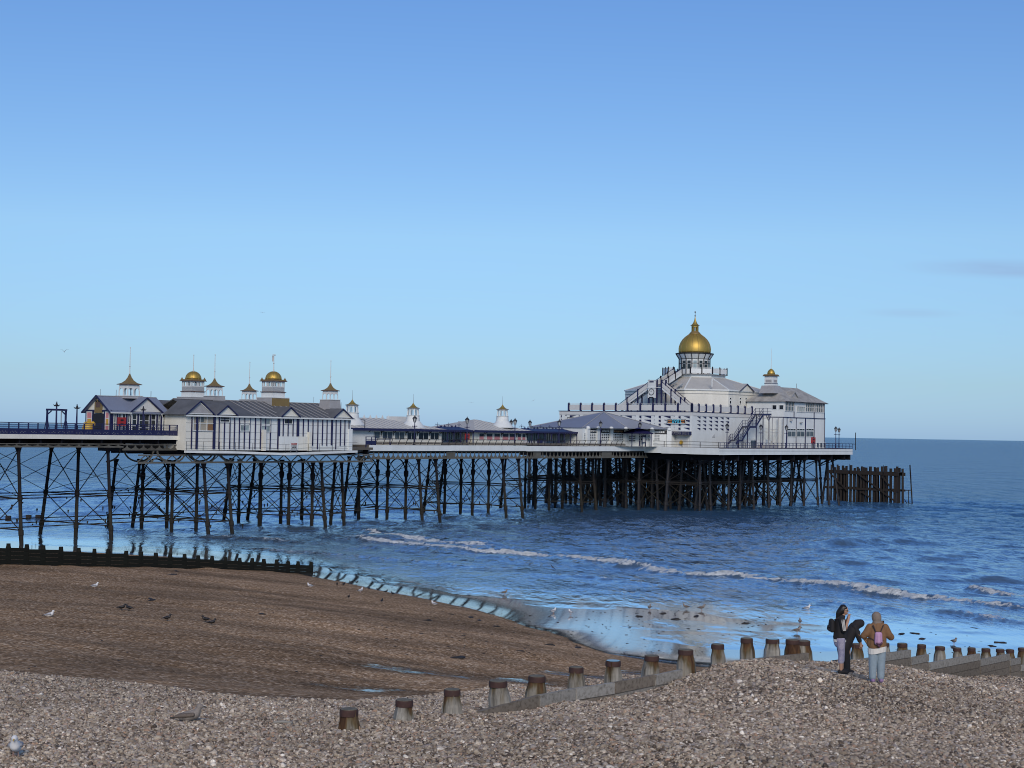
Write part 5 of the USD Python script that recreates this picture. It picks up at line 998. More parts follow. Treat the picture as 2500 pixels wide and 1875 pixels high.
# low plant room, pipes and steel frame in the corner between theatre and sea pavilion
pr = pthing('plant_room', 'low white plant room with grey pipes under the theatre fire stairs', 'outbuilding', (216, -7.4, DECK_LO)); MB().box(211.5, 219.5, -7.5, -6.16, DECK_LO, 11.35).build('wall', 'white', pr)
m = MB()
for s in (217.0, 218.2, 220.2): m.box(s-.05, s+.05, -8.6, -8.5, DECK_LO, 15.1)
for z in (12.6, 13.1): m.box(215.6, 220.3, -8.58, -8.5, z, z+.06)
m.bar((216.8, -8.5, 11.6), (219.8, -8.5, 10.2), .05); m.build('pipe', 'plinth_grey', pr); MB().box(215.2, 219.8, -8.9, -7.6, DECK_LO, DECK_LO+.5).build('tank', 'plinth_grey', pr); MB().box(213.0, 214.8, -7.56, -7.5, DECK_LO, 11.2).build('door', 'glass_mid', pr)

# fire stairs: navy steel, three flights in one straight run
fs = pthing('fire_stairs', 'navy steel outside staircase up to the theatre terrace', 'staircase', (210, -9, DECK_LO)); FT0, FT1 = -9.6, -8.2
ND = [on_t(x, y, FT0) for x, y in ((1797, 1084), (1803, 1076), (1811, 1076), (1831, 1042.5), (1844.5, 1042.5), (1863, 1012.5), (1883, 1012))]
for (a, za), (b, zb) in zip(ND[:-1], ND[1:]):
    flat = abs(za-zb) < .35
    for t in (FT0, FT1): MB().bar((a, t, za), (b, t, zb), .09, .3).build('string', 'navy', fs)
    n = 1 if flat else max(int(abs(zb-za)/.24), 2)
    for k in range(n): f = (k+.5)/n; MB().box(a+(b-a)*k/n, a+(b-a)*(k+1)/n, FT0+.05, FT1-.05, za+(zb-za)*f, za+(zb-za)*f+.05).build('tread' if not flat else 'landing', 'pipe_grey', fs)
    for t in (FT0, FT1):
        m = MB()
        for h in (.55, 1.05): m.bar((a, t, za+h), (b, t, zb+h), .055)
        for f in (0, .5): m.bar((a+(b-a)*f, t, za+(zb-za)*f), (a+(b-a)*f, t, za+(zb-za)*f+1.05), .06)
        m.build('railing', 'navy', fs)
for i, k in ((2, .5), (3, .1), (3, .9), (5, .1), (5, .9)):
    (a, za), (b, zb) = ND[i], ND[i+1]; MB().box(a+(b-a)*k-.06, a+(b-a)*k+.06, FT1-.1, FT1+.02, DECK_LO, za+(zb-za)*k).build('leg', 'navy', fs)
for x in (1876.5, ): s = on_t(x, 1060, FT1)[0]; m = MB(); m.box(s-.09, s+.09, FT1-.1, FT1+.05, 11.4, ND[5][1]); m.bar((s-.9, FT1, ND[5][1]-.1), (s, FT1, ND[5][1]-1.0), .08); m.bar((s+.7, FT1, ND[5][1]-.1), (s, FT1, ND[5][1]-1.0), .08); m.build('leg', 'navy', fs)
# ------------------------------------------------------------------ lamps, rails and small things on the pier
def make_lamp(base, label, arms=True, h=3.75, group=None):
    path = thing('lamp_post', label, 'lamp post', base, group); m = MB('l')
    m.lathe((0, 0, 0), [(.17, 0), (.17, .1), (.12, .18), (.11, .75), (.14, .8), (.075, .92), (.06, 2.3), (.05, h-.9), (.09, h-.86), (.05, h-.80)], 8); m.build('column', 'navy', path, smooth=40)
    if arms: m = MB('l'); m.bar((-.28, 0, h-1.3), (.28, 0, h-1.3), .07); m.lathe((0, 0, h-1.42), [(.05, 0), (.13, .1), (.05, .22)], 8); m.lathe((-.28, 0, h-1.37), [(.02, 0), (.07, .07), (.02, .14)], 6); m.lathe((.28, 0, h-1.37), [(.02, 0), (.07, .07), (.02, .14)], 6); m.build('ladder_bar', 'navy', path)
    ln = MB('l').lathe((0, 0, h-.80), [(.13, 0), (.26, .50)], 6).build('lantern', 'lamp_glass', path); m = MB('l')
    for k in range(6): a = k*math.pi/3; m.bar((.14*math.cos(a), .14*math.sin(a), h-.8), (.27*math.cos(a), .27*math.sin(a), h-.3), .035)
    m.build('lantern_frame', 'black_paint', ln); MB('l').lathe((0, 0, h-.30), [(.33, 0), (.30, .06), (.16, .22), (.06, .28), (.05, .34), (.07, .38), (.01, .44)], 6).build('lantern_cap', 'black_paint', ln); return path
glass('lamp_glass', (0.45, 0.48, 0.50), 0.2)
LAMPS = [(1012, 0.5, 'navy lamp post before the windows of the long low cafe'), (1140, 0.6, 'navy lamp post behind the red box by the first wind shelter'), (1257, 0.5, 'navy lamp post before the cafe with pink displays'),
         (1247.5, 13.5, 'distant lamp post just left of the lamp before the pink cafe'), (1293.5, 14.0, 'distant lamp post behind the right end of the pink cafe roof'), (1365, 0.5, 'navy lamp post before the long wind shelter'),
         (1466, 0.3, 'navy lamp post before the left windows of the blue roofed bar'), (1562, 0.2, 'navy lamp post beside the porch of the blue roofed bar'), (1775, -13.2, 'navy lamp post at the foot of the fire stairs'),
         (1857.5, -13.2, 'navy lamp post before the low plant room'), (1920, -13.2, 'navy lamp post before the left window of the sea pavilion'), (2040.5, -13.2, 'left lamp post of the pair at the sea end'), (2048.5, 1.0, 'right lamp post of the pair at the sea end')]
lamp0 = None
for x, t, label in LAMPS:
    s = on_t(x, 1060, t)[0]; b = pier_world((s, t, DECK_LO if x > 400 else DECK_HI))[0]
    if lamp0 is None: lamp0 = make_lamp(b, label, True, group='lamp posts along the pier')
    else: copy(lamp0, b, 0.3*(x % 3), label)
s = on_t(424, 1040, 2.0)[0]; lp = pthing('lamp_post', 'thin grey lamp post in the gap between kiosk and pavilion', 'lamp post', (s, 2.0, DECK_HI)); MB().tube([(s, 2, DECK_HI), (s, 2, 12.5)], .04, 6).build('column', 'pipe_grey', lp); MB().lathe((s, 2, 12.5), [(.06, 0), (.16, .3), (.03, .42)], 6).build('lantern', 'lamp_glass', lp)
def finial_post(x, t, label, ztop):
    s = on_t(x, 1040, t)[0]; p = pthing('deck_post', label, 'post', (s, t, DECK_HI)); MB().lathe((s, t, DECK_HI), [(.14, 0), (.14, .9), (.09, 1.0), (.07, ztop-DECK_HI-.3), (.05, ztop-DECK_HI)], 8).build('column', 'navy', p)
    m = MB()
    for sg in (-1, 1): m.tube([(s, t, ztop-.38), (s+sg*.22, t, ztop-.42), (s+sg*.42, t, ztop-.28)], [.09, .07, .01], 5)
    m.lathe((s, t, ztop-.5), [(.06, 0), (.17, .12), (.09, .3), (.03, .5)], 6); m.build('ornament', 'black_paint', p)
finial_post(137, .25, 'dark post with leaf ornament before the gantry on the pier', 14.2); finial_post(187, .25, 'dark post with leaf ornament between gantry and kiosk', 14.0); finial_post(349, .25, 'dark post with leaf ornament before the kiosk side gable', 14.0)
ga = pthing('gantry', 'navy steel goalpost gantry on the deck left of the kiosk', 'gantry', (*([on_t(137, 1040, 5.0)[0]]), 5.0, DECK_HI)); a, b = on_t(115, 1020, 5.0)[0], on_t(160.5, 1020, 5.0)[0]
for s in (a, b):
    MB().bar((s, 5, DECK_HI), (s, 5, 13.35), .16).build('leg', 'navy', ga); m = MB(); m.bar((s, 4.4, DECK_HI), (s, 5, 12.7), .06); m.bar((s, 5.6, DECK_HI), (s, 5, 12.7), .06); m.bar((s+(.5 if s == a else -.5), 5, 13.3), (s, 5, 12.9), .1); m.build('brace', 'navy', ga)
MB().bar((a-.1, 5, 13.42), (b+.1, 5, 13.42), .2).build('crossbeam', 'navy', ga); MB().tube([(b-.55, 5, 13.3), (b-.55, 5, 12.0), (b-.45, 5, 11.6)], .05, 5).build('chain', 'pipe_grey', ga)
# navy railing of the high deck
r = pthing('deck_railing', 'navy railing with panelled lower half along the shoreward deck', 'railing', (87, 0, DECK_HI)); stp = 1.08; xs = np.arange(62, 103, stp)
for a in xs:
    b = min(a+stp, 103.1); m = MB()
    for z in (11.62, 11.82, 12.02): m.bar((a, 0, z), (b, 0, z), .055 if z < 12 else .085)
    m.build('rail', 'navy', r); MB().box(a-.05, a+.05, -.05, .05, DECK_HI, 12.02).build('post', 'navy', r)
    pn = MB().box(a+.05, b-.05, -.02, .02, DECK_HI+.03, 11.46).build('panel', 'navy', r); q = np.random.default_rng(int(a*10))
    m = MB()
    for k in range(5):
        if q.random() < .75: u = a+.15+k*.17; m.box(u, u+.08, -.024, -.0205, DECK_HI+.16+.1*(k % 2), DECK_HI+.22+.1*(k % 2))
    m.build('ornament', 'pipe_grey', pn)
# rail of the walkway below the long pavilion
r = pthing('walkway_rail', 'thin dark rail along the ledge of the domed pavilion', 'railing', (117, -2.4, 9.3))
for (a, ta, za), (b, tb, zb) in zip(LEDGE[:-1], LEDGE[1:]):
    ta, tb = ta+.12, tb+.12
    for z in (.5, .98): MB().bar((a, ta, za+z), (b, tb, zb+z), .03).build('rail', 'black_paint', r)
    for k in range(3): f = k/3; MB().bar((a+(b-a)*f, ta+(tb-ta)*f, za+(zb-za)*f), (a+(b-a)*f, ta+(tb-ta)*f, za+(zb-za)*f+.98), .035).build('post', 'black_paint', r)
def board_sign(x0, y0, x1, y1, t, lines, label):
    a, za = on_t(x0, y0, t); b, zb = on_t(x1, y1, t); p = pthing('danger_sign', label, 'sign', ((a+b)/2, t, zb)); bd = MB().box(a, b, t-.04, t, zb, za).build('board', 'white', p)
    for f in (.15, .85): MB().box(a+(b-a)*f-.03, a+(b-a)*f+.03, t+.001, t+.06, zb-.2, za-.05).build('leg', 'pipe_grey', p)
    for txt, f, h, mat, w in lines: lettering(bd, txt, 's', t-.045, (a+b)/2-w/2*(b-a), zb+(za-zb)*f, h, mat, fit=w*(b-a), bold=True)
board_sign(707.5, 1081, 727, 1098.5, -2.85, [('DANGER', .72, .20, 'red', .72), ('NO SWIMMING', .50, .10, 'black_paint', .66), ('OR BOATING', .30, .10, 'black_paint', .58), ('UNDER THE PIER', .09, .10, 'black_paint', .78)], 'white danger sign on the ledge below the pavilion')
# bench rail of the middle deck: slanting posts, rails, seat boards
r = pthing('bench_rail', 'long dark iron bench rail along the middle deck', 'railing', (160, .3, DECK_LO)); xs = np.arange(132.8, 188, 1.38)
for a in xs:
    m = MB(); m.tube([(a, .15, DECK_LO), (a+.15, .12, DECK_LO+.35), (a+.32, 0, DECK_LO+.82)], .045, 5); m.build('post', 'black_paint', r); m = MB(); m.bar((a+.3, 0, DECK_LO+.82), (a+1.68, 0, DECK_LO+.82), .06); m.build('rail', 'black_paint', r)
    m = MB(); m.box(a+.05, a+1.33, .25, .75, DECK_LO+.36, DECK_LO+.41); m.box(a+.05, a+1.33, .16, .22, DECK_LO+.1, DECK_LO+.34); m.build('seat', 'decking', r)
for t_ in (0.0,):
    m = MB(); m.box(131.0, 132.7, -.05, .0, 10.05, 10.55); m.build('gate_panel', 'navy', r); m = MB()
    for s in (131.0, 132.0, 132.7, 135.3): m.box(s-.05, s+.05, -.06, .02, 9.7, 11.05)
    for z in (10.7, 11.02): m.bar((131, 0, z), (135.4, 0, z), .06)
    m.build('gate_rail', 'navy', r)
# platform rails
r = pthing('platform_rail', 'plain black rail on the shoreward edge of the pier head', 'railing', (193, -6, DECK_LO))
for k in range(5): t = -.3-k*3.25; MB().tube([(193.1, t, DECK_LO), (193.1, t, DECK_LO+.9)], .055, 6).build('post', 'black_paint', r)
for z in (.42, .9): MB().bar((193.1, -.3, DECK_LO+z), (193.1, -13.3, DECK_LO+z), .06).build('rail', 'black_paint', r)
r = pthing('platform_rail', 'navy rail with curved posts along the side of the pier head', 'railing', (216, -13.3, DECK_LO)); xs = np.arange(193.4, 238.3, 1.28)
for a in xs: MB().tube([(a, -13.3, DECK_LO-.05), (a+.05, -13.32, DECK_LO+.25), (a+.22, -13.25, DECK_LO+.7), (a+.3, -13.15, DECK_LO+.86)], .05, 5).build('post', 'navy', r)
for z, d in ((.05, 0), (.45, 0), (.86, .12)): MB().bar((193.4, -13.3+d, DECK_LO+z), (238.1, -13.3+d, DECK_LO+z), .07).build('rail', 'navy', r)
for z in (.05, .45, .86): MB().bar((238, -13.3, DECK_LO+z), (238, 20, DECK_LO+z), .06).build('rail', 'navy', r)
# red boxes, noticeboards, bins, yellow ride
def red_box(x0, x1, y0, y1, t, zb, label, dark=True):
    a, za = on_t(x0, y0, t); b, z1 = on_t(x1, y1, t); p = pthing('red_cabinet', label, 'cabinet', ((a+b)/2, t, zb)); c = MB().box(a, b, t, t+.22, z1, za).build('cabinet', 'red', p); MB().box((a+b)/2-.06, (a+b)/2+.06, t+.2, t+.3, zb, z1).build('stand', 'pipe_grey', p)
    w = b-a; m = MB(); m.box(a+w*.25, b-w*.35, t-.03, t-.002, z1+(za-z1)*.6, za-(za-z1)*.18); m.box(a+w*.25, b-w*.35, t-.03, t-.002, z1+(za-z1)*.12, z1+(za-z1)*.32); m.build('opening', 'black_paint', c); MB().box(a, b, t-.02, t+.24, za+.002, za+.06).build('lid', 'red', c)
red_box(290, 307.5, 1020, 1039.5, 1.2, DECK_HI, 'red cabinet on a stand before the kiosk windows'); red_box(1138, 1146.5, 1060, 1074, .9, DECK_LO, 'red cabinet beside the lamp post at the first wind shelter'); red_box(1983, 1991, 1068.5, 1083, -12.2, DECK_LO, 'red cabinet by the rail before the sea pavilion')
a = on_t(1985.5, 1070, -12.0)[0]; p = pthing('deck_post', 'dark post beside the red cabinet on the pier head', 'post', (a, -12.0, DECK_LO)); MB().tube([(a, -12, DECK_LO), (a, -12, 12.0), (a, -12, 12.35)], [.07, .05, .03], 6).build('column', 'black_paint', p); m = MB(); m.bar((a-.2, -12, 11.9), (a+.2, -12, 11.9), .08); m.build('crossbar', 'black_paint', p)
s0_ = on_t(218, 1040, 4.0)[0]; y = pthing('ride_car', 'yellow childrens ride at the front of the kiosk', 'ride', (s0_, 4, DECK_HI)); m = MB(); m.lathe((s0_, 4.2, DECK_HI+.35), [(.1, 0), (.55, .1), (.62, .4), (.45, .75), (.2, .95), (.05, 1.0)], 10); m.build('body', 'yellow', y, smooth=40); m = MB(); m.lathe((s0_+.35, 3.9, DECK_HI+.9), [(.05, 0), (.28, .1), (.3, .3), (.1, .5)], 8); m.build('head', 'yellow', y); m = MB(); m.lathe((s0_-.3, 3.6, DECK_HI+.05), [(.2, 0), (.3, .15), (.2, .35)], 8); m.lathe((s0_+.5, 4.6, DECK_HI+.05), [(.2, 0), (.3, .15), (.2, .35)], 8); m.build('wheel', 'rust_trim', y); m = MB(); m.tube([(s0_-.75, 4.2, DECK_HI+.6), (s0_-.5, 4.2, DECK_HI+1.25), (s0_, 4.2, DECK_HI+1.4)], .05, 5); m.build('handle', 'yellow', y)
a = on_t(1319, 1078, 1.6)[0]; p = pthing('litter_bin', 'navy litter bin in the long wind shelter', 'bin', (a, 1.6, DECK_LO)); MB().box(a-.35, a+.35, 1.4, 1.9, DECK_LO, DECK_LO+.85).build('bin', 'navy', p); MB().box(a-.38, a+.38, 1.37, 1.93, DECK_LO+.852, DECK_LO+.95).build('lid', 'black_paint', p)
a = on_t(1572, 1080, -.6)[0]; p = pthing('notice_board', 'dark framed notice board right of the bar porch', 'notice board', (a, -.6, DECK_LO)); m = MB(); m.box(a-.5, a-.4, -.65, -.55, DECK_LO, 11.5); m.box(a+.4, a+.5, -.65, -.55, DECK_LO, 11.5); m.box(a-.5, a+.5, -.65, -.55, 11.5, 11.75); m.build('frame', 'navy', p); MB().box(a-.38, a+.38, -.62, -.58, 10.7, 11.45).build('panel', 'pale_panel', p)
a = on_t(1587, 1080, -.9)[0]; p = pthing('viewing_telescope', 'navy coin telescope on a pedestal by the bar', 'telescope', (a, -.9, DECK_LO)); MB().lathe((a, -.9, DECK_LO), [(.3, 0), (.25, .08), (.09, .2), (.08, .95), (.14, 1.05)], 8).build('pedestal', 'navy', p); MB().bar((a-.35, -.9, 11.05), (a+.4, -.9, 11.2), .22).build('telescope', 'navy', p)
a = on_t(1284, 1080, 1.3)[0]; hp = pthing('covered_heap', 'grey covered heap left of the long wind shelter', 'heap', (a, 1.3, DECK_LO)); ic = trimesh.creation.icosphere(3, 1.0); v = ic.vertices*np.array([.75, .5, .75]); v[:, 2] = np.maximum(v[:, 2], 0); v = v*(1+.25*(meshkit.fbm(ic.vertices*2, 3, 4)[:, None]-.5)); MB().add(v+(a, 1.3, DECK_LO), ic.faces).build('cover', 'plinth_grey', hp, smooth=True)
a = on_t(1133, 1030, 9)[0]; p = pthing('brick_stack', 'small red brick stack above the first wind shelter', 'chimney', (a, 9, DECK_LO)); MB().box(a-.5, a+.5, 8.6, 9.6, DECK_LO, 13.1).build('stack', 'brick_red', p); MB().box(a-.56, a+.56, 8.54, 9.66, 13.102, 13.3).build('capping', 'plinth_grey', p)

# ------------------------------------------------------------------ landing stage and poles at the sea end
paint('pile_timber', (0.013, 0.0085, 0.008), 0.85, 0.6, 1.4, dirt=(0.020, 0.016, 0.009), bump=.02)
js = pthing('landing_stage', 'dark timber landing stage on rough piles at the sea end', 'jetty', (253.5, -9, 0)); jr = np.random.default_rng(4)
for row, s in enumerate((252.8, 255.2)):
    for k, t in enumerate(np.arange(-15.2, -1, 0.66 if row == 0 else 0.8)):
        zt = 5.3 if k % 2 and row == 0 else jr.uniform(6.2, 6.9); w = .34; a = jr.normal(0, .05); m = MB(); m.bar((s+a, t, -1), (s+a*2, t+jr.normal(0, .05), zt), w); m.build('pile', 'pile_timber', js)
for z, h in ((5.55, .6), (2.6, .4)):
    for s in (252.55, 255.4): MB().bar((s, -15.5, z-.15), (s, -1, z), .22, h).build('waling', 'pile_timber', js)
for k in range(5): MB().box(252.9+k*.48, 253.3+k*.48, -15.3, -1, 5.72, 5.8).build('plank', 'pile_timber', js)
for a, b in (((252.4, -14.8, .6), (252.4, -7.5, 5.4)), ((252.4, -8.4, 2.0), (252.4, -10.2, .9)), ((252.4, -14.9, 2.0), (252.4, -12.4, 5.0)), ((252.4, -2, 5.2), (252.4, -5.6, 2.0))): MB().bar(a, b, .24).build('raking_strut', 'pile_timber', js)
for t in (-12.7, -6.0): MB().tube([(252.3, t, -.5), (252.3, t, 7.0)], .07, 6).build('pole', 'iron', js)
mk = pthing('marker_pole', 'tall thin marker pole with ladder frame right of the landing stage', 'pole', (254, -17, 0)); P = [at_y(x, y, 272) for x, y in ((2228, 1231), (2221.5, 1135), (2218, 1231), (2218, 1198), (2206, 1197), (2226, 1197), (2208, 1219), (2215, 1231), (2216, 1228), (2226, 1230))]
MB('w').tube([P[0]-(0, 0, 1), P[1]], .12, 6).build('pole', 'iron', mk); m = MB('w'); m.tube([P[2], P[3]], .08, 5); m.tube([P[4], P[5]], .08, 5); m.tube([P[6], P[7]], .07, 5); m.tube([P[8], P[9]], .07, 5); m.build('ladder_frame', 'iron', mk)
mk = pthing('mast', 'thin dark mast at the outer corner of the pier head', 'mast', (239.6, -13.4, 9)); s, z0 = on_t(2088.5, 1099, -13.4); _, z1 = on_t(2088.5, 1056, -13.4); MB().tube([(s, -13.4, z0), (s, -13.4, z1)], .08, 6).build('mast', 'black_paint', mk); MB().bar((238, -13.3, DECK_LO+.86), (s, -13.4, DECK_LO+.8), .07).build('bracket', 'black_paint', mk)
for x, y in ((20, 1268), (70, 1266), (93, 1266)):
    P = at_z(x, y, 0.0); p = thing('timber_post', 'small dark timber post in the sea beyond the left pier columns', 'post', (P[0], P[1], -.8), 'timber posts in the sea at the left'); m = MB('l'); m.box(-.3, .3, -.2, .2, 0, 1.25); m.build('post', 'pile_timber', p)

# ------------------------------------------------------------------ groynes
def groyne_timber():
    n = {'b': ('attribute', {'attribute': 'below'}), 'g': ('geometry', {}), 'mp': ('mapping', {'scale': (1.0, 1.0, 0.10)}), 'n': ('noise_texture', {'scale': 13.0, 'detail': 5.0, 'roughness': 0.65}), 'n2': ('noise_texture', {'scale': 4.5, 'detail': 3.0}),
         'a': ('math', {'math_type': 'multiply_add', 'value2': 2.2, 'value3': -1.0}), 's': ('math', {'math_type': 'add'}),
         'r': ('rgb_ramp', {'ramp': [(0.0, (0.055, 0.028, 0.016)), (0.22, (0.105, 0.056, 0.026)), (0.42, (0.115, 0.088, 0.048)), (0.62, (0.20, 0.18, 0.145)), (1.0, (0.31, 0.295, 0.26))]}),
         'gr': ('rgb_ramp', {'ramp': [(0.30, (0.35, 0.35, 0.35)), (0.55, (1, 1, 1)), (0.8, (1.25, 1.22, 1.2))]}), 'm': ('mix_color', {'blend_type': 'multiply', 'fac': 0.9, 'use_clamp': False}), 'bp': ('bump', {'distance': 0.02, 'strength': 0.8}), 'p': ('principled_bsdf', {'roughness': 0.85, 'specular_ior_level': 0.2})}
    l = [('g.position', 'mp.vector'), ('mp.vector', 'n.vector'), ('mp.vector', 'n2.vector'), ('n2.fac', 'a.value1'), ('a.value', 's.value1'), ('b.fac', 's.value2'), ('s.value', 'r.fac'), ('n.fac', 'gr.fac'), ('r.color', 'm.a'), ('gr.color', 'm.b'), ('m.result', 'p.base_color'), ('n.fac', 'bp.height'), ('bp.normal', 'p.normal')]
    MAT['groyne_timber'] = usdkit.material(stage, '/World/Looks/groyne_timber', n, l, surface='p.BSDF')
groyne_timber()
def plank_wood(name, c, d):
    n = {'g': ('geometry', {}), 'mp': ('mapping', {'rotation': (0, 0, -math.atan2(GD[1], GD[0])), 'scale': (0.22, 3.0, 3.0)}), 'n': ('noise_texture', {'scale': 4.0, 'detail': 6.0, 'roughness': 0.68}), 'r': ('rgb_ramp', {'ramp': [(0.28, d), (0.5, c), (0.75, tuple(1.25*x for x in c))]}),
         'oi': ('object_info', {}), 'v': ('map_range', {'from_min': 0, 'from_max': 1, 'to_min': .78, 'to_max': 1.15}), 'cc': ('combine_xyz', {}), 'm': ('mix_color', {'blend_type': 'multiply', 'fac': 1.0, 'use_clamp': False}), 'bp': ('bump', {'distance': 0.015, 'strength': 0.6}), 'p': ('principled_bsdf', {'roughness': 0.85, 'specular_ior_level': 0.2})}
    l = [('g.position', 'mp.vector'), ('mp.vector', 'n.vector'), ('n.fac', 'r.fac'), ('oi.random', 'v.value'), ('v.result', 'cc.x'), ('v.result', 'cc.y'), ('v.result', 'cc.z'), ('r.color', 'm.a'), ('cc.vector', 'm.b'), ('m.result', 'p.base_color'), ('n.fac', 'bp.height'), ('bp.normal', 'p.normal')]
    MAT[name] = usdkit.material(stage, '/World/Looks/'+name, n, l, surface='p.BSDF')
plank_wood('plank_grey', (0.30, 0.285, 0.255), (0.13, 0.115, 0.095)); plank_wood('plank_brown', (0.205, 0.175, 0.14), (0.08, 0.065, 0.05)); plank_wood('plank_weedy', (0.010, 0.011, 0.008), (0.005, 0.005, 0.004))
paint('rust_band', (0.060, 0.026, 0.020), 0.8, 0.5, 6.0, dirt=(0.03, 0.02, 0.02), bump=.01); paint('end_grain', (0.17, 0.15, 0.11), 0.9, 0.6, 8.0, dirt=(0.05, 0.045, 0.03)); glass('rain_water', (0.05, 0.05, 0.05), 0.02)
gy = thing('groyne', 'weathered timber groyne of rusty banded posts and grey planks across the shingle', 'groyne', (*(G0+GD*15), 5.5)); gr = np.random.default_rng(12)
def groyne_post(parent, xy, ztop, depth, r, lean=(0, 0), mat='groyne_timber', n=12, band=True, wet=False, dark=False):
    k = np.arange(n)*2*math.pi/n+gr.uniform(0, 1); prof = [(r*.80, 0), (r*.83, .10), (r*.88, .17), (r*1.06, .32), (r*1.10, .5), (r*1.10, depth)]; wob = 1+gr.normal(0, .05, n)
    v = [np.column_stack([xy[0]+lean[0]*d+q*wob*np.cos(k), xy[1]+lean[1]*d+q*wob*np.sin(k), np.full(n, ztop-d)]) for q, d in prof]; v = np.vstack(v+[[[xy[0], xy[1], ztop+.01]]]); f = []
    for i in range(len(prof)-1):
        for j in range(n): a, b = i*n+j, i*n+(j+1) % n; f += [(a, a+n, b+n), (a, b+n, b)]
    for j in range(n): f.append((len(v)-1, j, (j+1) % n))
    m = MB('w'); m.add(v, f); p = m.build('post', mat, parent)
    if mat == 'groyne_timber': scalar(UsdGeom.Mesh.Get(stage, p), 'below', np.clip((ztop-(v[:, 2]))/gr.uniform(.45, 1.0)+gr.uniform(-.12, .25), 0, 1))
    if band:
        MB('w').tube([(*xy, ztop-.11), (*xy, ztop-.02), (*xy, ztop+.008)], [r*.90, r*.90, r*.86], n).build('iron_band', 'rust_band', p, smooth=50); MB('w').tube([(*xy, ztop-.01), (*xy, ztop+.018)], r*.80, n).build('top', 'rain_water' if wet else 'end_grain', p)
    return p
GP = [(852,1734),(987,1711),(1104,1687),(1216,1665),(1311,1650),(1407,1631),(1497,1616),(1591,1601),(1674,1588),(1752,1575),(1823,1560),(1886,1560),(1935,1564),(1961,1566),(2092,1571),(2158,1571),(2203,1573),(2250,1575),(2295,1578),(2337,1580),(2372,1582),(2407,1584),(2442,1586),(2466,1587),(2496,1583)]
for i, (x, y) in enumerate(GP):
    P = at_y(x, y, 30.0); rho = P[0]/P[1]; Yq = (.22+G0@GN)/(rho*GN[0]+GN[1]); P = at_y(x, y, Yq); q = P[:2]; r = (.205 if x < 2000 else .195)*gr.uniform(.88, 1.10)
    groyne_post(gy, q, P[2]+gr.normal(0, .012), 2.4, r*(1.15 if x in (1935, 1961) else 1), (gr.normal(0, .045), gr.normal(0, .045)), wet=x in (1497, 1886))
def gpoint(x, y): P = at_y(x, y, groyne_y(x)); return (P[:2]-G0)@GD, P[2]
def plank(parent, a, za, b, zb, h, d0, d1, mat):
    f = lambda al, d, z: (*(G0+GD*al+GN*d), z); m = MB('w'); e = .012
    m.hexa([f(a, d0, za-h), f(b, d0, zb-h), f(b, d1, zb-h), f(a, d1, za-h), f(a, d0, za), f(b, d0, zb), f(b, d1, zb), f(a, d1, za)]); return m.build('plank', mat, parent)
TOPS = [((1170,1737),(1317,1697)), ((1317.5,1697),(1405,1680)), ((1406,1680.5),(1500,1666)), ((1500.5,1666),(1598,1647)), ((1599,1648),(1665,1634)), ((1780,1614),(1850,1607)), ((1851,1607),(1973,1594)), ((2062,1616),(2155,1600)), ((2156,1595),(2222,1586)), ((2223,1605),(2266,1597)), ((2268,1618),(2391,1595)), ((2392,1610),(2463,1596)), ((2465,1610),(2490,1605)), ((2492,1624),(2530,1617)), ((2532,1630),(2600,1622))]
for k, (p, q) in enumerate(TOPS):
    (a, za), (b, zb) = gpoint(*p), gpoint(*q); H_ = .27
    for j in range(7):
        off = 0 if j == 0 else gr.uniform(-.25, .25); m_ = 'plank_grey' if (j+k) % 3 else 'plank_brown'
        if k >= 7: m_ = 'plank_brown' if j else 'plank_grey'
        plank(gy, a+.01+(0 if j == 0 else 0), za-j*H_-.006*j, b-.01, zb-j*H_-.006*j, H_-.012, -.085-.01*(j % 2), .0, m_)
# the far groyne, dark with weed
FG0, FG1 = at_y(0, 1337, 97.1)[:2], at_y(770, 1380, 121.8)[:2]; FD = (FG1-FG0)/np.hypot(*(FG1-FG0)); FN = np.array([-FD[1], FD[0]]); FL = np.hypot(*(FG1-FG0))
fg = thing('groyne', 'dark weed covered groyne of short posts running into the water below the pier', 'groyne', (*((FG0+FG1)/2), 1.5)); far_y = lambda x: 121.8*3030/(3800-x)
FXS = [(-60,1324.5),(-18,1326),(24,1327),(69,1329),(109,1331.5),(152,1335),(196,1338),(234,1340),(268,1340.5),(311,1345),(348,1347),(384,1350),(419,1351.5),(454,1353),(487,1356),(521,1357.5),(554,1360),(589,1362),(619,1363),(648,1365),(679,1366.5),(707,1369),(731,1370.5),(763,1372)]
for i, (x, y) in enumerate(FXS):
    P = at_y(x, y, far_y(x)); q = FG0+FD*((P[:2]-FG0)@FD)+FN*.16; groyne_post(fg, q, P[2], 2.2, .17, (0, 0), 'plank_weedy', 8, False)
for i in range(len(FXS)-1):
    (x0, y0), (x1, y1) = FXS[i], FXS[i+1]; dy = 10.5 if x0 < 350 else 9.0; P, Q = at_y(x0, y0+dy+1.2*(i % 2), far_y(x0)), at_y(x1, y0+dy+1.2*(i % 2)+.5, far_y(x1)); a, b = (P[:2]-FG0)@FD, (Q[:2]-FG0)@FD
    for j in range(5):
        m = MB('w'); f = lambda al, d, z: (*(FG0+FD*al+FN*d), z); z = P[2]-.26*j; zz = Q[2]-.26*j
        m.hexa([f(a, -.07, z-.25), f(b-.01, -.07, zz-.25), f(b-.01, 0, zz-.25), f(a, 0, z-.25), f(a, -.07, z), f(b-.01, -.07, zz), f(b-.01, 0, zz), f(a, 0, z)]); m.build('plank', 'plank_weedy', fg)
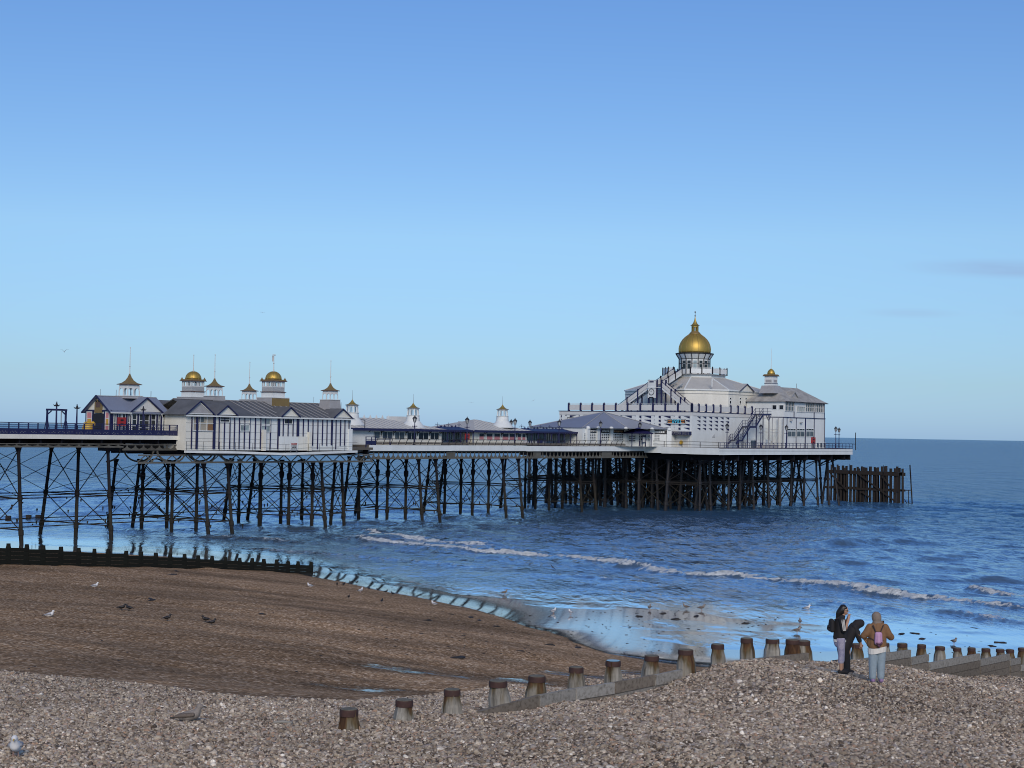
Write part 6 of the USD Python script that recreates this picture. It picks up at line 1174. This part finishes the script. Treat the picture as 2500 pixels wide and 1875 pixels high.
# ------------------------------------------------------------------ people
paint('skin', (0.42, 0.245, 0.165), 0.55, 0.03, 20); paint('black_hair', (0.010, 0.008, 0.008), 0.45, 0.0, 30); paint('black_cloth', (0.012, 0.011, 0.013), 0.85, 0.1, 12, dirt=(0.03, 0.03, 0.03)); paint('white_cloth', (0.68, 0.66, 0.62), 0.8, 0.08, 12)
paint('lilac_print', (0.42, 0.40, 0.50), 0.85, 0.75, 13.0, dirt=(0.16, 0.15, 0.30), fine=60); paint('brown_cloth', (0.20, 0.105, 0.048), 0.8, 0.2, 7, dirt=(0.10, 0.05, 0.025), bump=.01); paint('taupe_cloth', (0.21, 0.165, 0.135), 0.85, 0.15, 14); paint('denim_pale', (0.26, 0.33, 0.38), 0.85, 0.25, 9, dirt=(0.16, 0.22, 0.28), bump=.008)
paint('pink_bag', (0.46, 0.26, 0.42), 0.6, 0.1, 10); paint('plum', (0.10, 0.035, 0.075), 0.6, 0.1, 10); paint('lilac_shoe', (0.28, 0.17, 0.34), 0.6, 0.3, 14); paint('dark_strap', (0.035, 0.018, 0.020), 0.7, 0.1, 20)
def chains(lst, edge=.022, it=6):
    """lst: chains of (x, y, z, r); each bone is the hull of the spheres at its ends; one smoothed surface."""
    body = manifold3d.Manifold(); ball = {}
    for ch in lst:
        sp = [manifold3d.Manifold.sphere(r, 14).translate((x, y, z)) for x, y, z, r in ch]
        if len(sp) == 1: body = body+sp[0]
        for a, b in zip(sp[:-1], sp[1:]): body = body+manifold3d.Manifold.batch_hull([a, b])
    q = body.refine_to_length(edge).to_mesh(); t = trimesh.Trimesh(q.vert_properties[:, :3], q.tri_verts, process=True); trimesh.smoothing.filter_taubin(t, iterations=it); return t
def wear(parent, name, mat, lst, edge=.022, it=6, label=None): m = MB('l'); m.mesh(chains(lst, edge, it)); return m.build(name, mat, parent, label, smooth=True)
def hand(p, d, side, curl=.5):
    """A small curled hand: palm and five separate fingers from wrist p along d."""
    p = np.array(p, float); d = np.array(d, float)/np.linalg.norm(d); s = np.cross(d, side); s /= np.linalg.norm(s); n = np.cross(s, d); out = [[(*p, .026), (*(p+d*.075), .032)]]
    for i, L in enumerate((.062, .072, .066, .052)):
        a = p+d*.085+s*(.030-.020*i); out.append([(*a, .0095), (*(a+d*L*.55+n*L*.25*curl), .009), (*(a+d*L*.65+n*L*.95*curl), .008)])
    a = p+d*.03+s*.034; out.append([(*a, .011), (*(a+d*.035+s*.022+n*.015), .010), (*(a+d*.06+s*.018+n*.035), .009)]); return out
def place(px, py, Y): P = at_y(px, py, Y); return np.array([P[0], P[1], float(beach_z(np.array([P[0]]), np.array([P[1]]))[0])+.03])
def ground(x, y): return float(beach_z(np.array([x]), np.array([y]))[0])

# woman on the left, side on, hands raised
B = place(2051, 1645, 34.9); A = thing('person', 'woman with black hair and glasses in striped black jacket and pale patterned leggings', 'person', B)
sk = [[(.045, 0, 1.30, .052), (.065, .0, 1.40, .05)], [(.070, 0, 1.47, .088), (.080, 0, 1.50, .092)], [(.09, 0, 1.445, .07), (.125, 0, 1.415, .042)], [(.158, 0, 1.465, .014), (.176, 0, 1.447, .014)],
      [(.02, 0, 1.26, .08), (-.01, 0, 1.05, .10), (-.01, 0, .88, .11)], [(.0, -.08, .80, .085), (.01, -.08, .50, .065), (-.0, -.08, .28, .056), (.0, -.08, .10, .036), (.01, -.08, .05, .038), (.12, -.08, .03, .03)],
      [(.0, .08, .80, .085), (.05, .08, .50, .065), (.05, .08, .28, .056), (.06, .08, .10, .036), (.07, .08, .05, .038), (.19, .08, .03, .03)],
      [(.0, -.16, 1.27, .062), (.035, -.21, 1.03, .045), (.07, -.18, 1.06, .042), (.165, -.07, 1.27, .030)], [(.0, .16, 1.27, .062), (.06, .2, 1.04, .045), (.17, .06, 1.26, .030)]]
sk += hand((.168, -.065, 1.275), (.25, .35, .9), (1, 0, 0))+hand((.175, .055, 1.268), (.25, -.35, .9), (-1, 0, 0))
wear(A, 'body', 'skin', sk, .014, 4)
hr = wear(A, 'hair', 'black_hair', [[(.055, 0, 1.525, .095), (.03, 0, 1.48, .098), (-.035, 0, 1.42, .075), (-.06, 0, 1.31, .05)], [(.09, -.045, 1.54, .05), (.10, .04, 1.54, .05)], [(.045, -.075, 1.50, .03), (.045, -.07, 1.43, .025)]])
m = MB('l'); m.tube([(.155, -.055, 1.478), (.160, -.02, 1.478)], .012, 5); m.tube([(.160, .02, 1.478), (.155, .055, 1.478)], .012, 5); m.bar((.15, -.075, 1.482), (.03, -.092, 1.487), .008); m.bar((.16, -.02, 1.48), (.16, .02, 1.48), .006); m.build('glasses', 'black_paint', A)
jk = wear(A, 'jacket', 'black_cloth', [[(.0, 0, 1.30, .085), (-.01, 0, 1.20, .135), (-.015, 0, 1.03, .14), (-.015, 0, .88, .155), (-.015, 0, .845, .16)], [(-.01, -.06, 1.24, .10), (-.02, -.07, .87, .11)], [(-.01, .06, 1.24, .10), (-.02, .07, .87, .11)], [(.03, 0, 1.30, .07), (.05, 0, 1.345, .058)], [(-.005, -.155, 1.27, .075), (.03, -.215, 1.04, .066)], [(-.005, .155, 1.27, .075), (.055, .205, 1.05, .066)]])
m = MB('l')
for k in range(3): x = -.035+.027*k; m.tube([(x+.012, -.215-.006*(1-abs(k-1)), 1.285), (x+.020, -.246-.006*(1-abs(k-1)), 1.18), (x+.040, -.276-.004*(1-abs(k-1)), 1.03)], .0085, 5)
m.build('stripe', 'white_cloth', jk); m = MB('l'); m.lathe((-.018, 0, .745), [(.150, 0), (.150, .06)], 16); m.build('shirt_hem', 'white_cloth', A)
wear(A, 'leggings', 'lilac_print', [[(-.01, 0, .86, .13), (-.02, 0, .72, .135)], [(-.015, -.075, .80, .112), (.01, -.08, .50, .078), (.0, -.08, .29, .068)], [(-.01, .075, .80, .112), (.05, .08, .50, .078), (.05, .08, .29, .068)]])
for s_ in (-.08, .08): x0 = .0 if s_ < 0 else .06; wear(A, 'shoe', 'black_cloth', [[(x0-.03, s_, .05, .05), (x0+.05, s_, .055, .052), (x0+.15, s_, .035, .036)]], .02, 3)
bp = thing('backpack', 'black backpack worn by the woman in the striped jacket', 'backpack', B+(-.21, 0, .98)); wear(bp, 'bag', 'black_cloth', [[(0, -.07, .04, .06), (0, .07, .04, .06), (0, .06, .24, .055), (0, -.06, .24, .055), (0, -.07, .04, .06)], [(-.03, 0, .05, .06), (-.02, 0, .2, .055)]]); wear(bp, 'pocket', 'black_cloth', [[(-.07, -.05, .05, .03), (-.07, .05, .05, .03), (-.065, .05, .12, .03), (-.065, -.05, .12, .03)]]); m = MB('l'); m.tube([(.03, -.07, .27), (.12, -.13, .33), (.27, -.12, .28)], .014, 5); m.build('strap', 'dark_strap', bp)

# person in black, hood up, leaning to the right
B = place(2064, 1634, 36.2); A = thing('person', 'person in a black hooded coat bending over between the two women', 'person', B)
wear(A, 'body', 'skin', [[(.0, -.07, .05, .04), (.02, -.07, .45, .06), (.03, -.06, .78, .10), (.14, 0, 1.02, .11), (.25, .02, 1.15, .05), (.36, .05, 1.20, .09)], [(.08, .08, .05, .04), (.08, .08, .45, .06), (.04, .06, .78, .10)], [(.0, -.07, .05, .035), (.10, -.07, .03, .03)], [(.08, .08, .05, .035), (.18, .08, .03, .03)], [(.2, -.12, 1.14, .06), (.27, -.15, .90, .045), (.335, -.12, .76, .034)]]+hand((.335, -.12, .75), (.15, .1, -1), (0, 1, 0)), .016, 4)
wear(A, 'coat', 'black_cloth', [[(-.05, 0, .44, .13), (-.05, 0, .60, .165), (.05, .0, .86, .155), (.20, .01, 1.12, .13)], [(-.05, -.06, .44, .11), (-.03, -.08, .66, .13), (.14, -.1, 1.06, .11)], [(-.02, .05, .44, .12), (.0, .08, .66, .13), (.16, .1, 1.06, .11)], [(.19, -.13, 1.15, .075), (.265, -.155, .93, .062), (.31, -.13, .82, .055)], [(.2, .13, 1.15, .075), (.33, .13, .98, .06)]])
wear(A, 'hood', 'black_cloth', [[(.20, .01, 1.12, .11), (.29, .03, 1.20, .118), (.37, .05, 1.22, .10)]]); wear(A, 'trousers', 'black_cloth', [[(-.03, -.06, .6, .12), (.0, -.07, .36, .075), (.0, -.07, .09, .055)], [(.0, .06, .6, .12), (.06, .08, .36, .075), (.08, .08, .09, .06)]])
for x0, s_ in ((0, -.07), (.08, .08)): wear(A, 'shoe', 'black_cloth', [[(x0-.02, s_, .045, .045), (x0+.12, s_, .035, .038)]], .02, 3)

# woman in headscarf and brown jacket seen from behind
B = place(2141, 1668, 33.6); A = thing('person', 'woman in taupe headscarf, brown jacket and pale jeans seen from behind', 'person', B)
sk = [[(.0, .02, 1.28, .06), (.0, .03, 1.38, .055), (-.02, .04, 1.47, .092)], [(-.02, .09, 1.45, .06), (-.02, .12, 1.42, .03)], [(0, 0, 1.22, .12), (0, 0, .9, .14)], [(-.09, 0, .85, .11), (-.10, 0, .48, .07), (-.10, 0, .1, .045), (-.10, .11, .035, .035)], [(.09, 0, .85, .11), (.085, 0, .48, .07), (.085, .0, .1, .045), (.10, .11, .035, .035)],
      [(-.18, .0, 1.24, .07), (-.29, .03, 1.05, .055), (-.10, .26, 1.14, .038)], [(.18, 0, 1.24, .07), (.30, .04, 1.03, .055), (.17, .26, 1.20, .038)]]+hand((-.09, .265, 1.145), (.3, .25, .75), (0, -1, .2))+hand((.165, .265, 1.205), (-.1, .2, .8), (0, -1, .2))
wear(A, 'body', 'skin', sk, .016, 4)
wear(A, 'headscarf', 'taupe_cloth', [[(-.02, .025, 1.485, .108), (-.015, .02, 1.43, .108)], [(-.015, .01, 1.36, .095), (0, .0, 1.305, .10)], [(-.05, .02, 1.32, .07), (.06, .02, 1.31, .07)], [(-.015, .01, 1.44, .10), (-.01, .01, 1.34, .085)]])
jk = wear(A, 'jacket', 'brown_cloth', [[(-.07, 0, 1.25, .105), (-.07, -.01, 1.05, .125), (-.085, 0, .82, .125)], [(.08, 0, 1.25, .105), (.08, -.01, 1.05, .125), (.075, 0, .82, .13)], [(0, -.01, 1.29, .10), (0, -.02, 1.05, .14), (0, -.01, .82, .13)], [(-.175, 0, 1.24, .085), (-.245, .01, 1.10, .088), (-.30, .03, 1.04, .08), (-.14, .22, 1.13, .062)], [(.175, 0, 1.24, .085), (.25, .01, 1.08, .09), (.315, .04, 1.02, .08), (.19, .22, 1.18, .06)], [(-.15, .02, .86, .09), (-.12, .0, 1.0, .09)], [(-.15, .03, .92, .05), (-.30, .06, .99, .018), (-.405, .07, 1.05, .01)], [(-.17, .03, .82, .04), (-.3, .06, .97, .015)]])
m = MB('l'); m.lathe((-.005, 0, .67), [(.205, 0), (.215, .12)], 18); v = np.vstack(m.v); v[:, 1] *= .72; v[:, 2] += .03*np.sin(v[:, 0]*9); q = MB('l'); q.add(v, np.vstack(m.f)); q.build('shirt_hem', 'white_cloth', A)
wear(A, 'jeans', 'denim_pale', [[(-.085, 0, .74, .118), (-.095, 0, .50, .10), (-.10, .0, .30, .088), (-.10, 0, .12, .078)], [(.08, 0, .74, .118), (.085, 0, .50, .10), (.085, 0, .30, .088), (.085, 0, .12, .078)], [(0, 0, .74, .12)]])
for x0 in (-.10, .09): wear(A, 'shoe', 'lilac_shoe', [[(x0, -.04, .045, .05), (x0+.01, .06, .045, .052), (x0+.02, .16, .035, .04)]], .02, 3)
ph = thing('phone', 'small dark phone held up by the woman in the brown jacket', 'phone', B+(.19, .30, 1.285)); m = MB('l'); m.box(-.035, .035, -.005, .005, -.06, .07); m.build('phone', 'black_paint', ph); m = MB('l'); m.box(-.030, .030, -.0075, -.0055, -.05, .06); m.build('screen', 'glass_dark', ph)
bp = thing('backpack', 'small pink backpack on the back of the brown jacket', 'backpack', B+(-.02, -.155, .86)); wear(bp, 'bag', 'pink_bag', [[(-.035, -.02, .06, .055), (.04, -.02, .06, .055), (.035, -.015, .25, .05), (-.03, -.015, .25, .05), (-.035, -.02, .06, .055)], [(0, -.03, .08, .07), (0, -.02, .24, .06)]], .016)
m = MB('l'); m.mesh(chains([[(-.03, -.055, .05, .035), (.05, -.055, .05, .035)], [(.0, -.05, .0, .03), (.02, -.05, -.03, .02)]], .016)); m.build('pocket', 'plum', bp, smooth=True)
m = MB('l'); m.tube([(-.05, .0, .28), (-.075, .01, .36), (-.115, .02, .45)], .014, 5); m.tube([(.05, .0, .28), (.085, .01, .36), (.125, .02, .45)], .014, 5); m.bar((-.06, -.01, .29), (.06, -.01, .29), .03); m.tube([(-.06, 0, .08), (-.12, .03, .12), (-.2, .08, .17)], .01, 5); m.tube([(.06, 0, .08), (.12, .03, .1), (.2, .08, .18)], .01, 5); m.build('strap', 'dark_strap', bp)

# ------------------------------------------------------------------ birds
paint('feather_white', (0.66, 0.66, 0.66), 0.7, 0.05, 30); paint('feather_grey', (0.24, 0.25, 0.28), 0.7, 0.1, 30); paint('feather_brown', (0.16, 0.125, 0.10), 0.75, 0.7, 30, dirt=(0.05, 0.04, 0.035), fine=90); paint('feather_pale', (0.25, 0.22, 0.195), 0.7, 0.4, 30, dirt=(0.10, 0.08, 0.065), fine=70); paint('feather_black', (0.012, 0.011, 0.012), 0.5, 0.05, 30); paint('bill', (0.45, 0.30, 0.06), 0.5, 0.1, 30); paint('leg_pink', (0.40, 0.25, 0.20), 0.6, 0.1, 30)
def gull(name, label, cat, base, rotz, body, wing, bill='bill', size=1.0, leg='leg_pink', group=None, head=None, sit=False):
    """Standing bird facing its own +x."""
    p = thing(name, label, cat, base, group, rotz=rotz); k = size; lift = -.10*k if sit else 0
    c = lambda l: [[(x*k, y*k, z*k+lift, r*k) for x, y, z, r in ch] for ch in l]
    b = wear(p, 'body', body, c([[(-.13, 0, .155, .045), (-.02, 0, .17, .085), (.09, 0, .20, .078), (.135, 0, .27, .048), (.155, 0, .325, .046)], [(.155, 0, .325, .046), (.185, 0, .32, .034)]]), .014*k)
    if head: wear(p, 'head', head, c([[(.15, 0, .325, .049), (.182, 0, .32, .038)]]), .014*k)
    wear(p, 'wing', wing, c([[(.06, -.075, .205, .035), (-.08, -.06, .19, .04), (-.22, -.02, .165, .016)]]), .014*k); wear(p, 'wing', wing, c([[(.06, .075, .205, .035), (-.08, .06, .19, .04), (-.22, .02, .165, .016)]]), .014*k); wear(p, 'tail', 'feather_black' if wing != 'feather_black' else wing, c([[(-.17, 0, .16, .022), (-.29, 0, .145, .012)]]), .012*k, 3)
    m = MB('l'); m.tube([(.21*k, 0, .32*k+lift), (.245*k, 0, .314*k+lift), (.265*k, 0, .300*k+lift)], [.013*k, .011*k, .004*k], 6); m.build('bill', bill, p)
    if not sit:
        for s_ in (-1, 1): m = MB('l'); m.tube([(.0, .035*s_*k, .11*k), (.0, .04*s_*k, .0)], .008*k, 5); m.bar((-.01*k, .04*s_*k, .004), (.05*k, .045*s_*k, .004), .03*k, .008*k); m.build('leg', leg, p)
    return p
def on_beach(px, py, dz=0):
    lo, hi = 15.0, 160.0
    for _ in range(40):
        mid = (lo+hi)/2; P = at_y(px, py, mid)
        if P[2] > max(ground(P[0], P[1]), 0.0): lo = mid
        else: hi = mid
    P = at_y(px, py, lo); return np.array([P[0], P[1], max(ground(P[0], P[1]), 0.0)+dz])
gull('gull', 'white gull facing us on the shingle at the lower left corner', 'gull', on_beach(38, 1850), -1.4, 'feather_white', 'feather_grey', size=1.05)
gull('gull', 'brown speckled young gull resting side on in the left foreground', 'gull', on_beach(462, 1762, .02), .12, 'feather_pale', 'feather_brown', 'feather_black', 1.18, sit=True)
for px, py, rz, lab, sz in ((1586, 1489, 1.2, 'brown gull at the water edge, leftmost of the three near the wet sand', 1.1), (1675, 1487, 3.0, 'brown gull at the water edge, middle of the three near the wet sand', 1.1), (1713, 1490, 0.2, 'brown gull at the water edge, rightmost of the three near the wet sand', 1.2),
        (1953, 1524, 1.4, 'brown gull standing upright left of the striped jacket, farther one', 1.1), (1946, 1546, 0.1, 'brown gull walking left of the striped jacket, nearer one', 1.2), (2074, 1548, 3.2, 'brown gull on wet sand seen between the women', 1.2), (2329, 1573, -1.2, 'pale gull on the mirror wet sand behind the right groyne', 1.15), (1232, 1452, .4, 'brown gull at the end of the mirrored pier columns', 1.1)):
    gull('gull', lab, 'gull', on_beach(px, py), rz, 'feather_pale', 'feather_brown', 'feather_black', sz)
for px, py, rz, lab in ((231, 1437, .3, 'white gull on brown shingle below the left end of the far groyne'), (757, 1432, 3.0, 'white gull on brown shingle below the tip of the far groyne'), (120, 1505, .2, 'white gull on brown shingle near the left edge'), (880, 1447, .8, 'white gull beside the dark flock at the water edge'), (1060, 1476, 2.8, 'white gull on the shingle edge below the mirrored columns'), (1351, 1497, .6, 'left white gull of two on the stony wet sand'), (1393, 1501, 2.2, 'right white gull of two on the stony wet sand')):
    gull('gull', lab, 'gull', on_beach(px, py), rz, 'feather_white', 'feather_grey', size=1.0, sit=px in (120, 757, 1060))
gull('gull', 'white gull floating on the shallow water left of the women', 'gull', on_beach(1970, 1486, -.02), 0.0, 'feather_white', 'feather_grey', size=1.2, sit=True)
crow0 = None; FLOCK = [(768,1401),(775,1402),(823,1430),(839,1430),(857,1426),(871,1425),(901,1440),(922,1444),(942,1448),(959,1453),(851,1461),(932,1471)]
for i, (px, py) in enumerate(FLOCK):
    b = on_beach(px, py); rz = (i*2.4) % 6.28
    if crow0 is None: crow0 = gull('crow', 'small dark bird of the flock on the shingle near the water edge', 'bird', b, 0.0, 'feather_black', 'feather_black', 'feather_black', .72, 'feather_black', 'dark birds at the water edge')
    else: copy(crow0, b, rz)
for px, py, rz, lab in ((297, 1490, .3, 'black crow on the brown beach, left of a pair'), (315, 1491, 2.9, 'black crow on the brown beach, right of a pair'), (408, 1516, .1, 'lone black crow in the middle of the brown beach'), (502, 1519, 3.4, 'black crow above another right of the beach middle'), (517, 1527, .2, 'lower black crow of two right of the beach middle')):
    gull('crow', lab, 'bird', on_beach(px, py), rz, 'feather_black', 'feather_black', 'feather_black', .85, 'feather_black')
def flyer(label, px, py, Y, span_px, up, rotz, mat='feather_white', wing='feather_grey', roll=0.0):
    P = at_y(px, py, Y); p = thing('flying_gull', label, 'gull', P, rotz=rotz); k = span_px*Y/F/1.3
    wear(p, 'body', mat, [[(-.18*k, 0, 0, .02*k), (-.05*k, 0, 0, .065*k), (.1*k, 0, .01*k, .06*k), (.2*k, 0, .02*k, .04*k)]], .03*k)
    for s_ in (-1, 1):
        u = up+roll*s_; a, b, c = np.array([.05, 0, .02])*k, np.array([.10, .30*s_, .30*u+.02])*k, np.array([-.04, .66*s_, .30*u+.16*(u-.35)])*k; w = .11*k; m = MB('l')
        for p0, p1, w0, w1 in ((a, b, w, w*.85), (b, c, w*.85, w*.12)): m.hexa([p0-(w0, 0, .008*k), p0+(w0*.6, 0, -.008*k), p1+(w1*.6, 0, -.006*k), p1-(w1, 0, .006*k), p0-(w0, 0, -.008*k), p0+(w0*.6, 0, .012*k), p1+(w1*.6, 0, .006*k), p1-(w1, 0, -.006*k)])
        m.build('wing', wing, p)
flyer('gull flying with raised wings in the sky left above the kiosk', 157, 859, 90, 21, 1.0, -1.5); flyer('small gull flying high above the pavilion turrets', 641, 763, 120, 12, .35, -1.35); flyer('gull gliding above the low cafes, left of two', 1151, 983, 130, 13, .15, -1.4); flyer('gull gliding near the theatre terrace, right of two', 1302, 978, 130, 11, .1, -1.2, roll=.55); flyer('dark gull skimming low over the shallow water', 1349, 1385, 105, 24, .2, -1.0, 'feather_brown', 'feather_brown', -.9); flyer('small gull flying beside the central cafe turret', 1228, 1014, 170, 8, .1, -1.3)

# ------------------------------------------------------------------ loose things on the beach
paint('seaweed', (0.018, 0.013, 0.010), 0.7, 0.2, 10)
wr = np.random.default_rng(21); m = MB('w'); spots = [(1117, 1607, .42), (430, 1335+60, .3), (372, 1466, .3), (367, 1462, .25), (640, 1500, .25), (1040, 1515, .3), (1150, 1508, .35), (1170, 1515, .3), (1210, 1530, .25), (1100, 1450+50, .2), (1340, 1575, .3), (1410, 1582, .3), (1270, 1590, .2), (420, 1367+36, .4), (1500, 1640, .2), (2380, 1535, .5), (2440, 1570, .35), (2420, 1578, .3), (2200, 1548, .4), (2235, 1547, .35), (2250, 1560, .3), (1700, 1505, .3), (1650, 1512, .3), (1560, 1505, .3), (1820, 1522, .3), (1620, 1498, .25), (2120, 1535, .3)]
spots += [(wr.uniform(850, 1900), wr.uniform(1490, 1600), wr.uniform(.04, .11)) for _ in range(260)]+[(wr.uniform(1950, 2490), wr.uniform(1535, 1600), wr.uniform(.03, .10)) for _ in range(50)]+[(wr.uniform(0, 1300), wr.uniform(1395, 1640), wr.uniform(.03, .09)) for _ in range(60)]
flat = trimesh.creation.icosphere(1, 1.0)
for px, py, r in spots:
    P = on_beach(px, py); a = wr.uniform(0, 6.28); r = r*.75; v = flat.vertices*np.array([r*1.4, r*.6, min(r*.35, .07)])*(1+wr.normal(0, .2, (len(flat.vertices), 1))); c, s_ = math.cos(a), math.sin(a); m.add(np.column_stack([c*v[:, 0]-s_*v[:, 1], s_*v[:, 0]+c*v[:, 1], v[:, 2]])+P, flat.faces)
p = m.build('seaweed', 'seaweed', None); tag(stage.GetPrimAtPath(p), 'dark scraps of seaweed scattered over beach and wet sand', 'seaweed', kind='stuff')
P = on_beach(690, 1768); dw = thing('driftwood', 'pale driftwood stick on the shingle left of the first groyne post', 'driftwood', P); m = MB('l'); m.tube([(-.17, 0, .03), (0, .02, .04), (.18, 0, .03)], [.025, .03, .02], 6); m.build('stick', 'plank_grey', dw)

# shingle in the foreground: real pebbles, too many to count
def pebble_mat():
    n = {'oi': ('object_info', {}), 'r': ('rgb_ramp', {'ramp': [(0.0, (0.060, 0.045, 0.034)), (0.2, (0.17, 0.132, 0.096)), (0.42, (0.25, 0.205, 0.153)), (0.62, (0.33, 0.28, 0.215)), (0.70, (0.27, 0.175, 0.115)), (0.78, (0.225, 0.20, 0.185)), (0.90, (0.40, 0.335, 0.26)), (0.975, (0.48, 0.42, 0.34)), (1.0, (0.66, 0.61, 0.53))]}),
         'g': ('geometry', {}), 'n': ('noise_texture', {'scale': 45.0, 'detail': 3.0}), 'mr': ('map_range', {'from_min': .3, 'from_max': .7, 'to_min': 1.0, 'to_max': 1.55}), 'big': ('noise_texture', {'scale': .22, 'detail': 3.0}), 'mb': ('map_range', {'from_min': .3, 'from_max': .7, 'to_min': .80, 'to_max': 1.15}), 'mm': ('math', {'math_type': 'multiply'}), 'cc': ('combine_xyz', {}), 'm': ('mix_color', {'blend_type': 'multiply', 'fac': 1.0, 'use_clamp': False}), 'p': ('principled_bsdf', {'roughness': 0.7, 'specular_ior_level': 0.3})}
    l = [('oi.random', 'r.fac'), ('g.position', 'n.vector'), ('g.position', 'big.vector'), ('n.fac', 'mr.value'), ('big.fac', 'mb.value'), ('mr.result', 'mm.value1'), ('mb.result', 'mm.value2'), ('mm.value', 'cc.x'), ('mm.value', 'cc.y'), ('mm.value', 'cc.z'), ('r.color', 'm.a'), ('cc.vector', 'm.b'), ('m.result', 'p.base_color')]
    MAT['pebble'] = usdkit.material(stage, '/World/Looks/pebble', n, l, surface='p.BSDF')
pebble_mat()
pr_ = np.random.default_rng(77); inst = UsdGeom.PointInstancer.Define(stage, '/World/shingle'); tag(inst.GetPrim(), 'grey and brown flint pebbles covering the near shingle bank', 'shingle', kind='stuff')
protos = []
for k in range(7):
    ic = trimesh.creation.icosphere(1, 1.0); v = ic.vertices*(1+.30*(meshkit.noise(ic.vertices*1.3+k*7, k)[:, None]-.5))*np.array([1.0, pr_.uniform(.65, .9), pr_.uniform(.45, .7)])
    usdkit.mesh(stage, f'/World/shingle/pebble_{k:03d}' if k else '/World/shingle/pebble', (v, ic.faces), MAT['pebble'], smooth=True); protos.append(Sdf.Path(f'/World/shingle/pebble_{k:03d}' if k else '/World/shingle/pebble'))
inst.CreatePrototypesRel().SetTargets(protos)
pts = []
for y0, y1, dens in ((18.5, 24, 560), (24, 30, 480), (30, 38, 340), (38, 48, 220), (48, 66, 100)):
    w = .40*y1+1; n_ = int(2*w*(y1-y0)*dens); q = np.column_stack([pr_.uniform(-w, w, n_), pr_.uniform(y0, y1, n_)]); q = q[abs(q[:, 0]) < .385*q[:, 1]+.8]; pts.append(q)
pts = np.vstack(pts)
from scipy.interpolate import RegularGridInterpolator
gx_, gy_ = np.arange(-30, 30, .25), np.arange(17, 68, .25); mesh_ = np.meshgrid(gx_, gy_, indexing='ij'); zz = beach_z(mesh_[0], mesh_[1]); fz = RegularGridInterpolator((gx_, gy_), zz, bounds_error=False, fill_value=0.0); pz = fz(pts); fin_, wet_ = region(pts, pz)
keepp = (fin_ < .25+.5*pr_.random(len(pts))) & (wet_ < .2) & (pz > .7); pts, pz = pts[keepp], pz[keepp]; n_ = len(pts)
rad = np.clip(pr_.lognormal(math.log(.0235), .36, n_), .012, .075); rad *= np.where(pts[:, 1] > 38, 1.25, 1.0)
inst.CreatePositionsAttr(Vt.Vec3fArray.FromNumpy(np.column_stack([pts, pz+rad*.18]).astype(np.float32))); inst.CreateProtoIndicesAttr(Vt.IntArray.FromNumpy(pr_.integers(0, 7, n_).astype(np.int32)))
inst.CreateScalesAttr(Vt.Vec3fArray.FromNumpy((rad[:, None]*pr_.uniform(.8, 1.25, (n_, 3))).astype(np.float32)))
ax = pr_.normal(0, 1, (n_, 3))*np.array([.35, .35, 1]); ax /= np.linalg.norm(ax, axis=1, keepdims=True); an = pr_.uniform(-math.pi, math.pi, n_)/2; qv = np.column_stack([np.sin(an)[:, None]*ax, np.cos(an)]).astype(np.float16)
inst.CreateOrientationsAttr(Vt.QuathArray.FromNumpy(qv))
